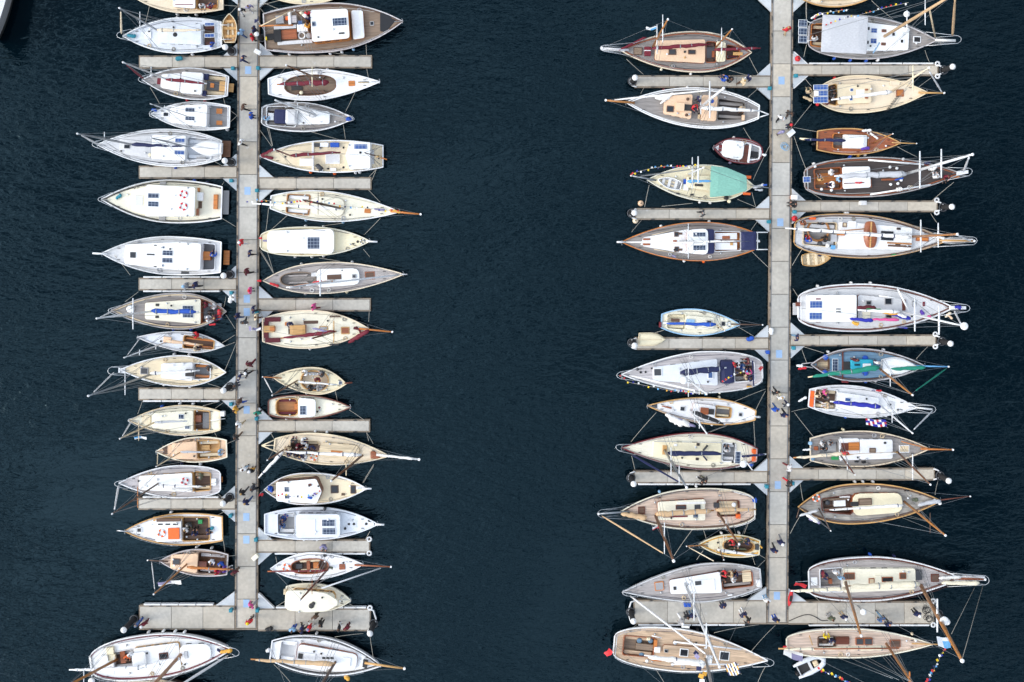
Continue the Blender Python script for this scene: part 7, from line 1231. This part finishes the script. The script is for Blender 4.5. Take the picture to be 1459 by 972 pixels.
# (survey x, y, top, trousers, hair, pose, heading, hat)
for q in ((345, 15, 'black', 'palegrey', 'hairgrey', 'walk', 200, 'white'), (356, 10.5, 'lavender', 'lilac', 'hairbrown', 'walk', 210), (346, 48, 'lightblue', 'denim', 'hairbrown', 'walk', 60), (364, 43.5, 'navy', 'black', 'hairbrown', 'stand', 80), (361.5, 54.5, 'red', 'dark', 'hairbrown', 'stand', 100),
    (347, 84.5, 'navy', 'navy', 'skin', 'walk', 250), (347.5, 153.5, 'brown', 'black', 'hairbrown', 'walk', 260), (359.5, 165.5, 'blue', 'navy', 'hairbrown', 'stand', 270), (344, 203, 'bright', 'black', 'hairgrey', 'walk', 250), (346.5, 345.5, 'red', 'palegrey', 'hairbrown', 'walk', 90, 'white'), (356.5, 361, 'navy', 'black', 'hairbrown', 'walk', 270),
    (354.5, 387, 'burgundy', 'black', 'hairbrown', 'walk', 100), (358, 413.5, 'pink', 'grey', 'hairblond', 'stand', 270, 'red'), (335.5, 423, 'bright', 'beige', 'hairgrey', 'stand', 90), (362, 441, 'navy', 'black', 'hairbrown', 'walk', 280), (341, 450, 'navy', 'denim', 'hairbrown', 'walk', 80), (365.5, 451, 'tan', 'brown', 'hairbrown', 'walk', 270), (349, 457.5, 'darkgrey', 'black', 'hairbrown', 'walk', 200),
    (358, 517, 'burgundy', 'maroon', 'hairbrown', 'walk', 160), (352, 531, 'black', 'black', 'hairgrey', 'walk', 300, 'white'), (342.5, 536, 'navy', 'white', 'hairgrey', 'walk', 250), (338.5, 548, 'darkgrey', 'navy', 'hairbrown', 'stand', 90), (344.5, 571, 'brown', 'blue', 'hairbrown', 'walk', 90), (339, 582, 'amber', 'dark', 'hairbrown', 'walk', 120), (343, 603, 'bright', 'beige', 'hairbrown', 'walk', 140), (368.6, 587, 'green', 'dark', 'hairbrown', 'stand', 180),
    (339, 620.5, 'dark', 'brown', 'hairbrown', 'walk', 150), (349.5, 667, 'bright', 'lightblue', 'hairbrown', 'stand', 10), (359, 669, 'black', 'amber', 'hairbrown', 'stand', 350, 'white'), (348, 699, 'black', 'darkgrey', 'hairblond', 'walk', 150), (353.5, 712.5, 'navy', 'denim', 'hairblond', 'walk', 150), (363.5, 694, 'darkgrey', 'black', 'hairbrown', 'walk', 90), (336, 813, 'burgundy', 'brown', 'hairbrown', 'stand', 200), (359.5, 860.5, 'pink', 'grey', 'hairbrown', 'walk', 320), (357, 883, 'red', 'black', 'hairgrey', 'stand', 20, 'yellow'),
    (199, 886, 'denim', 'blue', 'hairgrey', 'stand', 45), (207, 886.5, 'maroon', 'burgundy', 'hairbrown', 'stand', 200, 'white'), (418.5, 894, 'lightblue', 'blue', 'hairbrown', 'stand', 180), (432.5, 893.5, 'navy', 'black', 'hairbrown', 'walk', 90), (443.5, 891.5, 'red', 'white', 'hairgrey', 'walk', 90, 'lavender'), (458.5, 886, 'black', 'dark', 'hairbrown', 'stand', 120), (484.5, 892, 'black', 'white', 'hairbrown', 'stand', 90), (495, 892, 'maroon', 'burgundy', 'hairbrown', 'stand', 200), (450, 876.5, 'brown', 'black', 'hairgrey', 'stand', 200),
    (268.5, 407.5, 'grey', 'navy', 'hairgrey', 'walk', 90, 'lightblue'), (281.5, 406, 'navy', 'black', 'hairbrown', 'walk', 90), (449.5, 437, 'pink', 'maroon', 'hairbrown', 'walk', 90), (460.5, 778.5, 'lavender', 'dark', 'hairgrey', 'sit', 180),
    (1120, 44, 'red', 'beige', 'hairblond', 'walk', 30), (1123.5, 161.5, 'dark', 'brown', 'hairbrown', 'walk', 190), (1111.5, 167.5, 'white', 'black', 'hairgrey', 'walk', 170), (1122.5, 179.5, 'black', 'navy', 'hairbrown', 'stand', 250, 'red'), (1111.3, 189, 'lavender', 'darkgrey', 'hairgrey', 'stand', 200, 'lavender'), (1134, 291, 'black', 'dark', 'hairbrown', 'sit', 90),
    (1104.5, 559, 'black', 'dark', 'hairbrown', 'walk', 20), (1111.5, 566, 'bright', 'cream', 'hairblond', 'walk', 20), (1119.5, 576, 'darkgrey', 'navy', 'hairgrey', 'walk', 20, 'white'), (1103, 581, 'blue', 'denim', 'hairbrown', 'walk', 200), (1116, 589, 'navy', 'black', 'skin', 'walk', 200), (1134.5, 480, 'navy', 'slate', 'hairbrown', 'walk', 90), (1122, 664.5, 'palegrey', 'redpaint', 'hairgrey', 'walk', 260), (1121.5, 686.5, 'dark', 'red', 'hairbrown', 'walk', 250),
    (1111, 769.5, 'navy', 'midgrey', 'hairgrey', 'walk', 190, 'white'), (1101.5, 781, 'navy', 'black', 'skin', 'walk', 190), (1091, 852, 'bright', 'lightblue', 'hairbrown', 'stand', 180), (1104, 880, 'navy', 'blue', 'hairblond', 'stand', 180),
    (1034, 113.5, 'blue', 'navy', 'hairgrey', 'sit', 40), (1042, 115, 'dark', 'black', 'hairbrown', 'sit', 40), (1064.5, 112, 'navy', 'white', 'hairgrey', 'walk', 300), (1056.5, 118, 'tan', 'brown', 'hairblond', 'walk', 300), (1001, 304, 'darkgrey', 'black', 'hairgrey', 'walk', 90), (1000, 684, 'dark', 'black', 'hairbrown', 'walk', 90), (1005, 682.5, 'dark', 'olive', 'hairbrown', 'walk', 90),
    (978, 875.5, 'black', 'dark', 'hairbrown', 'stand', 190), (969, 882, 'grey', 'white', 'hairgrey', 'walk', 230, 'white'), (985.5, 874, 'navy', 'slate', 'hairbrown', 'stand', 180), (1029, 860.5, 'navy', 'darkgrey', 'hairbrown', 'stand', 30), (1057.5, 873, 'navy', 'white', 'hairblond', 'stand', 30), (1065, 882, 'black', 'black', 'hairbrown', 'walk', 60),
    (1182.5, 878, 'olive', 'grey', 'hairbrown', 'stand', 190), (1200.5, 876, 'navy', 'beige', 'hairgrey', 'stand', 190, 'white'), (1254, 880, 'denim', 'slate', 'hairgrey', 'walk', 40), (1264, 886.5, 'navy', 'dark', 'skin', 'walk', 40), (1304, 871.5, 'navy', 'black', 'hairgrey', 'stand', 200, 'white')):
    w = G(q[0], q[1], ZD + .85); w.z = ZD; person(w, q[2], q[3], q[4], q[5], math.radians(q[6]), hat=q[7] if len(q) > 7 else None)
# ---------------------------------------------------------------- things left on the pontoons
def loose(name, label, cat, px, py, build, z=ZD, rz=0):
    c = G(px, py, z); t = tag(empty(name, c, math.radians(rz)), label, cat); build(t)
def bx(x0, y0, x1, y1, z0, z1, mat, nm, t, r=.04, crown=.0): return obj(nm, *prism(rounded([(x0, y0), (x1, y0), (x1, y1), (x0, y1)], r), z0, z1, crown=crown, bev=.02), mat, t)
def kayak(t, m):
    V, F = tube([(-.85, 0, .2), (-.6, 0, .2), (0, 0, .2), (.6, 0, .2), (.85, 0, .2)], [.03, .16, .24, .16, .03], 10); obj('hull', V, F, m, t, True); bx(-.3, -.13, .3, .13, .38, .44, 'black', 'seat', t, .1)
def box_t(m, lid): return lambda t: (bx(-.32, -.2, .32, .2, 0, .45, m, 'box', t), bx(-.34, -.22, .34, .22, .45, .52, lid, 'lid', t, .05, .03))
def table_t(t):
    bx(-.4, -.26, .4, .26, .72, .78, 'bright', 'table_top', t)
    for x in (-.34, .34):
        for y in (-.2, .2): obj('leg', *tube([(x, y, 0), (x, y, .73)], .025, 5), 'steel', t)
def bundle(m): return lambda t: lumpy((-.35, 0, .18), (.35, .1, .18), .26, m, 'canvas', t, n=7, taper=.8)
def coil(m): return lambda t: [obj('loop', *torus((R.uniform(-.3, .3), R.uniform(-.3, .3), .04 + k * .03), R.uniform(.2, .36), .025, 16, 5), m, t, True) for k in range(4)]
def buoy(m): return lambda t: (obj('ball', *lathe((0, 0, 0), [(.06, 0), (.24, .1), (.3, .3), (.24, .5), (.07, .6)], 14), m, t, True), obj('eye', *torus((0, 0, .64), .06, .02, 8, 4), 'black', t))
loose('dock_box', 'white storage box on the walkway edge near the brown teak motor yacht', 'box', 368.5, 75, box_t('bright', 'bright'), rz=-30)
loose('folding_table', 'small white folding table on the walkway beside people near the varnished yacht', 'table', 1124.5, 190.5, table_t, rz=40)
loose('rope_coil', 'pale blue rope coils lying on the walkway near the varnished yacht', 'rope', 1118, 206, coil('lightblue'))
loose('canvas_bag', 'white canvas bundle on the walkway edge near the blue-railed sailboat', 'bag', 1099, 472, bundle('bright'), rz=80)
loose('canvas_bag', 'white canvas bundle at the gusset by the blue-covered double-ender', 'bag', 330, 427, bundle('bright'), rz=70)
loose('blue_bag', 'bright blue bag on the finger pontoon near the small blue-railed sailboat', 'bag', 1068.5, 483.5, bundle('blue'), rz=10)
loose('blue_bag', 'teal blue bag on the finger pontoon above the maroon-sailed small sailboat', 'bag', 256, 84.5, bundle('teal'), rz=10)
loose('blue_crate', 'blue crate on the end pontoon edge beside the grey racing sloop', 'crate', 978.6, 859.5, box_t('blue', 'blue'))
loose('orange_box', 'orange box with white lid on the walkway edge near the dark-decked schooner', 'box', 1130, 281.5, box_t('orangewood', 'bright'))
loose('mooring_buoy', 'red round buoy on the corner plate by the grey canopy yacht', 'buoy', 1135.5, 84.3, buoy('red'))
loose('mooring_buoy', 'red round buoy at the walkway corner near the cutter with wooden tender', 'buoy', 1131, 311.5, buoy('red'))
loose('mooring_buoy', 'salmon pink buoy at the outer end of the finger below the mint awning', 'buoy', 912.5, 290, buoy('peach'), z=0)
loose('mooring_buoy', 'pale pink buoy at the lower corner of the finger above the motor sailer', 'buoy', 905, 314.5, buoy('buff'), z=0)
loose('paddle_board', 'red kayak lying on the corner of the walkway beside the big golden-masted ketch', 'kayak', 1125.5, 851, lambda t: kayak(t, 'red'), rz=80)
loose('rope_coil', 'black hose coils in a tangle on the end pontoon under golden masts', 'hose', 1318, 868, coil('black')); loose('rope_coil', 'black hose coils lying at the outer end of the lower pontoon near the mast', 'hose', 1322, 878, coil('black'))
loose('storage_box', 'white step box on the finger pontoon below the dark-decked schooner', 'box', 1228, 289.5, box_t('bright', 'palegrey'))
loose('storage_box', 'cream step box at the walkway corner near the white gaffer with varnished cockpit', 'box', 365, 792.5, box_t('ivory', 'ivory'), rz=40)
loose('dark_bag', 'black bag lying at the lower edge of the end pontoon above the tan-sailed cutter', 'bag', 384, 896, bundle('black')); loose('float_bag', 'bright orange float in a dark sling at the side of the tan-sailed white cutter', 'float', 340 + 840 / 5.4, 792 + 928 / 5.4, bundle('amber'), z=1.0, rz=120)
loose('pontoon_light', 'white round lamp head standing on the end pontoon between two golden masts', 'lamp', 1222, 863, lambda t: (obj('post', *tube([(0, 0, 0), (0, 0, 1.6)], .05, 6), 'greyalu', t), obj('globe', *lathe((0, 0, 1.6), [(.1, 0), (.3, .15), (.3, .3), (.1, .42)], 14), 'bright', t, True)))
obj_hose = [G(1124, 885, ZD + .05), G(1140, 878, ZD + .05), G(1152, 875, ZD + .05), G(1164, 880, ZD + .05), G(1170, 885, ZD + .05), G(1180, 884, ZD + .05)]
for _ in range(3):
    obj_hose = [obj_hose[0]] + [p for a_, c_ in zip(obj_hose, obj_hose[1:]) for p in (a_ * .75 + c_ * .25, a_ * .25 + c_ * .75)] + [obj_hose[-1]]
tag(obj('hose', *tube(obj_hose, .035, 5), 'black', None, True), 'black hose lying along the lower end pontoon', 'hose')
# ================================================================ water, light, view
wm = bpy.data.materials.new('water'); wm.use_nodes = True; nt = wm.node_tree; N = nt.nodes; L = nt.links; bs = N['Principled BSDF']
bs.inputs['Base Color'].default_value = WATER_C; bs.inputs['Roughness'].default_value = .02; bs.inputs['Specular Tint'].default_value = (.5, .84, 1, 1); bs.inputs['IOR'].default_value = 1.333
tc = N.new('ShaderNodeTexCoord')
def wave(scale, rot, sx, sy, det, dist):
    mp = N.new('ShaderNodeMapping'); mp.inputs['Rotation'].default_value = (0, 0, rot); mp.inputs['Scale'].default_value = (sx, sy, 1); L.new(tc.outputs['Object'], mp.inputs['Vector'])
    n = N.new('ShaderNodeTexNoise'); n.inputs['Scale'].default_value = scale; n.inputs['Detail'].default_value = det; n.inputs['Distortion'].default_value = dist; L.new(mp.outputs[0], n.inputs['Vector']); return n.outputs[0]
w1 = wave(.85, math.radians(30), .55, 1.5, 3, .6); w2 = wave(2.0, math.radians(-25), .6, 1.5, 2, .5); w3 = wave(.03, .6, .6, 1.4, 3, 1.5)
def math_(op, a, b_):
    n = N.new('ShaderNodeMath'); n.operation = op
    for i, q in enumerate((a, b_)):
        if isinstance(q, (int, float)): n.inputs[i].default_value = q
        else: L.new(q, n.inputs[i])
    return n.outputs[0]
hsum = math_('ADD', math_('MULTIPLY', w1, WAVE1), math_('MULTIPLY', w2, WAVE2))
gust = N.new('ShaderNodeMapRange'); gust.inputs['From Min'].default_value = .35; gust.inputs['From Max'].default_value = .65; gust.inputs['To Min'].default_value = .25; gust.inputs['To Max'].default_value = 1.5; L.new(w3, gust.inputs['Value'])
bp = N.new('ShaderNodeBump'); bp.inputs['Strength'].default_value = 1; bp.inputs['Distance'].default_value = 1; L.new(math_('MULTIPLY', hsum, gust.outputs[0]), bp.inputs['Height']); L.new(bp.outputs[0], bs.inputs['Normal'])
o = obj('water', [(-2500, -2500, 0), (2500, -2500, 0), (2500, 2500, 0), (-2500, 2500, 0)], [(0, 1, 2, 3)], 'white'); o.data.materials[0] = wm; tag(o, 'dark blue-green harbour water with small ripples', 'water', kind='structure')
W = bpy.data.worlds.new('World'); SC.world = W; W.use_nodes = True; nt = W.node_tree; N = nt.nodes; L = nt.links
sky = N.new('ShaderNodeTexSky'); sky.sky_type = 'NISHITA'; sky.sun_disc = False; sky.sun_elevation = math.radians(SUN_EL); sky.sun_rotation = math.radians(SUN_ROT); sky.air_density = 1.2; sky.dust_density = 4; sky.ozone_density = 1
bg = N['Background']; L.new(sky.outputs[0], bg.inputs['Color']); bg.inputs['Strength'].default_value = SKY_ST
# a broken veil of cloud over the blue: brighter to the west, thinner elsewhere
tc = N.new('ShaderNodeTexCoord'); mp = N.new('ShaderNodeMapping'); mp.inputs['Scale'].default_value = (1, 1.4, 1.6); L.new(tc.outputs['Generated'], mp.inputs['Vector'])
cn = N.new('ShaderNodeTexNoise'); cn.inputs['Scale'].default_value = 5; cn.inputs['Detail'].default_value = 5; L.new(mp.outputs[0], cn.inputs['Vector'])
cr = N.new('ShaderNodeMapRange'); cr.inputs['From Min'].default_value = .38; cr.inputs['From Max'].default_value = .62; cr.inputs['To Min'].default_value = .1; cr.inputs['To Max'].default_value = 1.9; L.new(cn.outputs[0], cr.inputs['Value'])
sx = N.new('ShaderNodeSeparateXYZ'); L.new(tc.outputs['Generated'], sx.inputs[0])
wr = N.new('ShaderNodeMapRange'); wr.inputs['From Min'].default_value = -.6; wr.inputs['From Max'].default_value = .3; wr.inputs['To Min'].default_value = CLOUD_W; wr.inputs['To Max'].default_value = CLOUD_E; L.new(sx.outputs[0], wr.inputs['Value'])
ms = N.new('ShaderNodeMath'); ms.operation = 'MULTIPLY'; L.new(cr.outputs[0], ms.inputs[0]); L.new(wr.outputs[0], ms.inputs[1])
b2 = N.new('ShaderNodeBackground'); b2.inputs['Color'].default_value = (.78, .86, .97, 1); L.new(ms.outputs[0], b2.inputs['Strength'])
ash = N.new('ShaderNodeAddShader'); L.new(bg.outputs[0], ash.inputs[0]); L.new(b2.outputs[0], ash.inputs[1]); L.new(ash.outputs[0], N['World Output'].inputs['Surface'])
sl = bpy.data.lights.new('sun', 'SUN'); sl.energy = SUN_ST; sl.angle = math.radians(SUN_ANG); sl.color = (1, .94, .84); so = bpy.data.objects.new('sun', sl); COL.objects.link(so)
az = math.radians(SUN_ROT); el = math.radians(SUN_EL)   # sky rotation is measured from +y towards +x
dv = Vector((math.sin(az) * math.cos(el), math.cos(az) * math.cos(el), math.sin(el))); so.rotation_euler = dv.to_track_quat('Z', 'Y').to_euler()
cam = bpy.data.cameras.new('camera'); co = bpy.data.objects.new('camera', cam); COL.objects.link(co); co.location = (0, 0, H_); cam.sensor_width = 36; cam.lens = 36 * H_ / (1459 * S_)
cam.shift_x = (729.5 - NX) / 1459; cam.shift_y = -(486 - NY) / 1459; cam.clip_end = 6000; SC.camera = co
SC.view_settings.view_transform = 'Standard'; SC.view_settings.look = 'None'; SC.view_settings.gamma = 1; SC.view_settings.exposure = EXPO
SC.render.engine = 'CYCLES'; SC.cycles.use_denoising = True; SC.cycles.max_bounces = 6; SC.cycles.caustics_reflective = False; SC.cycles.caustics_refractive = False
